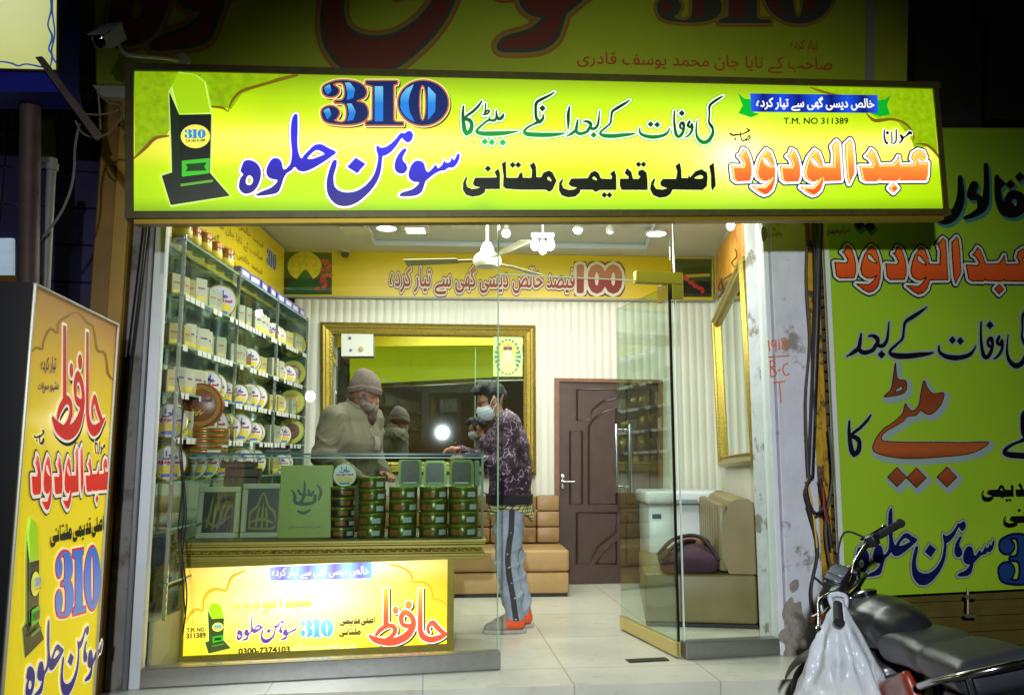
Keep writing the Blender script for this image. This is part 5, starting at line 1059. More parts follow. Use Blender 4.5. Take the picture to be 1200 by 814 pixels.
# things in the case.  CC(x, y): counter frame; the case floor is at zS
zS = zLt + .007
def CV(x, y, z): return MC @ Vector((x, y, z))
xo = lambda px: cx(px, 610, CBP)
def frame_thing(px0, px1, py_top, y, label, art, tilt=7):
    x0, x1 = xo(px0), xo(px1); w = x1 - x0; h = zof((px0 + px1) / 2, py_top, CBP) - zS
    t = thing('framed_picture', label, 'framed picture', CV((x0 + x1) / 2, y, zS), rot=(math.radians(-tilt), 0, math.radians(6.65)))
    b = MB(); fw = w * .13
    for lo, hi in (((-w / 2, 0, 0), (w / 2, .022, fw)), ((-w / 2, 0, h - fw), (w / 2, .022, h)), ((-w / 2, 0, fw + .0005), (-w / 2 + fw, .022, h - fw - .0005)), ((w / 2 - fw, 0, fw + .0005), (w / 2, .022, h - fw - .0005))): b.box(lo, hi, None, .004)
    b.build('frame', mat('pale_frame', S(176, 174, 150), .4), t, world=False)
    b = MB(); b.box((-w / 2 + fw, .008, fw), (w / 2 - fw, .014, h - fw)); o = b.build('picture', mat('dark_picture', S(36, 34, 28), .35, noise=(14, .2)), t, world=False)
    v, f = art.mesh(0); bb = MB(); L_ = art.lo; R_ = art.hi; m = .8
    bb.v = [(((x - L_[0]) / (R_[0] - L_[0]) - .5) * (w - 2 * fw) * m, .0075, h / 2 - ((y_ - L_[1]) / (R_[1] - L_[1]) - .5) * (h - 2 * fw) * m) for x, y_ in v]; bb.f = f
    bb.build('calligraphy', mat('dim_gold', S(112, 100, 52), .4, .4), o, world=False)
W_ART1 = Word([('s', [(10, 90, 3), (20, 50, 5), (26, 10, 2)]), ('s', [(30, 95, 3), (40, 40, 6), (52, 5, 2)]), ('s', [(50, 95, 3), (60, 50, 5), (72, 20, 2)]), ('s', [(5, 70, 3), (40, 88, 5), (90, 60, 2)]), ('s', [(64, 80, 4), (80, 40, 5), (92, 30, 2)])], 2, 4)
W_ART2 = Word([('s', [(8, 95, 3), (10, 55, 4), (30, 40, 4), (50, 5, 2), (70, 40, 4), (90, 55, 4), (92, 95, 3), (8, 95, 3)]), ('s', [(30, 90, 3), (34, 60, 4), (40, 40, 2)]), ('s', [(50, 92, 3), (50, 60, 4), (52, 32, 2)]), ('s', [(68, 90, 3), (64, 60, 4), (60, 42, 2)]), ('s', [(12, 80, 2), (50, 72, 4), (88, 82, 2)])], 2, 4)
frame_thing(221, 273, 571, .10, 'pale framed dark calligraphy picture, leftmost inside the glass case', W_ART1)
frame_thing(275, 326, 567, .10, 'pale framed dark picture of a pointed arch beside the green plaque in the case', W_ART2)
x0, x1 = xo(322.5), xo(386); hP = zof(354, 545, CBP) - zS; wP = x1 - x0
t = thing('plaque', 'upright green plaque with black round calligraphy inside the glass case', 'plaque', CV((x0 + x1) / 2, .05, zS), rot=(math.radians(-4), 0, math.radians(6.65)))
b = MB(); b.box((-wP / 2, 0, 0), (wP / 2, .03, hP), None, .003); o = b.build('board', mat('plaque_green', S(150, 164, 44), .4, noise=(5, .1)), t, world=False)
W_PLQ = Word([('s', [(48, 5, 2), (50, 30, 4), (48, 60, 5), (40, 85, 6)]), ('s', [(10, 40, 3), (20, 60, 5), (22, 85, 6), (50, 92, 7), (80, 85, 6), (84, 60, 5)]), ('s', [(90, 20, 2), (102, 45, 5), (96, 75, 4)]), ('s', [(62, 40, 4), (70, 60, 5), (78, 45, 4)]), ('s', [(30, 40, 4), (38, 55, 4), (60, 58, 4)]), ('s', [(30, 118, 3), (50, 126, 6), (70, 114, 3)])], 2, 4)
v, f = W_PLQ.mesh(0); bb = MB(); bb.v = [((x / 110 - .5) * wP * .66, -.001, hP * .80 - (y_ / 126) * hP * .46) for x, y_ in v]; bb.f = f; bb.build('calligraphy', mat('plaque_ink', S(22, 34, 14), .4), o, world=False)
v, f = W_SMALL.mesh(0); bb = MB(); bb.v = [((x / W_SMALL.hi[0] - .5) * wP * .6, -.001, hP * .14 - (y_ / 90) * hP * .05) for x, y_ in v]; bb.f = f; bb.build('small_writing', mat('plaque_ink', S(22, 34, 14), .4), o, world=False)
# stacked brown boxes at the left
for k, (p0, p1, y0, y1, lb) in enumerate(((248, 289, 572, 560, 'lowest of three dark brown flat boxes at the left end of the case'), (249, 290, 560, 549, 'middle of three dark brown flat boxes at the left end of the case'), (243, 284, 549, 541, 'topmost of three dark brown flat boxes at the left end of the case'))):
    xa, xb = xo(p0), xo(p1); za_, zb_ = zof(260, y0, CBP), zof(260, y1, CBP)
    if k == 0: za_ = zS
    b = MB(); b.box((xa, .2, za_ + .001), (xb, .36, zb_ - .001), MC, .004)
    o = solo('flat_box', b, mat('box_brown', S(66, 48, 34), .45, noise=(6, .2)), lb, 'box', CV((xa + xb) / 2, .28, za_), 'brown boxes in the case')
# tins in stacks, three or five to a stack
def stack_tin(R, T, side):
    t = thing('stacked_tin', None, 'tin', (0, 0, 0))
    b = MB(); b.lathe([(0, 0), (R * .985, 0), (R, .004), (R, T - .018), (R * .99, T - .016)], 30); b.build('can', side, t, world=False, smooth=40)
    b = MB(); b.lathe([(R * 1.015, T - .016), (R * 1.02, T - .012), (R * 1.02, T - .002), (R * 1.0, T), (0, T - .002)], 30); b.build('lid', mat('lid_green', S(116, 124, 40), .32, .3), t, world=False, smooth=40)
    for a0, a1, m in ((-75, -38, mat('label_paper', S(190, 196, 196), .5)), (-140, -95, mat('label_rust', S(150, 96, 40), .4, noise=(40, .3)))):
        vs = []; n_ = 8
        for i in range(n_ + 1):
            w = math.radians(a0 + (a1 - a0) * i / n_); vs += [(math.cos(w) * (R + .001), math.sin(w) * (R + .001), T * .2), (math.cos(w) * (R + .001), math.sin(w) * (R + .001), T * .62)]
        b = MB(); b.add(vs, [(2 * i, 2 * i + 2, 2 * i + 3, 2 * i + 1) for i in range(n_)]); b.build('label', m, t, world=False, smooth=60)
    return t
m_side = mat('can_side', S(88, 96, 34), .3, .35, noise=(10, .25))
R1 = (xo(527) - xo(490)) / 2 * .95
st = stack_tin(R1, .0745, m_side)
STK = [('first stack from the plaque', (417, 451), [.075, .082, .075, .072, .075], 'tall'), ('second stack from the plaque', (454, 489), [.0745] * 5, ''), ('third stack from the plaque', (491, 526), [.0745] * 5, ''), ('rightmost stack', (526, 562), [.0745] * 5, '')]
tops = []
for si, (nm, (p0, p1), hs, _) in enumerate(STK):
    xc = (xo(p0) + xo(p1)) / 2; n_t = 5 if si == 0 else 4; z = zS
    htot = (zof(440, 559 if si == 0 else 571, CBP) - zS); th = htot / n_t
    for k in range(n_t):
        lab = 'green and gold tin, %s in the %s' % (('bottom', 'second from bottom', 'third from bottom', 'fourth from bottom', 'top')[k if k < n_t - 1 else 4], nm)
        o = inst(st, CV(xc + random.uniform(-.003, .003), .07, z), 6 + random.uniform(-14, 14), lab, 'tins stacked in the glass case'); o.scale = ((xo(p1) - xo(p0)) / 2 / R1 * .97,) * 2 + (th / .0745,)
        z += th
    tops.append((xc, z))
# dark stack beside the plaque, with a round white-lidded tin on it
dk = stack_tin(R1 * .85, .06, mat('can_dark', S(66, 54, 40), .35, .3, noise=(10, .3))); xc = xo(398); z = zS; th = (zof(400, 571, CBP) - zS) / 5
for k in range(5):
    o = inst(dk, CV(xc, .1, z), 20 + 11 * k, 'dark brown tin in the stack beside the plaque, %s' % ('bottom', 'second from bottom', 'third from bottom', 'fourth from bottom', 'top')[k], 'dark tins stacked beside the plaque'); o.scale = (1, 1, th / .06); z += th
rt = make_tin((xo(416) - xo(387)) / 2, .05, M_TIN[2]); rt.location = CV(xo(401.5), .0, z + .001); rt.rotation_euler = (0, 0, math.radians(8)); tag(rt, 'round tin with a white printed lid stood on the dark stack in the case', 'tin'); used.add(rt.name)
# three rectangular tins stood on the stacks
def rect_tin(w, h, label, loc, deg):
    t = thing('oblong_tin', label, 'tin', loc, deg, 'oblong tins on top of the stacks'); d_ = .06; c = .018
    poly = [(-w / 2 + c, 0), (w / 2 - c, 0), (w / 2, c), (w / 2, h - c), (w / 2 - c, h), (-w / 2 + c, h), (-w / 2, h - c), (-w / 2, c)]
    b = MB(); b.prism(poly, 0, d_); b.build('can', m_side, t, world=False)
    b = MB(); b.prism([(x * 1.03, (z_ - h / 2) * 1.03 + h / 2) for x, z_ in poly], -.008, .012); l = b.build('lid', mat('lid_moss', S(96, 120, 40), .28, .3), t, world=False)
    b = MB(); b.prism([(x * .82, (z_ - h / 2) * .84 + h / 2) for x, z_ in poly], -.0095, -.0082); b.build('label', mat('lid_dark', S(52, 44, 26), .35, noise=(25, .7)), l, world=False)
    b = MB(); b.box((-w * .3, -.0105, h * .1), (w * .3, -.0097, h * .16)); b.build('label_band', mat('label_paper', S(190, 196, 196), .5), l, world=False)
for (p0, p1, ptop, si, lb) in ((466, 493, 535, 1, 'leftmost of three oblong green tins on top of the stacks'), (496, 523, 538, 2, 'middle of three oblong green tins on top of the stacks'), (527, 555, 537, 3, 'rightmost of three oblong green tins on top of the stacks')):
    xa, xb = xo(p0), xo(p1); rect_tin(xb - xa, zof(500, ptop, CBP) - tops[si][1] - .012, lb, CV((xa + xb) / 2, .02, tops[si][1] + .003), 6.65 + random.uniform(-5, 9))
b = MB(); b.box((xo(557) , .03, tops[3][1] + .002), (xo(563), .12, zof(560, 540, CBP)), MC, .003); solo('narrow_carton', b, mat('carton_green', S(96, 130, 80), .4), 'narrow green carton at the right corner of the case', 'carton', CV(xo(560), .07, tops[3][1]))
# on the counter: brown stack with a round tin stood on it
bk = stack_tin(.135, .05, M_TIN[3]); z = zCt + .001; xs = (MCi @ CBP.v(233, 527)).x
for k in range(5):
    o = inst(bk, CV(xs, .09, z), 40 * k + 10, 'copper brown tin, %s in the stack on the counter top' % ('bottom', 'second', 'third', 'fourth', 'topmost')[k], 'copper tins stacked on the counter'); o.scale = (1, 1, .62); z += .0312
ct_t = make_tin(.137, .06, M_TIN[3], mat('lid_copper', S(150, 110, 44), .3, .4), 'round_tin', False)
b = MB(); Mx = Matrix.Translation((0, -.003, .137)) @ Matrix.Rotation(math.pi / 2, 4, 'X'); b.lathe([(0, .002), (.098, .002), (.101, .0)], 28, Mx); l = b.build('label', mat('lid_inner', S(120, 72, 34), .35, noise=(20, .3)), ct_t, world=False, smooth=40)
for w_, q4, m_ in ((W_ABDUL, (-.075, .145, .075, .195), mat('label_dark', S(74, 40, 70), .4)), (W_SOHAN, (-.06, .075, .03, .115), M_LYEL)):
    v, f = w_.mesh(6); bb = MB(); bb.v = [tuple(p) for p in quad_map(w_, [(q4[0], -.0055, q4[3]), (q4[2], -.0055, q4[3]), (q4[2], -.0055, q4[1]), (q4[0], -.0055, q4[1])], (0, -1, 0))(v[:, 0], v[:, 1], .0003)]; bb.f = f; bb.build('lettering', m_, l, world=False)
ct_t.location = CV((MCi @ CBP.v(228, 527)).x, .0, z + .001); ct_t.rotation_euler = (0, 0, math.radians(6)); tag(ct_t, 'big round copper tin stood upright on the brown stack on the counter', 'tin'); used.add(ct_t.name)
b = MB(); b.box((cx(302, 527, CBP), .18, zCt + .001), (cx(332, 527, CBP), .27, zCt + .028), MC, .006); solo('stapler', b, mat('black_plastic', S(20, 20, 22), .4), 'black oblong box lying on the counter below the round shelf tins', 'box', CV(1, .2, zCt))
# wires in the corner between frame and counter
for k, pts in enumerate(([(200, 440), (206, 480), (203, 530), (207, 570), (201, 620), (205, 680)], [(206, 470), (202, 520), (208, 600), (203, 660), (207, 730)], [(198, 540), (203, 600), (199, 640), (206, 700), (201, 750)])):
    b = MB(); b.tube([Vector(GLP.hit(*p)) + Vector((.0, .09 + .03 * k, 0)) for p in _cr(pts, 5)], .004, 6)
    solo('corner_wire', b, mat('black_wire', S(18, 18, 18), .5), ('thin black wire hanging left of the counter, %s' % ('from shelf height', 'the longest of the tangle', 'the lowest of the tangle')[k]), 'wire', GLP.v(*pts[0]), 'wires left of the counter', smooth=60)

# ------------------------------------------------------------------ back wall: mirror, door, sofa
M_FRG = mat('gilt_frame', S(160, 138, 56), .3, .65, noise=(50, .2), bump=(45, .08)); M_MIR = mat('mirror', S(214, 224, 218), .015, 1.)
def framed_mirror(name, label, plane, pxq, fw, nrm_, tilt=0.):
    Q = [plane.v(*p) for p in pxq]; c = sum(Q, Vector()) / 4; t = thing(name, label, 'mirror', Q[3])
    def inset(k): return [p + (Q[1] - Q[0]).normalized() * (k if i in (0, 3) else -k) + (Q[0] - Q[3]).normalized() * (-k if i in (0, 1) else k) for i, p in enumerate(Q)]
    b = MB(); b.slab([p + nrm_ * (.024 + (tilt if i > 1 else 0)) for i, p in enumerate(inset(fw * .95))], -nrm_ * .006); b.build('mirror_glass', M_MIR, t)
    prof = [(0, .0), (0, .045), (.25, .075), (.4, .07), (.45, .058), (.7, .05), (.75, .06), (.9, .052), (1, .012)]
    b = MB(); rings = [[p + nrm_ * h for p in inset(fw * k)] for k, h in prof]; vs = [p for r in rings for p in r]
    b.add(vs, [(r * 4 + i, r * 4 + (i + 1) % 4, r * 4 + 4 + (i + 1) % 4, r * 4 + 4 + i) for r in range(len(rings) - 1) for i in range(4)]); b.build('frame', M_FRG, t)
    b = MB(); r = inset(fw * .82)
    for i in range(4):
        a, c2 = r[i] + nrm_ * .056, r[(i + 1) % 4] + nrm_ * .056; n_ = int((c2 - a).length / .03)
        for k in range(n_): p = a.lerp(c2, (k + .5) / n_); e_ = (c2 - a).normalized() * .010; b.tube([p - e_, p, p + e_], [.003, .009, .003], 5)
    b.build('beading', mat('gilt_bead', S(206, 190, 100), .25, .8), t, smooth=60); return t
framed_mirror('wall_mirror', 'wide gilt framed mirror on the back wall behind the two men', BKP, [(376, 378), (627, 382), (628, 556), (376, 556)], .13, nb, .018)
framed_mirror('wall_mirror', 'tall narrow gilt framed mirror on the right side wall', RWP, [(842, 374), (877, 300), (893, 543), (851, 547)], .1, Vector(-RWP.n))
MRP = BKP.off(.05)
# wall box and poster on the mirror
p = MRP.v(418, 405); bx = thing('electric_box', 'small white electric box with dials at the top left of the mirror', 'box', p)
c = [MRP.v(401, 392), MRP.v(438, 392.5), MRP.v(438, 418), MRP.v(401, 418)]
b = MB(); b.slab([q_ + nb * .06 for q_ in c], -nb * .06); b.build('case', mat('white_plastic', S(214, 214, 204), .4), bx)
for a_, r_, m_ in (((411, 397), .014, mat('dial_grey', S(90, 100, 110), .4)), ((424, 410), .022, mat('dial_gold', S(186, 160, 90), .4)), ((412, 411), .012, mat('dial_grey', S(90, 100, 110), .4))):
    b = MB(); b.lathe([(0, 0), (r_, 0), (r_, .012), (r_ * .8, .016), (0, .016)], 14, Matrix.Translation(MRP.v(*a_, .061)) @ Matrix.Rotation(math.radians(3.9), 4, 'Z') @ Matrix.Rotation(math.pi / 2, 4, 'X')); b.build('dial', m_, bx, smooth=40)
ps = thing('poster', 'small green and yellow poster of a haloed bearded figure on the mirror', 'poster', MRP.v(595, 440))
def pl_(shapes, name, m, eps, step=.4): put(Word(shapes, step, 2), px_map(MRP, 0, 0, 1.), name, m, ps, 0, eps)
pl_([('p', [(578, 394.5), (612, 395), (612, 441), (578, 441)])], 'sheet', mat('pst_pale', S(190, 214, 120), .4), .004)
rays = []
for k in range(22):
    a = 2 * math.pi * k / 22; rays.append(('p', [(595 + math.cos(a - .06) * 9, 418 + math.sin(a - .06) * 13), (595 + math.cos(a - .1) * 15.5, 418 + math.sin(a - .1) * 21), (595 + math.cos(a + .1) * 15.5, 418 + math.sin(a + .1) * 21), (595 + math.cos(a + .06) * 9, 418 + math.sin(a + .06) * 13)]))
pl_(rays, 'rays', mat('pst_green', S(20, 120, 90), .4), .006)
pl_([('e', 595, 410, 10, 10.5)], 'halo', mat('pst_yellow', S(222, 200, 50), .4), .008); pl_([('ps', [(586, 432), (588, 420), (595, 415), (602, 420), (604, 432), (595, 438)])], 'robe', mat('pst_robe', S(206, 214, 130), .4), .009)
pl_([('e', 595, 409.5, 5.6, 7)], 'face', mat('pst_skin', S(196, 160, 80), .4), .010); pl_([('ps', [(589.5, 412), (600.5, 412), (599, 421), (595, 424), (591, 421)])], 'beard', mat('pst_beard', S(220, 214, 160), .4), .011); pl_([('p', [(590, 406.5), (600, 406.5), (600, 410), (596, 410), (595, 408), (594, 410), (590, 410)])], 'glasses', mat('pst_dark', S(40, 44, 24), .4), .012)
# door
DRP = BKP.off(.03)
dr = thing('panel_door', 'dark brown moulded panel door in the back wall', 'door', DRP.v(712, 683))
q = [DRP.v(655, 447), DRP.v(771, 449), DRP.v(771, 682), DRP.v(655, 684.5)]
o_ = [DRP.v(649.5, 443), DRP.v(776, 445), DRP.v(776, 682), DRP.v(649.5, 684.5)]
M_DOOR = mat('door_brown', S(66, 46, 36), .4, noise=(9, .2), dirt=(14, .6, S(48, 34, 28), .2)); b = MB(); b.slab(q, -nb * .03); leaf = b.build('leaf', M_DOOR, dr)
b = MB()
b.slab([o_[0], q[0], q[3], o_[3]], nb * .03).slab([q[1], o_[1], o_[2], q[2]], nb * .03).slab([o_[0], o_[1], q[1], q[0]], nb * .03); b.build('door_frame', mat('frame_wood', S(116, 78, 44), .4, noise=(10, .2)), dr)
def mould(pts, r=.012): b = MB(); P_ = [DRP.v(*p) for p in pts]; b.tube(P_ + P_[:2], r, 6, caps=False); b.build('moulding', mat('door_dark', S(58, 40, 30), .3, noise=(9, .1)), leaf, smooth=60)
arch = [(678, 476), (682, 474)] + [(702 + 22 * math.cos(math.radians(a)), 496 - 26 * math.sin(math.radians(a))) for a in (150, 120, 90, 60, 30, 0)]
mould([(676, 456), (676, 492), (690, 492), (694, 480), (706, 470), (722, 466), (722, 456)]); mould([(690, 500), (690, 590), (722, 590), (722, 478), (708, 482), (696, 490)]); mould([(668, 505), (668, 590), (682, 590), (682, 505)])
mould([(676, 600), (676, 660), (690, 660), (700, 640), (722, 622), (722, 600)]); mould([(734, 456), (734, 590), (762, 590), (762, 456)]); mould([(734, 600), (734, 660), (762, 660), (762, 600)]); mould([(698, 660), (708, 644), (722, 634), (722, 660)])
b = MB(); hp_ = DRP.v(659, 564, .02); b.box((-.018, -.012, -.07), (.018, .01, .07), Matrix.Translation(hp_), .004); b.tube([hp_, hp_ + nb * .05, hp_ + nb * .05 + Vector((.11, .01, 0))], .010, 8); b.build('handle', M_STEEL, dr, smooth=50)
# tan sofa along the back wall
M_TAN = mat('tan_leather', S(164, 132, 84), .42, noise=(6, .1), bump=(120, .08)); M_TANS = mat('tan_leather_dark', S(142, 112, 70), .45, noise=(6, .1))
fx1 = FLOORP.v(667, 699); MSF = frame(fx1.x, fx1.y, 0, 3.9)
sf = thing('sofa', 'tan leather bench sofa against the back wall beside the brown door', 'sofa', MSF @ Vector((-.8, .3, 0)))
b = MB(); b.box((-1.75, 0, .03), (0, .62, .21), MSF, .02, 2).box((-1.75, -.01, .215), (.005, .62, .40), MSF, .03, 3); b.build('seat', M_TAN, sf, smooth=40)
b = MB(); b.box((-1.75, .02, 0), (-.01, .6, .028), MSF); b.build('plinth', mat('dark_plinth', S(30, 24, 20), .6), sf)
b = MB()
for i in range(8):
    for j in range(3): b.box((-1.75 + i * .217, .47, .41 + j * .145), (-1.75 + i * .217 + .214, .60, .41 + j * .145 + .142), MSF, .022, 2)
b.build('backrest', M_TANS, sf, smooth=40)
# sofa along the right wall, seen from its end
pA = FLOORP.v(892, 737); aR = math.degrees(math.atan2(2.80, .36)); MR = frame(pA.x - .005, pA.y, 0, aR - 90)
rs = thing('sofa', 'olive brown leather sofa seen end-on behind the fixed glass on the right', 'sofa', MR @ Vector((-.4, .5, 0)))
M_OLV = mat('olive_leather', S(122, 110, 72), .42, noise=(6, .12), bump=(120, .08))
b = MB(); b.box((-.80, 0, .03), (-.01, 1.5, .37), MR, .025, 3); b.build('seat', M_OLV, rs, smooth=40)
b = MB(); b.box((-.79, .01, 0), (-.02, 1.5, .028), MR); b.build('plinth', mat('dark_plinth', S(30, 24, 20), .6), rs)
b = MB(); b.prism([(-.20, .375), (-.01, .375), (-.01, .87), (-.05, .9), (-.12, .9), (-.17, .88), (-.235, .76), (-.245, .5)], 0.004, 1.5, MR); b.build('backrest', mat('olive_leather_side', S(132, 114, 76), .45, noise=(6, .1)), rs, smooth=35)
b = MB()
for k in range(9): b.box((-.268, .01 + k * .165, .39), (-.2, .01 + k * .165 + .162, .86), MR, .02, 2)
b.build('back_cushion', M_OLV, rs, smooth=40)
# purple bag lying on it
bc = MR @ Vector((-.47, .22, .372))
bag = thing('holdall', 'dark purple holdall bag lying on the sofa by the freezer', 'bag', bc, aR - 90)
solid(lambda P: _mn(rbox(P, (0, 0, .07), (.21, .25, .07), .055), ell(P, (.03, -.06, .125), (.15, .15, .07)), .05) + wob(P, 18, .008, 5), (-.4, -.45, -.03), (.4, .45, .32), .018, 'body', mat('purple_fabric', S(58, 26, 46), .75, noise=(20, .25), bump=(50, .4)), bag)
b = MB(); b.tube(_cr([(-.2, -.28, .1), (-.12, -.2, .18), (0, -.05, .21), (.12, .1, .18), (.17, .22, .12)], 5), .016, 8).tube(_cr([(-.22, .0, .1), (-.1, -.02, .22), (.08, -.12, .25), (.2, -.24, .1)], 5), .014, 8); b.build('straps', mat('black_strap', S(22, 18, 22), .7), bag, world=False, smooth=60)
solid(lambda P: ell(P, (.06, .1, .19), (.12, .1, .05)) + wob(P, 40, .008, 2), (-.15, -.1, .08), (.25, .3, .3), .012, 'lining', mat('brown_cloth', S(120, 76, 52), .85, noise=(30, .3)), bag)
# chest freezer
fz = thing('chest_freezer', 'white chest freezer standing in the corner behind the sofa', 'freezer', MR @ Vector((-.6, 1.75, 0)))
pf0, pf1 = at(757, 640, 7.3), at(857, 640, 7.3)
b = MB(); b.box((pf0.x + .03, 7.3, .04), (1.9, 7.85, .78), None, .02, 2); b.build('cabinet', mat('white_enamel', S(206, 212, 216), .3, noise=(3, .04)), fz, smooth=40)
b = MB(); b.box((pf0.x + .0, 7.26, .785), (1.915, 7.87, .90), None, .03, 3); lid = b.build('lid', mat('white_enamel', S(206, 212, 216), .3), fz, smooth=40)
b = MB(); b.box((pf0.x + .25, 7.235, .79), (pf0.x + .45, 7.258, .83), None, .006); b.build('handle', mat('grey_plastic', S(130, 134, 136), .4), lid)
b = MB(); b.box((pf0.x + .06, 7.293, .66), (pf0.x + .14, 7.298, .70), None); b.build('badge', mat('badge_blue', S(60, 80, 120), .4), fz)
wb = at(795, 576, 7.5)
wbag = solid(lambda P: _mn(cap(P, (0, 0, .05), (.02, 0, .16), .11, .06), cap(P, (.02, 0, .16), (-.02, 0, .33), .05, .012), .04) + wob(P, 25, .012, 8), (-.25, -.25, -.06), (.25, .25, .42), .014, 'plastic_bag', mat('thin_white_plastic', S(214, 218, 220), .35, noise=(14, .08), bump=(16, .5)), loc=(wb.x, 7.5, .905 + .055)); tag(wbag, 'knotted white plastic bag sitting on the freezer lid', 'bag')

# ------------------------------------------------------------------ ceiling things: fan, bulbs, downlights, lamp
M_LAMP = bpy.data.materials.new('lit_lamp'); M_LAMP.use_nodes = True; _b = M_LAMP.node_tree.nodes['Principled BSDF']; _b.inputs['Emission Color'].default_value = (.9, .97, 1, 1); _b.inputs['Emission Strength'].default_value = 14
M_DOWN = bpy.data.materials.new('lit_panel'); M_DOWN.use_nodes = True; _b = M_DOWN.node_tree.nodes['Principled BSDF']; _b.inputs['Emission Color'].default_value = (.93, .98, 1, 1); _b.inputs['Emission Strength'].default_value = 2.5
fo = at(571, 290, 6.4); fan = thing('ceiling_fan', 'white ceiling fan hanging near the back wall', 'fan', (fo.x, 6.4, CEIL))
zf = 1.2 + (535 - 303) / 950 * 6.4 * 1.01
b = MB(); b.tube([(fo.x, 6.4, CEIL + .08), (fo.x, 6.4, zf + .12)], .012, 10); b.lathe([(.0, 0), (.05, 0), (.06, -.03), (.03, -.07)], 16, Matrix.Translation((fo.x, 6.4, CEIL + .0))); b.build('down_rod', mat('white_fan', S(214, 212, 196), .35), fan, smooth=40)
b = MB(); b.lathe([(0, -.06), (.085, -.06), (.112, -.035), (.116, -.005), (.108, .02), (.085, .045), (.06, .06), (.05, .1), (.03, .14), (0, .14)], 26, Matrix.Translation((fo.x, 6.4, zf))); b.build('motor', mat('white_fan', S(214, 212, 196), .35), fan, smooth=40)
for a in (172, 52, -62):
    ca, sa = math.cos(math.radians(a)), math.sin(math.radians(a)); M = Matrix.Translation((fo.x, 6.4, zf - .005)) @ Matrix.Rotation(math.radians(a), 4, 'Z') @ Matrix.Rotation(math.radians(9), 4, 'X')
    b = MB(); b.box((.12, -.025, -.004), (.26, .025, .004), M).add([(.24, -.05, 0), (.68, -.065, .0), (.68, .065, 0), (.24, .05, 0), (.24, -.05, .006), (.68, -.065, .006), (.68, .065, .006), (.24, .05, .006)], [(0, 1, 2, 3), (7, 6, 5, 4), (0, 4, 5, 1), (1, 5, 6, 2), (2, 6, 7, 3), (3, 7, 4, 0)], M); b.build('blade', mat('cream_blade', S(150, 142, 112), .4), fan)
lo_ = at(636, 285, 6.2); lp_ = thing('hanging_lamp', 'bright cluster of lit white bulbs hanging under the ceiling', 'lamp', lo_)
b = MB(); b.tube([(lo_.x, lo_.y, CEIL + .08), (lo_.x, lo_.y, lo_.z + .08)], .008, 8); b.box((-.09, -.03, .05), (.09, .03, .08), Matrix.Translation(lo_), .004); b.build('holder', mat('white_plastic', S(214, 214, 204), .4), lp_)
for dx_, dz_ in ((-.06, 0), (.0, -.03), (.06, .0)):
    b = MB(); b.lathe([(0, -.06), (.022, -.05), (.034, -.025), (.03, .01), (.016, .04), (.014, .055)], 14, Matrix.Translation((lo_.x + dx_, lo_.y, lo_.z + dz_))); b.build('bulb', M_LAMP, lp_, smooth=60)
light('hanging_lamp_light', 'POINT', (lo_.x, lo_.y - .1, lo_.z - .12), 26, (.92, .98, 1), .06)
for k, (px_, py_, Y) in enumerate(((593, 272, 6.6), (677, 268, 6.7), (715, 268, 6.8))):
    p = at(px_, py_, Y); t = thing('pendant_bulb', '%s unlit white bulb hanging from the ceiling' % ('left', 'middle', 'right')[k] + ' of the fan' * 0, 'bulb', (p.x, p.y, CEIL), 0, 'unlit bulbs on the ceiling')
    t['label'] = ('unlit white bulb just right of the ceiling fan', 'unlit white bulb right of the lit lamp cluster', 'unlit white bulb farthest right on the ceiling')[k]
    b = MB(); b.tube([(p.x, p.y, CEIL + .08), (p.x, p.y, p.z + .05)], .006, 6); b.lathe([(.018, .03), (.02, .06), (0, .06)], 10, Matrix.Translation(p)); b.build('holder', mat('white_plastic', S(214, 214, 204), .4), t)
    b = MB(); b.lathe([(0, -.055), (.03, -.042), (.042, -.012), (.034, .015), (.018, .035)], 16, Matrix.Translation(p)); b.build('bulb', mat('milk_glass', S(226, 226, 216), .25), t, smooth=60)
for k, (px_, py_, sq, lb) in enumerate(((453, 266, 0, 'round lit downlight left of the square panel light'), (487, 268, 1, 'square lit ceiling panel light left of the fan'), (769, 268, 0, 'round lit downlight above the glass door'), (418, 265, 1, 'square ceiling fitting nearest the left shelves'), (545, 262, 1, 'square ceiling fitting behind the fan'))):
    d_ = ray(px_, py_); tt = (CEIL + .035 - CAMZ) / d_[2]; p = Vector(CAMP + d_ * tt); inside = -1.2 < p.x < 1.15 and 5.4 < p.y < 7.4
    zc = CEIL + (.035 if inside else 0)
    t = thing('downlight', lb, 'ceiling light', (p.x, p.y, zc)); M = Matrix.Translation((p.x, p.y, zc))
    b = MB()
    if sq: b.box((-.13, -.13, -.018), (.13, .13, -.002), M, .004)
    else: b.lathe([(0, -.014), (.10, -.014), (.11, -.002)], 20, M)
    b.build('trim_ring', mat('white_plastic', S(214, 214, 204), .4), t)
    b = MB()
    if sq: b.box((-.085, -.085, -.021), (.085, .085, -.0185), M)
    else: b.lathe([(0, -.019), (.085, -.019), (.088, -.0145)], 20, M)
    b.build('diffuser', M_DOWN if k < 3 else mat('milk_glass', S(226, 226, 216), .25), t)
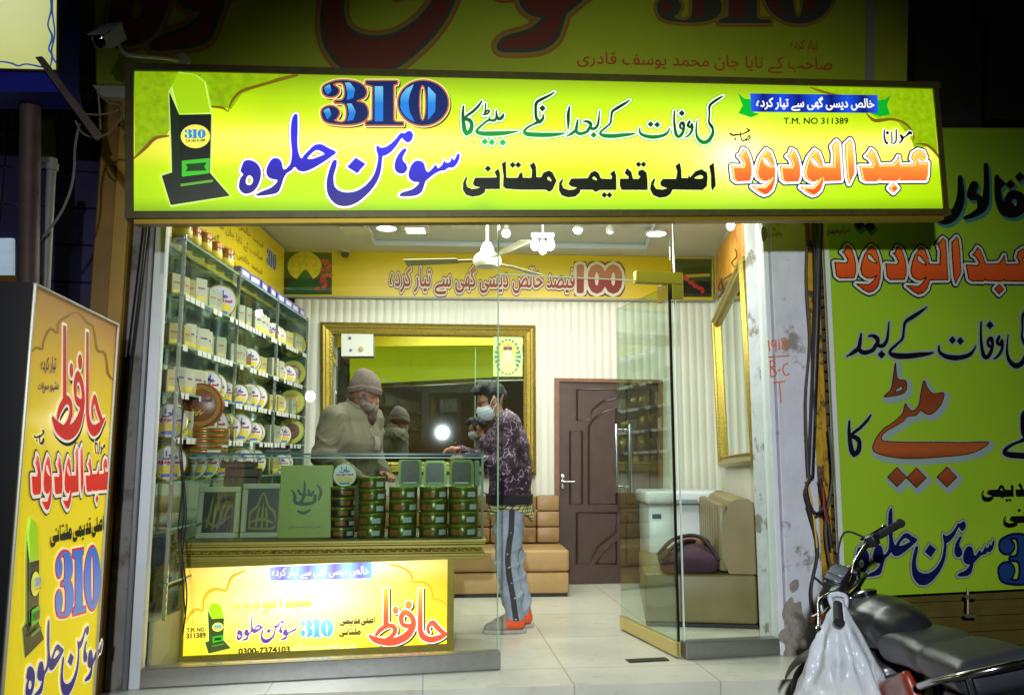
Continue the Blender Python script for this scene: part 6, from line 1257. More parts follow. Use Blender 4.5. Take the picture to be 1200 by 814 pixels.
# lit bulb at the right under the sign and its glare cable; dome camera on the board
p = at(856, 262, 5.6); t = thing('lit_bulb', 'bright lit bulb with a white cable in the top right corner of the shop', 'bulb', p)
b = MB(); b.lathe([(0, -.05), (.02, -.042), (.03, -.015), (.024, .015), (.014, .04), (.012, .06)], 14, Matrix.Translation(p)); b.build('bulb', M_LAMP, t, smooth=60)
b = MB(); b.tube(_cr([p + Vector((0, 0, .06)), p + Vector((-.05, 0, .09)), p + Vector((-.12, 0, .03)), p + Vector((-.17, 0, .07)), p + Vector((-.15, 0, .16))], 6), .006, 6); b.build('cable', mat('white_cable', S(214, 220, 224), .4), t, smooth=60)
p = BDP.v(405, 297, .03); t = thing('dome_camera', 'small black dome camera on the top edge of the yellow board', 'camera', p)
b = MB(); b.lathe([(.0, -.05), (.025, -.045), (.04, -.02), (.042, 0)], 16, Matrix.Translation(p)); b.build('dome', M_BLACKP, t, smooth=60)
b = MB(); b.lathe([(.046, 0.001), (.046, .02), (0, .02)], 16, Matrix.Translation(p)); b.build('mount', mat('white_plastic', S(214, 214, 204), .4), t, smooth=40)
# ------------------------------------------------------------------ people
M_SKIN = mat('skin', S(158, 110, 80), .5, noise=(12, .1), sss=.08); M_SKIN2 = mat('skin_older', S(146, 96, 72), .55, noise=(14, .14), sss=.08)
def hand_sdf(P, w, d, up, side, s=1.):
    """palm, four curled fingers of different length and a thumb; w wrist, d pointing direction, up = back of the hand, side = thumb side"""
    w = np.array(w, float); d = np.array(d, float) / np.linalg.norm(d); side = np.array(side, float); side -= d * (side @ d); side /= np.linalg.norm(side); up = np.cross(d, side); up = up if up @ np.array([0, 0, 1.]) > 0 else -up
    palm = rbox(P, w + d * .05 * s, (.045 * s, .04 * s, .014 * s), .013 * s, np.stack([d, side, up], 1)); out = _mn(palm, cap(P, w - d * .03 * s, w + d * .02 * s, .027 * s, .026 * s), .02 * s)
    for k, (o, L) in enumerate(((.030, .078), (.010, .086), (-.010, .08), (-.029, .062))):
        a = w + d * .088 * s + side * o * s; b_ = a + (d * .55 - up * .3) * L * s * .8; c = b_ + (d * .25 - up * .6) * L * s * .55
        out = _mn(out, _mn(cap(P, a - d * .02 * s, b_, .0095 * s, .0088 * s), cap(P, b_, c, .0088 * s, .0075 * s), .003), .006 * s)
    a = w + d * .02 * s + side * .034 * s; b_ = a + (d * .6 + side * .55 - up * .25) * .045 * s; c = b_ + (d * .9 - up * .3) * .032 * s
    return _mn(out, _mn(cap(P, a, b_, .013 * s, .011 * s), cap(P, b_, c, .011 * s, .009 * s), .004), .01 * s)
def head_frame(c, yaw, pitch): return np.array(c, float), rotm(yaw, pitch)
def hp(c, R, v): return c + R @ np.array(v, float)
def head_sdf(P, c, R, s=1., beardy=False):
    """skull, face, nose, brow, lips, chin, ears; local x forward, z up; eyes at z=0"""
    q = (P - c) @ R / s
    d = ell(q, (-.012, 0, .028), (.098, .076, .095)); d = _mn(d, ell(q, (.03, 0, -.045), (.062, .056, .078)), .04)
    d = _mn(d, ell(q, (.055, 0, -.098), (.028, .030, .022)), .025)             # chin
    d = _mn(d, ell(q, (.075, 0, .022), (.016, .052, .012)), .018)               # brow
    d = _mx(d, -ell(q, (.092, .032, .0), (.014, .017, .011)), .012); d = _mx(d, -ell(q, (.092, -.032, .0), (.014, .017, .011)), .012)
    for sg in (1, -1):
        d = _mn(d, ell(q, (.070, .032 * sg, -.001), (.013, .014, .012)), .004)  # eyeballs
        d = _mn(d, ell(q, (.060, .038 * sg, -.036), (.022, .02, .018)), .02)    # cheek
        e = ell(q, (-.012, .078 * sg, -.008), (.020, .009, .032), rotm(18 * sg, -12)); e = _mx(e, -ell(q, (-.006, .088 * sg, -.006), (.010, .006, .018)), .004); d = _mn(d, e, .008)
    d = _mn(d, cap(q, (.086, 0, .012), (.108, 0, -.036), .009, .013), .012); d = _mn(d, cap(q, (.094, .013, -.04), (.094, -.013, -.04), .008, .008), .01)
    d = _mn(d, ell(q, (.084, 0, -.064), (.012, .022, .0065)), .006); d = _mn(d, ell(q, (.081, 0, -.077), (.012, .020, .007)), .006)
    return d * s
# ---- customer: local x forward, y left, z up
pcx = FLOORP.v(595, 738)
cu = thing('person', 'young man in dark patterned jacket, white mask, pale jeans and orange sneakers at the counter', 'person', (pcx.x + .01, pcx.y + .0, 0), 188)
HC, HR = head_frame((.135, 0, 1.60), 4, 17)
SHL, SHR = (.035, .185, 1.42), (.02, -.185, 1.42); ELL_, ELR = (.06, .235, 1.13), (.13, -.23, 1.14); WRL, WRR = (.30, .06, 1.185), (.34, -.10, 1.245)
LEGL = [(.0, .085, .93, .092), (.012, .085, .70, .083), (.03, .08, .48, .062), (-.005, .075, .26, .058), (-.03, .075, .09, .044)]
LEGR = [(.0, -.085, .93, .092), (-.02, -.09, .70, .083), (-.03, -.095, .48, .062), (-.08, -.095, .26, .058), (-.11, -.095, .09, .044)]
def body_sdf(P):
    d = head_sdf(P, HC, HR)
    d = _mn(d, cap(P, (.045, 0, 1.42), (.105, 0, 1.53), .058, .054), .03)
    q = P.copy(); q[..., 1] *= .72
    d = _mn(d, chain(q, [(0, 0, .93, .115), (.015, 0, 1.1, .105), (.035, 0, 1.28, .118), (.035, 0, 1.4, .085)], .05), .03)
    for s_, e_, w_ in ((SHL, ELL_, WRL), (SHR, ELR, WRR)): d = _mn(d, chain(P, [(*s_, .052), (*e_, .040), (*w_, .027)], .02), .03)
    for lg in (LEGL, LEGR): d = _mn(d, chain(P, [(x, y, z, r * .84) for x, y, z, r in lg], .03), .03); x, y, z, r = lg[-1]; d = _mn(d, cap(P, (x - .02, y, .05), (x + .16, y, .04), .036, .028), .02)
    d = _mn(d, hand_sdf(P, WRL, (.8, -.25, .12), None, (.1, -.9, .3)), .012); d = _mn(d, hand_sdf(P, WRR, (.85, .2, .12), None, (.1, .9, .3)), .012)
    return d
solid(body_sdf, (-.26, -.42, -.01), (.56, .42, 1.78), .0085, 'body', M_SKIN, cu)
_hn = lambda q: np.sin(q @ np.array([70., 31, 19])) * .004 + np.sin(q @ np.array([-35., 90, 40])) * .004 + np.sin(q @ np.array([120., -60, 75])) * .003
def hair_sdf(P):
    q = (P - HC) @ HR
    d = ell(q, (-.02, 0, .045), (.105, .086, .094)); d = _mn(d, ell(q, (.045, .012, .108), (.065, .062, .034)), .03); d = _mn(d, ell(q, (.085, .02, .092), (.032, .045, .018)), .02)
    d = _mx(d, -(q[..., 2] - (.056 - .0 * q[..., 0]) + np.clip((.045 - q[..., 0]) * 2.0, 0, .13)), .012)
    for sg in (1, -1): d = _mn(d, ell(q, (.012, .074 * sg, .012), (.016, .008, .03)), .01)
    return d + _hn(q) * 1.2
solid(hair_sdf, tuple(HC - .17), tuple(HC + .19), .0055, 'hair', mat('black_hair', S(13, 12, 15), .65, noise=(60, .4), bump=(110, .7)), cu)
def mask_sdf(P):
    q = (P - HC) @ HR; d = _mx(ell(q, (.035, 0, -.058), (.088, .073, .076)), -(q[..., 0] - .022 - (q[..., 2] + .05) * .25), .01); d = _mx(d, q[..., 2] - (-.018 - .0 * q[..., 0]) - np.clip((.1 - np.abs(q[..., 1] * 2.2)) * .12, 0, .02) + .006, .008)
    return d + np.sin(q[..., 2] * 260) * .0009
solid(mask_sdf, tuple(HC - .17), tuple(HC + .17), .005, 'face_mask', mat('mask_white', S(196, 206, 210), .75, noise=(25, .06)), cu)
b = MB()
for sg in (1, -1):
    b.tube([hp(HC, HR, v) for v in ((.03, .073 * sg, -.03), (.01, .083 * sg, .0), (-.02, .087 * sg, .018))], .0028, 6); b.tube([hp(HC, HR, v) for v in ((.03, .070 * sg, -.09), (.005, .083 * sg, -.05), (-.022, .085 * sg, -.03))], .0028, 6)
b.build('mask_loops', mat('mask_loop', S(215, 215, 215), .7), cu, world=False, smooth=60)
b = MB()
for sg in (1, -1):
    ring = [hp(HC, HR, (.098 - .02 * abs(math.sin(t)) * .3, .034 * sg + .024 * math.cos(t), -.002 + .019 * math.sin(t))) for t in np.linspace(0, 2 * math.pi, 17)]; b.tube(ring, .0022, 6, False)
    b.tube([hp(HC, HR, v) for v in ((.094, .058 * sg, .004), (.04, .080 * sg, .008), (-.012, .084 * sg, .006))], .002, 6)
b.tube([hp(HC, HR, v) for v in ((.1, .012, .002), (.105, 0, .006), (.1, -.012, .002))], .002, 6); b.build('glasses', mat('dark_wire', S(30, 30, 34), .3, .6), cu, world=False, smooth=60)
def jm():
    m = mat('patterned_jacket', S(34, 24, 34), .75, bump=(40, .3)); nt = m.node_tree; N = nt.nodes; L = nt.links; bs = N['Principled BSDF']; tc = N.new('ShaderNodeTexCoord')
    n = N.new('ShaderNodeTexNoise'); n.inputs['Scale'].default_value = 15; L.new(tc.outputs['Object'], n.inputs['Vector'])
    v = N.new('ShaderNodeTexVoronoi'); v.feature = 'DISTANCE_TO_EDGE'; v.inputs['Scale'].default_value = 21
    ad = N.new('ShaderNodeVectorMath'); ad.operation = 'MULTIPLY_ADD'; ad.inputs[1].default_value = (.1,) * 3; L.new(n.outputs['Color'], ad.inputs[0]); L.new(tc.outputs['Object'], ad.inputs[2]); L.new(ad.outputs[0], v.inputs['Vector'])
    r = N.new('ShaderNodeMapRange'); r.inputs[1].default_value = .012; r.inputs[2].default_value = .055; r.inputs[3].default_value = 1; r.inputs[4].default_value = 0; L.new(v.outputs['Distance'], r.inputs[0])
    n2 = N.new('ShaderNodeTexNoise'); n2.inputs['Scale'].default_value = 17; L.new(tc.outputs['Object'], n2.inputs['Vector']); r2 = N.new('ShaderNodeMapRange'); r2.inputs[1].default_value = .44; r2.inputs[2].default_value = .54; L.new(n2.outputs[0], r2.inputs[0])
    mu = N.new('ShaderNodeMath'); mu.operation = 'MULTIPLY'; L.new(r.outputs[0], mu.inputs[0]); L.new(r2.outputs[0], mu.inputs[1])
    mx = N.new('ShaderNodeMix'); mx.data_type = 'RGBA'; mx.inputs[6].default_value = (*S(46, 24, 40), 1); mx.inputs[7].default_value = (*S(176, 156, 172), 1); L.new(mu.outputs[0], mx.inputs[0]); L.new(mx.outputs[2], bs.inputs['Base Color']); return m
def folds(P, amp): return (np.sin(P[..., 2] * 55 + np.sin(P[..., 1] * 23 + P[..., 0] * 17) * 2.2) * .5 + np.sin(P[..., 2] * 31 - P[..., 0] * 40) * .5) * amp
def jacket_sdf(P):
    q = P.copy(); q[..., 1] *= .74
    d = chain(q, [(-.005, 0, .84, .148), (-.005, 0, 1.1, .146), (.02, 0, 1.28, .156), (.025, 0, 1.42, .108)], .05)
    d = _mn(d, cap(P, (.04, 0, 1.44), (.065, 0, 1.49), .078, .068), .03)
    for s_, e_, w_ in ((SHL, ELL_, WRL), (SHR, ELR, WRR)): d = _mn(d, chain(P, [(*s_, .082), (*e_, .068), (*w_, .045)], .025), .035)
    d = d + folds(P, .0045) + wob(P, 14, .004, 4)
    d = _mx(d, .885 - P[..., 2] + .1 * (P[..., 0] - .0) * 0, .008); return _mx(d, -ell(P, (.11, 0, 1.535), (.085, .075, .09)), .006)
solid(jacket_sdf, (-.24, -.42, .84), (.45, .42, 1.58), .0085, 'jacket', jm(), cu)
def rib_sdf(P):
    q = P.copy(); q[..., 1] *= .74; d = np.abs(cap(q, (0, 0, .86), (0, 0, .95), .153, .156)) - .012; return _mx(d, np.abs(P[..., 2] - .905) - .035, .006) + np.sin(np.arctan2(P[..., 1], P[..., 0]) * 60) * .0012
solid(rib_sdf, (-.22, -.28, .85), (.22, .28, .97), .008, 'jacket_hem', mat('jacket_rib', S(20, 17, 20), .85), cu)
def plaid():
    m = mat('plaid_shirt', S(180, 170, 110), .8); nt = m.node_tree; N = nt.nodes; L = nt.links; bs = N['Principled BSDF']; tc = N.new('ShaderNodeTexCoord')
    def wave(ax):
        w = N.new('ShaderNodeTexWave'); w.bands_direction = ax; w.inputs['Scale'].default_value = 14; w.inputs['Distortion'].default_value = 1.; w.inputs['Detail'].default_value = 0; L.new(tc.outputs['Object'], w.inputs[0]); return w.outputs[1]
    a, b2 = wave('Z'), wave('DIAGONAL'); mx = N.new('ShaderNodeMath'); mx.operation = 'MAXIMUM'; L.new(a, mx.inputs[0]); L.new(b2, mx.inputs[1])
    r = N.new('ShaderNodeMapRange'); r.inputs[1].default_value = .75; r.inputs[2].default_value = .95; L.new(mx.outputs[0], r.inputs[0]); mi = N.new('ShaderNodeMix'); mi.data_type = 'RGBA'; mi.inputs[6].default_value = (*S(196, 186, 130), 1); mi.inputs[7].default_value = (*S(40, 40, 34), 1); L.new(r.outputs[0], mi.inputs[0]); L.new(mi.outputs[2], bs.inputs['Base Color']); return m
def hem_sdf(P):
    q = P.copy(); q[..., 1] *= .76; d = np.abs(cap(q, (-.01, 0, .74), (0, 0, .95), .158, .138)) - .008; lowz = .785 + .035 * np.sin(P[..., 0] * 14 + 1.2) - .02 * np.cos(P[..., 1] * 18)
    d = d + np.sin(np.arctan2(P[..., 1], P[..., 0]) * 9) * .005; return _mx(d, _mx(lowz - P[..., 2], P[..., 2] - .90), .004)
solid(hem_sdf, (-.24, -.28, .70), (.24, .28, .93), .007, 'shirt_hem', plaid(), cu)
def jeans_sdf(P):
    q = P.copy(); q[..., 1] *= .74; d = cap(q, (0, 0, .87), (0, 0, .95), .12, .115)
    for lg in (LEGL, LEGR): d = _mn(d, chain(P, [(x, y, z, r + .014) for x, y, z, r in lg], .03), .04)
    k = np.clip((.9 - P[..., 2]) / .5, .3, 1); d = d + folds(P * np.array([1, 1, .8]), .010) * k + wob(P, 16, .006, 9) - .010 * np.clip((.84 - P[..., 2]) / .2, 0, 1) * np.exp(-(np.sin(P[..., 2] * 24 + P[..., 0] * 16 + np.sin(P[..., 1] * 14) * 1.4 + wob(P, 8, 1.6, 4)) / .34) ** 2); return _mx(_mx(d, .085 - P[..., 2], .01), P[..., 2] - .88, .01)
def jeansm():
    m = mat('faded_jeans', S(150, 160, 176), .8, noise=(7, .22), bump=(120, .25)); return m
solid(jeans_sdf, (-.24, -.26, .05), (.22, .26, 1.0), .0085, 'jeans', jeansm(), cu)
b = MB(); st_pts = [(x, y + r + .011, z) for x, y, z, r in LEGL]; sp_ = _cr([p for p in st_pts], 6); vs = []
def _proj(p):   # push the stripe onto the trouser surface from the side
    for k in range(40):
        v = jeans_sdf(np.array([[p]]))[0, 0]
        if v > .002: p = (p[0], p[1] - max(v - .001, .001) * .7, p[2])
        elif v < 0: p = (p[0], p[1] + .003, p[2])
        else: break
    return p
for p in sp_: vs += [_proj((p[0] + .022, p[1] + .02, p[2])), _proj((p[0] - .018, p[1] + .02, p[2]))]
b.add([(v[0], v[1] + .006, v[2]) for v in vs], [(2 * i, 2 * i + 1, 2 * i + 3, 2 * i + 2) for i in range(len(sp_) - 1)]); b.build('side_stripe', mat('dark_stripe', S(52, 54, 50), .8), cu, world=False, smooth=80)
for sg, lg in ((1, LEGL), (-1, LEGR)):
    x, y = lg[-1][0], lg[-1][1]
    def upper(P, x=x, y=y):
        d = chain(P, [(x - .03, y, .062, .040), (x + .05, y, .066, .042), (x + .12, y, .046, .040), (x + .185, y - .004, .036, .030)], .03); d = _mn(d, cap(P, (x - .02, y, .07), (x - .015, y, .12), .042, .046), .02); d = _mx(d, -ell(P, (x - .01, y, .15), (.036, .034, .04)), .008); return _mx(d, .018 - P[..., 2], .004)
    sh_ = solid(upper, (x - .12, y - .1, 0), (x + .26, y + .1, .18), .006, 'shoe', mat('shoe_grey', S(150, 142, 132), .75, noise=(30, .12)), cu)
    def sole(P, x=x, y=y): return _mx(chain(P * np.array([1, 1, .5]), [(x - .035, y, .008, .046), (x + .06, y, .008, .042), (x + .13, y, .008, .047), (x + .19, y - .004, .008, .036)], .03), np.abs(P[..., 2] - .013) - .012, .003)
    solid(sole, (x - .12, y - .1, -.01), (x + .26, y + .1, .05), .006, 'sole', mat('sole_grey', S(170, 166, 150), .7), sh_)
    def heel(P, x=x, y=y): return _mx(upper(P) - .0035, _mx(np.abs(P[..., 0] - (x - .0)) - .066, np.abs(P[..., 2] - .075) - .042, .01), .006)
    solid(heel, (x - .12, y - .1, 0), (x + .2, y + .1, .16), .006, 'orange_panel', mat('shoe_orange', S(232, 84, 36), .65), sh_)
    b = MB()
    for k in range(4): zq = .112 - k * .011; xq = x + .055 + k * .018; b.tube([(xq, y - .024, zq - .004), (xq + .004, y, zq + .006), (xq, y + .024, zq - .004)], .0045, 6)
    b.build('laces', mat('lace_orange', S(220, 90, 50), .7), sh_, world=False, smooth=60)
# ---- shopkeeper behind the counter
ph = at(408, 600, 6.02)
sk = thing('person', 'bearded older man in grey beanie and drab shirt standing behind the counter', 'person', (ph.x, 6.02, 0), -33)
H2, R2 = head_frame((.115, .03, 1.655), 24, 14)
S2L, S2R = (.02, .20, 1.475), (.02, -.20, 1.475); E2L, E2R = (-.01, .255, 1.20), (.02, -.285, 1.20); W2L, W2R = (.2, .16, 1.08), (.25, -.20, 1.06)
def body2(P):
    d = head_sdf(P, H2, R2); d = _mn(d, cap(P, (.03, 0, 1.48), (.085, .02, 1.585), .062, .058), .03); q = P.copy(); q[..., 1] *= .72
    d = _mn(d, chain(q, [(0, 0, .95, .12), (.01, 0, 1.15, .115), (.03, 0, 1.35, .125), (.03, 0, 1.47, .085)], .05), .03)
    for s_, e_, w_ in ((S2L, E2L, W2L), (S2R, E2R, W2R)): d = _mn(d, chain(P, [(*s_, .055), (*e_, .043), (*w_, .029)], .02), .03)
    for sg in (1, -1): d = _mn(d, chain(P, [(0, .09 * sg, .95, .085), (.01, .09 * sg, .5, .058), (0, .09 * sg, .08, .04)], .03), .03); d = _mn(d, cap(P, (-.02, .09 * sg, .04), (.16, .09 * sg, .035), .034, .026), .02)
    d = _mn(d, hand_sdf(P, W2L, (.75, -.25, -.1), None, (.2, -.9, .2)), .012); return _mn(d, hand_sdf(P, W2R, (.8, .2, -.1), None, (.2, .9, .2)), .012)
solid(body2, (-.2, -.44, -.01), (.5, .44, 1.83), .0095, 'body', M_SKIN2, sk)
def beanie(P):
    q = (P - H2) @ R2; d = ell(q, (-.018, 0, .058), (.118, .098, .118)); d = _mn(d, ell(q, (-.055, 0, .135), (.055, .055, .045)), .04)
    d = _mx(d, .022 + .0 * q[..., 0] - np.clip(-q[..., 0] * .35, 0, .04) - q[..., 2], .008)
    band = _mx(np.abs(ell(q, (-.014, 0, .04), (.121, .1, .13))) - .006, np.abs(q[..., 2] - .042 + np.clip(-q[..., 0] * .35, 0, .04)) - .022, .006); d = _mn(d, band, .006)
    return d + np.sin(np.arctan2(q[..., 1], q[..., 0]) * 46) * .0012 + wob(q, 30, .004, 11)
solid(beanie, tuple(H2 - .2), tuple(H2 + .22), .0058, 'beanie', mat('beanie_wool', S(100, 88, 80), .95, noise=(50, .18), bump=(120, .25)), sk)
def beard(P):
    q = (P - H2) @ R2; d = ell(q, (.035, 0, -.075), (.072, .072, .060)); d = _mn(d, chain(q, [(.07, 0, -.1, .046), (.085, .005, -.16, .036), (.095, .005, -.205, .012)], .03), .03)
    d = _mn(d, ell(q, (.088, 0, -.056), (.022, .036, .010)), .012)
    for sg in (1, -1): d = _mn(d, ell(q, (.012, .066 * sg, -.035), (.022, .012, .046)), .02)
    d = _mn(d, ell(q, (.096, 0, -.058), (.014, .034, .013)), .01); d = _mx(d, -ell(q, (.098, 0, -.015), (.03, .036, .032)), .012)
    return d + np.sin(q[..., 1] * 180 + np.sin(q[..., 2] * 40) * 2) * .003 + np.sin(q[..., 0] * 150 + q[..., 1] * 60 + np.sin(q[..., 2] * 30)) * .0025
solid(beard, tuple(H2 - np.array([.12, .14, .27])), tuple(H2 + np.array([.19, .16, .06])), .0055, 'beard', ramp_mat('grey_beard', [(0, S(70, 50, 36)), (.4, S(88, 70, 56)), (.62, S(116, 108, 100)), (1, S(96, 88, 82))], rough=.9), sk)
b = MB()
for sg in (1, -1):
    b.tube([hp(H2, R2, v) for v in ((.086, .016 * sg, .016), (.086, .034 * sg, .022), (.074, .052 * sg, .015))], [.003, .0048, .002], 6)
b.build('eyebrows', mat('brow_hair', S(60, 52, 46), .9), sk, world=False, smooth=60)
def shirt2(P):
    q = P.copy(); q[..., 1] *= .74; d = chain(q, [(0, 0, .8, .15), (.01, 0, 1.05, .145), (.025, 0, 1.3, .166), (.03, 0, 1.46, .132)], .05)
    for s_, e_, w_ in ((S2L, E2L, W2L), (S2R, E2R, W2R)): d = _mn(d, chain(P, [(*s_, .092), (*e_, .076), (*w_, .054)], .03), .04)
    d = _mn(d, cap(P, (.03, 0, 1.5), (.05, .005, 1.545), .085, .076), .03)
    for sg in (1, -1): d = _mn(d, cap(P, (.02, .04 * sg, 1.53), (.02, .19 * sg, 1.468), .075, .088), .03); x_, y_, z_ = P[..., 0], P[..., 1], P[..., 2]; slv = np.clip((np.abs(y_) - .15) / .08, 0, 1); wv = wob(P, 10, 1., 33)
    rg = lambda u, w: np.exp(-(np.sin(u) / w) ** 2)
    d = d + wob(P, 9, .003, 21) - slv * (.008 * rg(z_ * 16 + x_ * 15 + wv * 1.4 + np.abs(y_) * 9, .38) + .006 * rg(z_ * 27 - x_ * 20 + wv * 2, .4)) - (1 - slv) * (.006 * rg(y_ * 17 + z_ * 7 * np.sign(y_ + .01) + wv * 1.2, .35) + .003 * rg(y_ * 33 - z_ * 8 + wv * 2, .5)); d = _mx(d, .62 - P[..., 2], .01); d = _mx(d, -ell(P, (.10, .014, 1.63), (.085, .07, .085)), .006)
    pl = _mx(np.abs(P[..., 1] - .01) - .018, np.abs(P[..., 2] - 1.3) - .22); return np.where(pl < 0, d - .004, d)
M_DRAB = mat('drab_cotton', S(98, 94, 74), .85, noise=(8, .1), bump=(9, .25))
solid(shirt2, (-.25, -.46, .58), (.42, .46, 1.64), .0075, 'shirt', M_DRAB, sk)
def collar(P):
    d = np.abs(cap(P, (.03, 0, 1.46), (.066, .014, 1.60), .112, .086)) - .0065; q = P - np.array([.05, .008, 1.575]); d = _mx(d, np.abs(q[..., 2] + q[..., 0] * .55) - .036, .006); return _mx(d, q[..., 0] - .045 - np.abs(q[..., 1]) * .8, .006)
solid(collar, (-.12, -.16, 1.44), (.22, .18, 1.70), .006, 'collar', M_DRAB, sk)
b = MB(); pc_ = np.array([.20, .085, 1.30])
def _projx(p):
    for k in range(60):
        v = shirt2(np.array([[p]]))[0, 0]
        if v > .003: p = (p[0] - max(v * .6, .001), p[1], p[2])
        elif v < .0005: p = (p[0] + .002, p[1], p[2])
        else: break
    return p
g = [[_projx((.24, .04 + .09 * i / 5, 1.25 + .10 * j / 5)) for i in range(6)] for j in range(6)]
b.add([(p[0] + .004, p[1], p[2]) for r in g for p in r], [(r * 6 + i, r * 6 + i + 1, r * 6 + i + 7, r * 6 + i + 6) for r in range(5) for i in range(5)]); b.build('pocket', mat('pocket_cotton', S(122, 120, 108), .85, noise=(8, .1)), sk, world=False, smooth=60)
b = MB()
for z_ in (1.42, 1.34, 1.26): p = _projx((.25, .01, z_)); b.lathe([(0, 0), (.007, 0), (.007, .003), (0, .004)], 10, Matrix.Translation((p[0] + .005, p[1], p[2])) @ Matrix.Rotation(math.pi / 2, 4, 'Y'))
b.build('buttons', mat('button', S(90, 86, 74), .4), sk, world=False)
def trous2(P):
    d = None
    for sg in (1, -1): e = chain(P, [(0, .09 * sg, .9, .11), (.01, .09 * sg, .5, .085), (0, .09 * sg, .1, .075)], .03); d = e if d is None else _mn(d, e, .03)
    return _mx(d + folds(P, .008), .06 - P[..., 2], .01)
solid(trous2, (-.2, -.28, .03), (.2, .28, 1.03), .014, 'trousers', M_DRAB, sk)
for sg in (1, -1): solid(lambda P: _mx(chain(P, [(-.03, .09 * sg, .045, .045), (.08, .09 * sg, .04, .045), (.17, .09 * sg, .03, .034)], .03), .0 - P[..., 2], .004), (-.1, .09 * sg - .09, -.01), (.24, .09 * sg + .09, .12), .009, 'shoe', mat('black_shoe', S(24, 22, 20), .4), sk)
# ------------------------------------------------------------------ motorcycle: local x forward, y left, z up, ground z=0; leans on its side stand
M_BLKPL = mat('black_bike_plastic', S(26, 27, 30), .35, noise=(10, .15)); M_VINYL = mat('seat_vinyl', S(36, 37, 42), .36, noise=(14, .12), bump=(220, .04)); M_CHR = mat('bike_chrome', S(170, 172, 176), .16, 1., noise=(9, .12)); M_TANK = mat('tank_cover', S(26, 27, 31), .28, noise=(8, .12), bump=(200, .015)); M_RUB = mat('rubber', S(18, 18, 19), .75)
M_REDB = mat('red_side_panel', S(112, 36, 18), .35, coat=.3)
BHEAD, BLEAN = 91., -11.
bpos = Vector((1.57, 3.06, -.15))
mo = thing('motorcycle', 'black motorcycle with a grey seat parked by the step, its bars turned left', 'motorcycle', bpos, rot=(math.radians(BLEAN), 0, math.radians(BHEAD)))
mo.scale = (.95, .95, .95); bpy.context.view_layer.update()
def part(name, mb, m, parent=mo, smooth=50): return mb.build(name, m, parent, world=False, smooth=smooth)
for xw, nm in ((.66, 'front'), (-.60, 'rear')):
    M = Matrix.Translation((xw, 0, .29)) @ Matrix.Rotation(math.pi / 2, 4, 'X'); b = MB()
    prof = [(.225, -.035), (.255, -.045), (.28, -.03), (.292, 0), (.28, .03), (.255, .045), (.225, .035)]
    b.lathe(prof + [(.225, -.035)], 40, M); w_ = bpy.data.objects.new('wheel', None); tyre = part('wheel', b, M_RUB)
    b = MB(); b.lathe([(.205, -.025), (.226, -.036), (.226, .036), (.205, .025), (.205, -.025)], 36, M); part('rim', b, M_CHR, tyre)
    b = MB(); b.lathe([(0, -.05), (.05, -.05), (.05, .05), (0, .05)], 18, M)
    part('hub', b, mat('grey_alloy', S(110, 112, 114), .4, .8), tyre); b = MB()
    for k in range(18): a = 2 * math.pi * k / 18; b.tube([(xw + .045 * math.cos(a), .03 * (-1) ** k, .29 + .045 * math.sin(a)), (xw + .21 * math.cos(a + .25), 0, .29 + .21 * math.sin(a + .25))], .0025, 5)
    part('spokes', b, M_CHR, tyre)
def tank(P):
    q = P - np.array([.17, 0, .765]); d = ell(q, (0, 0, 0), (.27, .135, .105), rotm(0, 8)); d = _mn(d, ell(q, (.08, 0, .0), (.19, .145, .10)), .05); d = _mn(d, ell(q, (-.2, 0, -.02), (.12, .09, .07)), .06); return _mx(d, -.075 - q[..., 2], .03) + np.abs(np.sin(q[..., 0] * 22)) * .003
part('fuel_tank', surf(tank, (-.2, -.22, .6), (.52, .22, .95), .012), M_TANK)
b = MB(); b.lathe([(0, 0), (.045, 0), (.05, .012), (.035, .022), (0, .024)], 20, Matrix.Translation((.29, 0, .862)) @ Matrix.Rotation(math.radians(14), 4, 'Y')); part('fuel_cap', b, M_CHR)
def seat(P):
    q = P - np.array([-.29, 0, .755]); w = .125 + .02 * np.clip(-q[..., 0] * 2, -1, 1); qq = q.copy(); qq[..., 1] = q[..., 1] / w * .125; qq[..., 2] = q[..., 2] + .0 * q[..., 0] - .07 * np.clip(-q[..., 0] - .02, 0, .2) + .10 * np.clip(q[..., 0] - .08, 0, .3)
    return rbox(qq, (0, 0, 0), (.335, .128, .058), .05) + np.exp(-((q[..., 0] + .02) / .03) ** 2) * .006
part('seat', surf(seat, (-.8, -.22, .62), (.12, .22, .90), .012), M_VINYL)
b = MB(); b.tube(_cr([(-.36, .155, .70), (-.50, .165, .755), (-.63, .145, .80), (-.685, .07, .82), (-.69, 0, .822), (-.685, -.07, .82), (-.63, -.145, .80), (-.50, -.165, .755), (-.36, -.155, .70)], 6), .012, 12); b.tube([(-.65, .13, .80), (-.64, .12, .70), (-.58, .10, .62)], .010, 10); b.tube([(-.65, -.13, .80), (-.64, -.12, .70), (-.58, -.10, .62)], .010, 10); part('grab_rail', b, M_CHR)
part('tail', surf(lambda P: _mn(rbox(P, (-.60, 0, .665), (.22, .11, .045), .03, rotm(0, 6)), rbox(P, (-.84, 0, .60), (.05, .075, .10), .03, rotm(0, 25)), .05), (-1., -.2, .42), (-.3, .2, .8), .013), M_BLKPL)
b = MB(); b.box((-.925, -.06, .60), (-.89, .06, .69), None, .012, 2); part('tail_light', b, mat('red_lens', S(150, 16, 14), .2))
b = MB()
for sg in (1, -1): b.tube([(-.86, .07 * sg, .66), (-.87, .16 * sg, .66)], .008, 8); b.lathe([(0, -.03), (.02, -.025), (.026, 0), (.02, .03), (0, .032)], 12, Matrix.Translation((-.875, .18 * sg, .66)) @ Matrix.Rotation(math.pi / 2, 4, 'Y'))
part('rear_indicators', b, mat('amber_lens', S(196, 96, 20), .2))
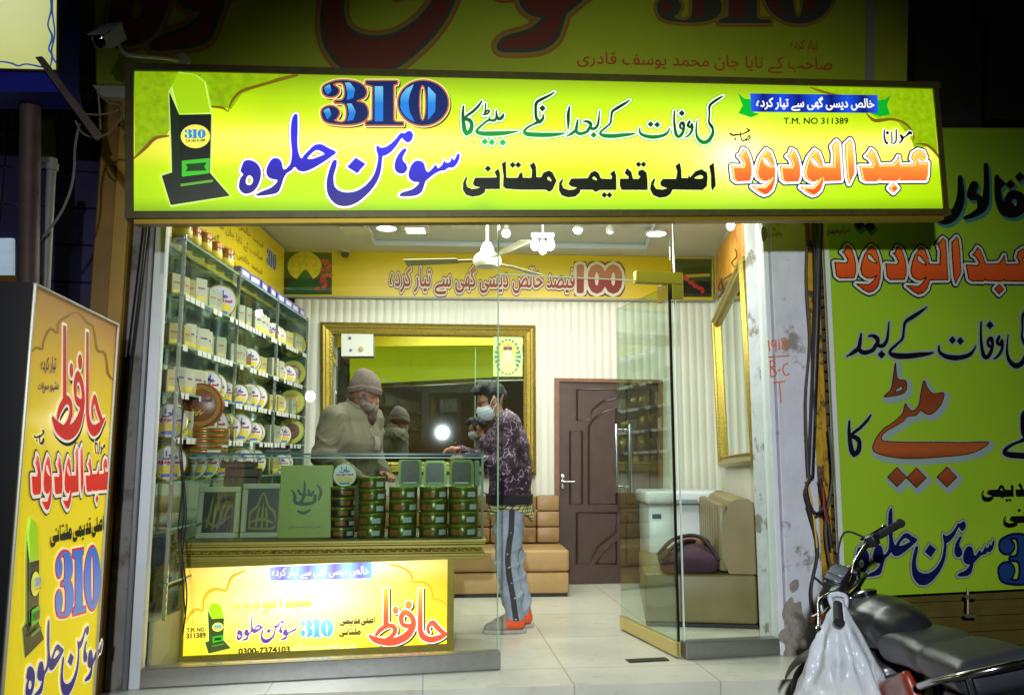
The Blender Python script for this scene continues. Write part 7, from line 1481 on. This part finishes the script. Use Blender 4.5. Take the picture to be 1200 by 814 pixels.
for sg in (1, -1):
    part('side_panel', surf(lambda P: rbox(P, (-.10, .118 * sg, .57), (.15, .02, .085), .02, rotm(0, 24)) + wob(P, 9, .004, 2), (-.36, .125 * sg - .06, .40), (.12, .125 * sg + .06, .75), .011), M_REDB)
    b = MB(); b.tube([(-.6, .085 * sg, .29), (-.5, .11 * sg, .62)], .012, 10); b.tube([(-.585, .088 * sg, .36), (-.52, .105 * sg, .56)], .026, 14); part('shock_absorber', b, M_CHR)
part('engine', surf(lambda P: _mn(rbox(P, (.12, 0, .38), (.17, .12, .10), .05), _mn(rbox(P, (.2, 0, .54), (.08, .085, .11), .02, rotm(0, -20)), cap(P, (.05, .13, .36), (.05, -.13, .36), .08, .08), .02), .02) + np.where(np.abs(P[..., 2] - .55) < .08, np.sin(P[..., 2] * 260) * .005, 0), (-.12, -.2, .24), (.4, .2, .7), .012), mat('engine_alloy', S(96, 98, 100), .4, .8, noise=(12, .2)))
b = MB(); b.tube(_cr([(.26, -.08, .5), (.36, -.1, .42), (.3, -.13, .27), (.1, -.15, .24), (-.3, -.17, .28), (-.8, -.18, .36)], 5), [.018] * 16 + [.03] * 10, 12) if False else b.tube(_cr([(.26, -.08, .5), (.36, -.1, .42), (.3, -.13, .27), (.1, -.15, .24), (-.3, -.17, .28), (-.8, -.18, .36)], 5), .028, 12); part('exhaust', b, M_CHR)
b = MB(); b.tube([(.42, 0, .86), (.2, 0, .66), (-.15, 0, .66), (-.6, 0, .68)], .022, 10).tube([(.40, 0, .8), (.34, 0, .36), (.0, 0, .28), (-.15, 0, .3), (-.15, 0, .66)], .02, 10); part('frame', b, M_BLKPL)
b = MB(); b.tube([(-.6, .06, .29), (-.15, .07, .3)], .016, 8).tube([(-.6, -.06, .29), (-.15, -.07, .3)], .016, 8); part('swing_arm', b, M_BLKPL)
b = MB(); b.tube([(.02, .1, .28), (-.06, .24, .03)], .010, 8); b.box((-.1, .22, .018), (-.02, .28, .032)); part('side_stand', b, M_BLKPL)
def fender(x0, r, a0, a1, w, name):
    b = MB(); vs = []; n_ = 14
    for i in range(n_ + 1):
        a = math.radians(a0 + (a1 - a0) * i / n_)
        for j in range(5): yy = w * (j / 2 - 1); rr = r - .02 * (j / 2 - 1) ** 2; vs.append((x0 + rr * math.cos(a), yy, .29 + rr * math.sin(a)))
    b.add(vs, [(i * 5 + j, i * 5 + j + 1, i * 5 + j + 6, i * 5 + j + 5) for i in range(n_) for j in range(4)]); return part(name, b, M_BLKPL)
fender(-.6, .33, 20, 165, .07, 'rear_fender')
# steering assembly turned to the left about the steering head
STEER = 46.; ax = Vector((-.42, 0, .9)).normalized(); piv = Vector((.42, 0, .80)); Ms = Matrix.Translation(piv) @ Matrix.Rotation(math.radians(STEER), 4, Vector((-.35, 0, .94)).normalized()) @ Matrix.Translation(-piv)
def spart(name, mb, m, parent=mo, smooth=50): mb.v = [tuple(Ms @ Vector(v)) for v in mb.v]; return mb.build(name, m, parent, world=False, smooth=smooth)
for o in [q for q in bpy.data.objects if q.parent == mo and q.name.startswith('wheel')][:1]:
    for c in [o] + [q for q in bpy.data.objects if q.parent == o]: c.data.transform(Ms)
b = MB()
for sg in (1, -1): b.tube([(.39, .085 * sg, .92), (.66, .085 * sg, .29)], .017, 12)
b.box((.36, -.11, .87), (.44, .11, .895), None, .008).box((.41, -.11, .74), (.49, .11, .765), None, .008); spart('fork', b, M_CHR)
fb = MB(); vs = []
for i in range(15):
    a = math.radians(40 + 110 * i / 14)
    for j in range(5): yy = .055 * (j / 2 - 1); rr = .325 - .02 * (j / 2 - 1) ** 2; vs.append((.66 + rr * math.cos(a), yy, .29 + rr * math.sin(a)))
fb.add(vs, [(i * 5 + j, i * 5 + j + 1, i * 5 + j + 6, i * 5 + j + 5) for i in range(14) for j in range(4)]); spart('front_fender', fb, M_BLKPL)
BZ = -.095
bar = _cr([(x_, y_, z_ + (BZ if z_ > 1 else -.03)) for x_, y_, z_ in [(.30, .36, 1.055), (.345, .24, 1.07), (.40, .14, 1.03), (.405, .07, .94), (.405, 0, .93), (.405, -.07, .94), (.40, -.14, 1.03), (.345, -.24, 1.07), (.30, -.36, 1.055)]], 6)
b = MB(); b.tube(bar, .011, 12); hb = spart('handlebar', b, M_CHR)
for sg in (1, -1):
    b = MB(); b.tube([(.275, .43 * sg, 1.047 + BZ), (.325, .285 * sg, 1.066 + BZ)], .0175, 14); b.lathe([(0, -.004), (.021, -.004), (.021, .006), (0, .006)], 14, Matrix.Translation((.275, .43 * sg, 1.047 + BZ)) @ Matrix.Rotation(math.radians(90), 4, 'X')); spart('grip', b, M_RUB, hb)
    b = MB(); b.box((.315, .235 * sg - .025, 1.045 + BZ), (.365, .235 * sg + .025, 1.095 + BZ), None, .008, 2); spart('switch_box', b, M_BLKPL, hb)
    b = MB(); b.tube(_cr([(.37, .22 * sg, 1.07 + BZ), (.41, .27 * sg, 1.065 + BZ), (.385, .36 * sg, 1.05 + BZ), (.36, .44 * sg, 1.04 + BZ)], 5), .0065, 8); b.lathe([(0, -.01), (.01, -.006), (.01, .006), (0, .01)], 10, Matrix.Translation((.36, .445 * sg, 1.04 + BZ))); spart('lever', b, M_CHR, hb)
    b = MB(); b.tube(_cr([(.36, .24 * sg, 1.08 + BZ), (.43, .2 * sg, 1.14 + BZ), (.47, .08 * sg, 1.03 + BZ), (.46, .04 * sg, .8)], 6), .005, 6); spart('control_cable', b, M_RUB, hb)
    b = MB(); b.tube([(.47, .10 * sg, .86), (.48, .19 * sg, .86)], .008, 8); b.lathe([(0, -.035), (.02, -.03), (.027, 0), (.02, .03), (0, .034)], 12, Matrix.Translation((.485, .21 * sg, .86)) @ Matrix.Rotation(math.pi / 2, 4, 'Y')); spart('front_indicator', b, mat('dark_amber', S(70, 40, 16), .2))
HZ = np.array([0, 0, -.10])
hl_ = surf(lambda P: _mn(rbox(P - HZ, (.49, 0, .93), (.048, .085, .08), .03, rotm(0, -10)), rbox(P - HZ, (.45, 0, 1.02), (.042, .078, .03), .02, rotm(0, -28)), .03), (.34, -.17, .66), (.62, .17, 1.04), .010)
hh = spart('headlamp_cowl', hl_, M_BLKPL)
b = MB(); b.box((-.001, -.068, -.055), (.012, .068, .055), Matrix.Translation((.538, 0, .83)) @ Matrix.Rotation(math.radians(-10), 4, 'Y'), .01); spart('headlight', b, mat('lamp_glass', S(190, 196, 200), .1), hh)
Md = Matrix.Translation((.435, 0, .952)) @ Matrix.Rotation(math.radians(-32), 4, 'Y')
b = MB(); b.box((-.032, -.064, 0), (.032, .016, .005), Md, .003).box((-.032, .021, 0), (.032, .064, .005), Md, .003); spart('instrument_dial', b, mat('dial_pale', S(104, 112, 116), .25, .2), hh)
b = MB(); b.box((-.039, -.073, -.006), (.039, .073, .002), Md, .003); spart('dial_bezel', b, M_BLKPL, hh)
# bag on the left grip
mo_M = Matrix.Translation(bpos) @ mo.rotation_euler.to_matrix().to_4x4() @ Matrix.Scale(.95, 4); gl = mo_M @ (Ms @ Vector((.315, .30, 1.06 + BZ)))
def bagf(P):
    z = P[..., 2]; t = np.clip(-z / .62, 0, 1)
    a = np.arctan2(P[..., 1], P[..., 0]); r = .016 + .19 * np.sin(np.clip(t, 0, 1) * math.pi * .5) ** .95; pl = (.30 * np.abs(np.sin(a * 4.5 + 1. + z * 2.5 + .5 * np.sin(z * 11))) - .17) * (1 - t) * np.clip(t * 6, 0, 1) + (.10 * np.abs(np.sin(a * 3.5 - z * 5)) - .05) * t + .05 * np.sin(a * 9 + z * 14) * np.sin(z * 9 + a) + .04 * np.sin(z * 25 + a * 3) * t
    d = np.hypot(P[..., 0] / 1.05, P[..., 1] / .85) - r * (1 + pl); d = _mx(d * .7, z - .02, .01); d = _mx(d, -.56 - z + .03 * np.cos(a * 2), .06)
    return d + wob(P, 30, .004, 6)
M_BAG = mat('thin_bag', S(226, 230, 238), .22, noise=(10, .08), bump=(13, .6)); nt = M_BAG.node_tree
_p = nt.nodes['Principled BSDF']; _t = nt.nodes.new('ShaderNodeBsdfTransparent'); _tl2 = nt.nodes.new('ShaderNodeBsdfTranslucent'); _tl2.inputs[0].default_value = (.75, .78, .82, 1); _m1 = nt.nodes.new('ShaderNodeMixShader'); _m2 = nt.nodes.new('ShaderNodeMixShader'); _m1.inputs[0].default_value = .45; _m2.inputs[0].default_value = .34
_v = nt.nodes.new('ShaderNodeTexVoronoi'); _v.inputs['Scale'].default_value = 11; _mpn = nt.nodes.new('ShaderNodeMapping'); _mpn.inputs['Scale'].default_value = (1.6, 1.6, .55); _tcn = nt.nodes.new('ShaderNodeTexCoord'); _bpn = nt.nodes.new('ShaderNodeBump'); _bpn.inputs['Strength'].default_value = .9; _bpn.inputs['Distance'].default_value = .03
nt.links.new(_tcn.outputs['Object'], _mpn.inputs[0]); nt.links.new(_mpn.outputs[0], _v.inputs['Vector']); nt.links.new(_v.outputs['Distance'], _bpn.inputs['Height']); _ob = [q for q in nt.nodes if q.type == 'BUMP' and q != _bpn][0]; nt.links.new(_ob.outputs[0], _bpn.inputs['Normal']); nt.links.new(_bpn.outputs[0], _p.inputs['Normal'])
nt.links.new(_p.outputs[0], _m1.inputs[1]); nt.links.new(_tl2.outputs[0], _m1.inputs[2]); nt.links.new(_m1.outputs[0], _m2.inputs[1]); nt.links.new(_t.outputs[0], _m2.inputs[2]); nt.links.new(_m2.outputs[0], nt.nodes['Material Output'].inputs[0])
bg_ = thing('shopping_bag', 'thin white plastic bag hanging from the left grip of the motorcycle', 'bag', gl)
solid(bagf, (-.32, -.3, -.62), (.32, .3, .08), .0085, 'sack', M_BAG, bg_)
b = MB(); b.tube(_cr([(-.02, .0, -.02), (-.03, .01, .02), (0, .02, .03), (.03, .01, .02), (.02, 0, -.03)], 5), .010, 8); b.build('handle_loops', M_BAG, bg_, world=False, smooth=60)
solid(lambda P: ell(P, (0, 0, -.43), (.13, .11, .13)) + wob(P, 20, .02, 12), (-.2, -.2, -.6), (.2, .2, -.25), .016, 'contents', mat('cream_contents', S(190, 180, 140), .6, noise=(8, .15)), bg_)

# ------------------------------------------------------------------ left street side: pole, sign, pipe, camera
M_RUST = mat('rusty_pole', S(96, 82, 74), .6, .3, noise=(9, .2), dirt=(8, .6, S(92, 54, 34), .1))
p0 = at(33, 330, 3.7); pz = at(36, 112, 3.7)
b = MB(); b.tube([(p0.x - .02, 3.7, -.15), (p0.x, 3.7, p0.z), (pz.x, 3.7, pz.z)], .046, 18); solo('pole', b, M_RUST, 'rusty steel pole holding up the pale lit sign at the top left', 'pole', (p0.x - .02, 3.7, -.15), smooth=50)
LPP = Plane.vert((0, 3.62), 2)
q = [LPP.v(-120, -80), LPP.v(70, -80), LPP.v(68, 84), LPP.v(-120, 80)]
ns = thing('neighbour_sign', 'pale yellow lit sign with a blue scroll border in the top left corner', 'sign', q[3]); nS = Vector(-LPP.n)
uvface('sheet', [p + nS * .003 for p in q], lit_face('pale_sheet', [(0, S(196, 200, 120)), (.25, S(206, 214, 140)), (1, S(226, 226, 176))], [H(.55, .7, .3, .4, .12, (1, 1, .8)), H(1.02, .2, .1, .6, -.12, (.8, .9, .5))], .80, .05), ns)
b = MB(); b.slab(q, -nS * .2); b.build('box', mat('blue_sheet_metal', S(24, 34, 110), .45, noise=(4, .2)), ns)
b = MB(); b.slab([q[3] + Vector((0, 0, 0)), q[2], LPP.v(74, 108), LPP.v(-120, 106)], -nS * .19); b.build('lower_edge', mat('blue_edge', S(30, 44, 170), .4), ns)
sc1 = [[(58, -20, 1), (61, 10, 1.2), (57, 30, 1), (62, 44, 1.4), (58, 58, 1), (62, 66, 1.4), (60, 78, .8)], [(64, -20, .8), (62, 12, 1), (65, 40, 1), (61, 62, 1.2), (66, 74, 1)], [(-40, 72, .8), (0, 73, .9), (14, 75, 1.1), (22, 78, 1.1), (32, 76, .9), (48, 79, 1.2), (60, 80, .9)]]
w = Word([('s', s_) for s_ in sc1], .5, 4); put(w, px_map(LPP, 0, 0, 1.), 'scroll_border', ink('scroll_blue', S(60, 100, 170), .5), ns, 0, .006)
b = MB(); b.tube([q[1] + nS * .004, q[2] + nS * .004, q[3] + nS * .004], .009, 6); b.build('trim', mat('dark_trim', S(60, 50, 36), .5), ns)
LAP = Plane.vert((0, 3.55), 4)
b = MB(); a_, c_ = LAP.v(41, 67), LAP.v(115, 160); b.slab([LAP.v(41, 67), LAP.v(49, 66), LAP.v(119, 158), LAP.v(111, 163)], (0, .02, 0)); solo('angle_bar', b, M_RUST, 'rusty flat bar slanting from the pale sign down to the yellow column', 'bar', a_)
b = MB(); b.slab([at(-60, 160, 4.3), at(48, 138, 4.3), at(52, 180, 4.3), at(24, 268, 4.3), at(-60, 268, 4.3)], (0, .05, 0)) if False else b.add([at(-60, 140, 4.3), at(62, 140, 4.3), at(66, 190, 4.3), at(44, 200, 4.3), at(30, 262, 4.3), at(-60, 266, 4.3)] + [at(x_, y_, 4.36) for x_, y_ in ((-60, 140), (62, 140), (66, 190), (44, 200), (30, 262), (-60, 266))], [(0, 1, 2, 3, 4, 5), (11, 10, 9, 8, 7, 6)] + [(i, i + 6, (i + 1) % 6 + 6, (i + 1) % 6) for i in range(6)]); solo('grey_panel', b, mat('grey_panel_paint', S(112, 112, 108), .6, noise=(5, .15), dirt=(7, .62, S(70, 70, 66), .1)), 'grey painted sheet panel behind the rusty pole', 'panel', at(0, 200, 4.3))
b = MB(); c4 = [at(-70, 279, 4.2), at(15, 279, 4.2), at(15, 322, 4.2), at(-70, 322, 4.2)]; b.slab(c4, (0, .02, 0)); ww = solo('small_poster', b, mat('glowing_blue_poster', S(180, 205, 222), .3, noise=(14, .15), glow=.5), 'small pale blue poster with added glow low behind the rusty pole', 'window', c4[3])  # blue poster sheet, emission added although it is no light source
b = MB(); b.slab([at(-70, 322.5, 4.2), at(40, 322.5, 4.2), at(40, 345, 4.2), at(-70, 345, 4.2)], (0, .03, 0)); solo('yellow_board', b, M_YEL, 'yellow painted board under the small blue poster', 'board', at(0, 340, 4.2))
b = MB(); b.slab([at(42, 200, 4.45), at(60, 190, 4.45), at(52, 345, 4.45), at(40, 345, 4.45)], (0, .04, 0)); solo('yellow_post', b, mat('yellow_board', S(196, 150, 34), .5), 'narrow yellow post left of the white pipe', 'post', at(45, 345, 4.45))
PW = Plane.vert((0, 4.25), 11)
b = MB(); b.tube([PW.v(62, 186), PW.v(60, 205), PW.v(57, 260), PW.v(53, 345), PW.v(46, 480)], .021, 12).tube([PW.v(61.5, 192), PW.v(61, 200)], .028, 12); solo('drain_pipe', b, mat('white_pipe', S(150, 150, 142), .5, noise=(9, .15)), 'stained white drain pipe in front of the blue tiles', 'pipe', PW.v(53, 345), smooth=50)
b = MB(); b.tube([Vector(PW.hit(x_, y_, .05)) for x_, y_ in _cr([(97, 150), (92, 175), (91, 200), (87, 225), (76, 252), (60, 275), (44, 292), (36, 312)], 5)], .006, 7); solo('slack_cable', b, mat('grey_cable', S(130, 126, 118), .6), 'slack grey cable dropping across the blue tiles', 'cable', PW.v(92, 175), 'cables', smooth=60)
for k, pts in enumerate(([(122, 118), (124, 140), (125, 162)], [(97, 152), (104, 165), (118, 171), (135, 166), (146, 152)], [(122, 120), (135, 132), (148, 136), (150, 150), (140, 160)], [(106, 146), (128, 147), (148, 142)])):
    b = MB(); b.tube([Vector(PW.hit(x_, y_, .10 + .01 * k)) for x_, y_ in _cr(pts, 5)], .005, 6); solo('loose_wire', b, mat('pale_wire', S(140, 132, 110), .6), ('straight pale wire beside the left end of the lit sign', 'curled pale wire sagging at the head of the yellow column', 'bent pale wire looping behind the left end of the lit sign', 'thin level wire behind the left end of the lit sign')[k], 'wire', PW.v(*pts[0]), 'wires at the yellow column', smooth=60)
b = MB(); b.slab([PW.v(108, 100), PW.v(152, 101), PW.v(151, 115), PW.v(120, 113)], (0, .05, 0)); solo('white_bracket', b, mat('white_plate', S(150, 152, 144), .5), 'white bracket plate under the left end of the overhead banner', 'bracket', PW.v(130, 108))
# security camera on an arm
cpv = at(128, 44, 3.75); cm = thing('security_camera', 'white bullet security camera on an arm in front of the overhead banner', 'camera', cpv)
tgt = at(86, 68, 3.5); dv = (tgt - cpv).normalized(); Rm = dv.to_track_quat('X', 'Z').to_matrix().to_4x4(); Mc = Matrix.Translation(cpv) @ Rm
b = MB(); b.prism([(-.09, -.035), (.06, -.035), (.085, -.02), (.095, .035), (-.09, .04)], -.036, .036, Mc); b.build('body', mat('camera_white', S(178, 184, 180), .35, noise=(8, .06)), cm)
b = MB(); b.box((-.095, -.041, .041), (.112, .041, .046), Mc, .002); b.build('sun_shield', mat('camera_white', S(178, 184, 180), .35), cm)
b = MB(); b.lathe([(0, 0), (.027, 0), (.03, .006), (.022, .012), (0, .008)], 18, Mc @ Matrix.Translation((.089, 0, .004)) @ Matrix.Rotation(math.pi / 2, 4, 'Y')); b.build('lens', mat('lens_black', S(10, 10, 12), .08), cm, smooth=40)
b = MB(); e1 = at(214, 72, 3.98); m1_ = at(165, 66, 3.85); b.tube(_cr([Mc @ Vector((-.06, 0, -.04)), at(146, 63, 3.80), m1_, at(190, 68, 3.92), e1], 5), .0105, 10); b.build('arm', mat('camera_arm', S(160, 162, 156), .4), cm, smooth=60)
b = MB(); b.lathe([(0, 0), (.04, 0), (.04, .016), (0, .016)], 18, Matrix.Translation(e1) @ Matrix.Rotation(math.pi / 2, 4, 'X')); b.build('base', mat('camera_arm', S(160, 162, 156), .4), cm, smooth=40)
# dark bit of frontage at the right, beyond the banner: unlit shop boards
for k, (a_, c_, lb) in enumerate((((1075, 30), (1150, 150), 'dim dark board above the green banner, left one'), ((1158, 20), (1260, 140), 'dim dark board above the green banner, right one'))):
    b = MB(); b.slab([BNP.v(a_[0], a_[1]), BNP.v(c_[0], a_[1]), BNP.v(c_[0], c_[1]), BNP.v(a_[0], c_[1])], -nB * .04); solo('dark_board', b, mat('dark_board', S(40, 36, 34), .6, noise=(3, .3)), lb, 'board', BNP.v(a_[0], c_[1]), 'dark boards')
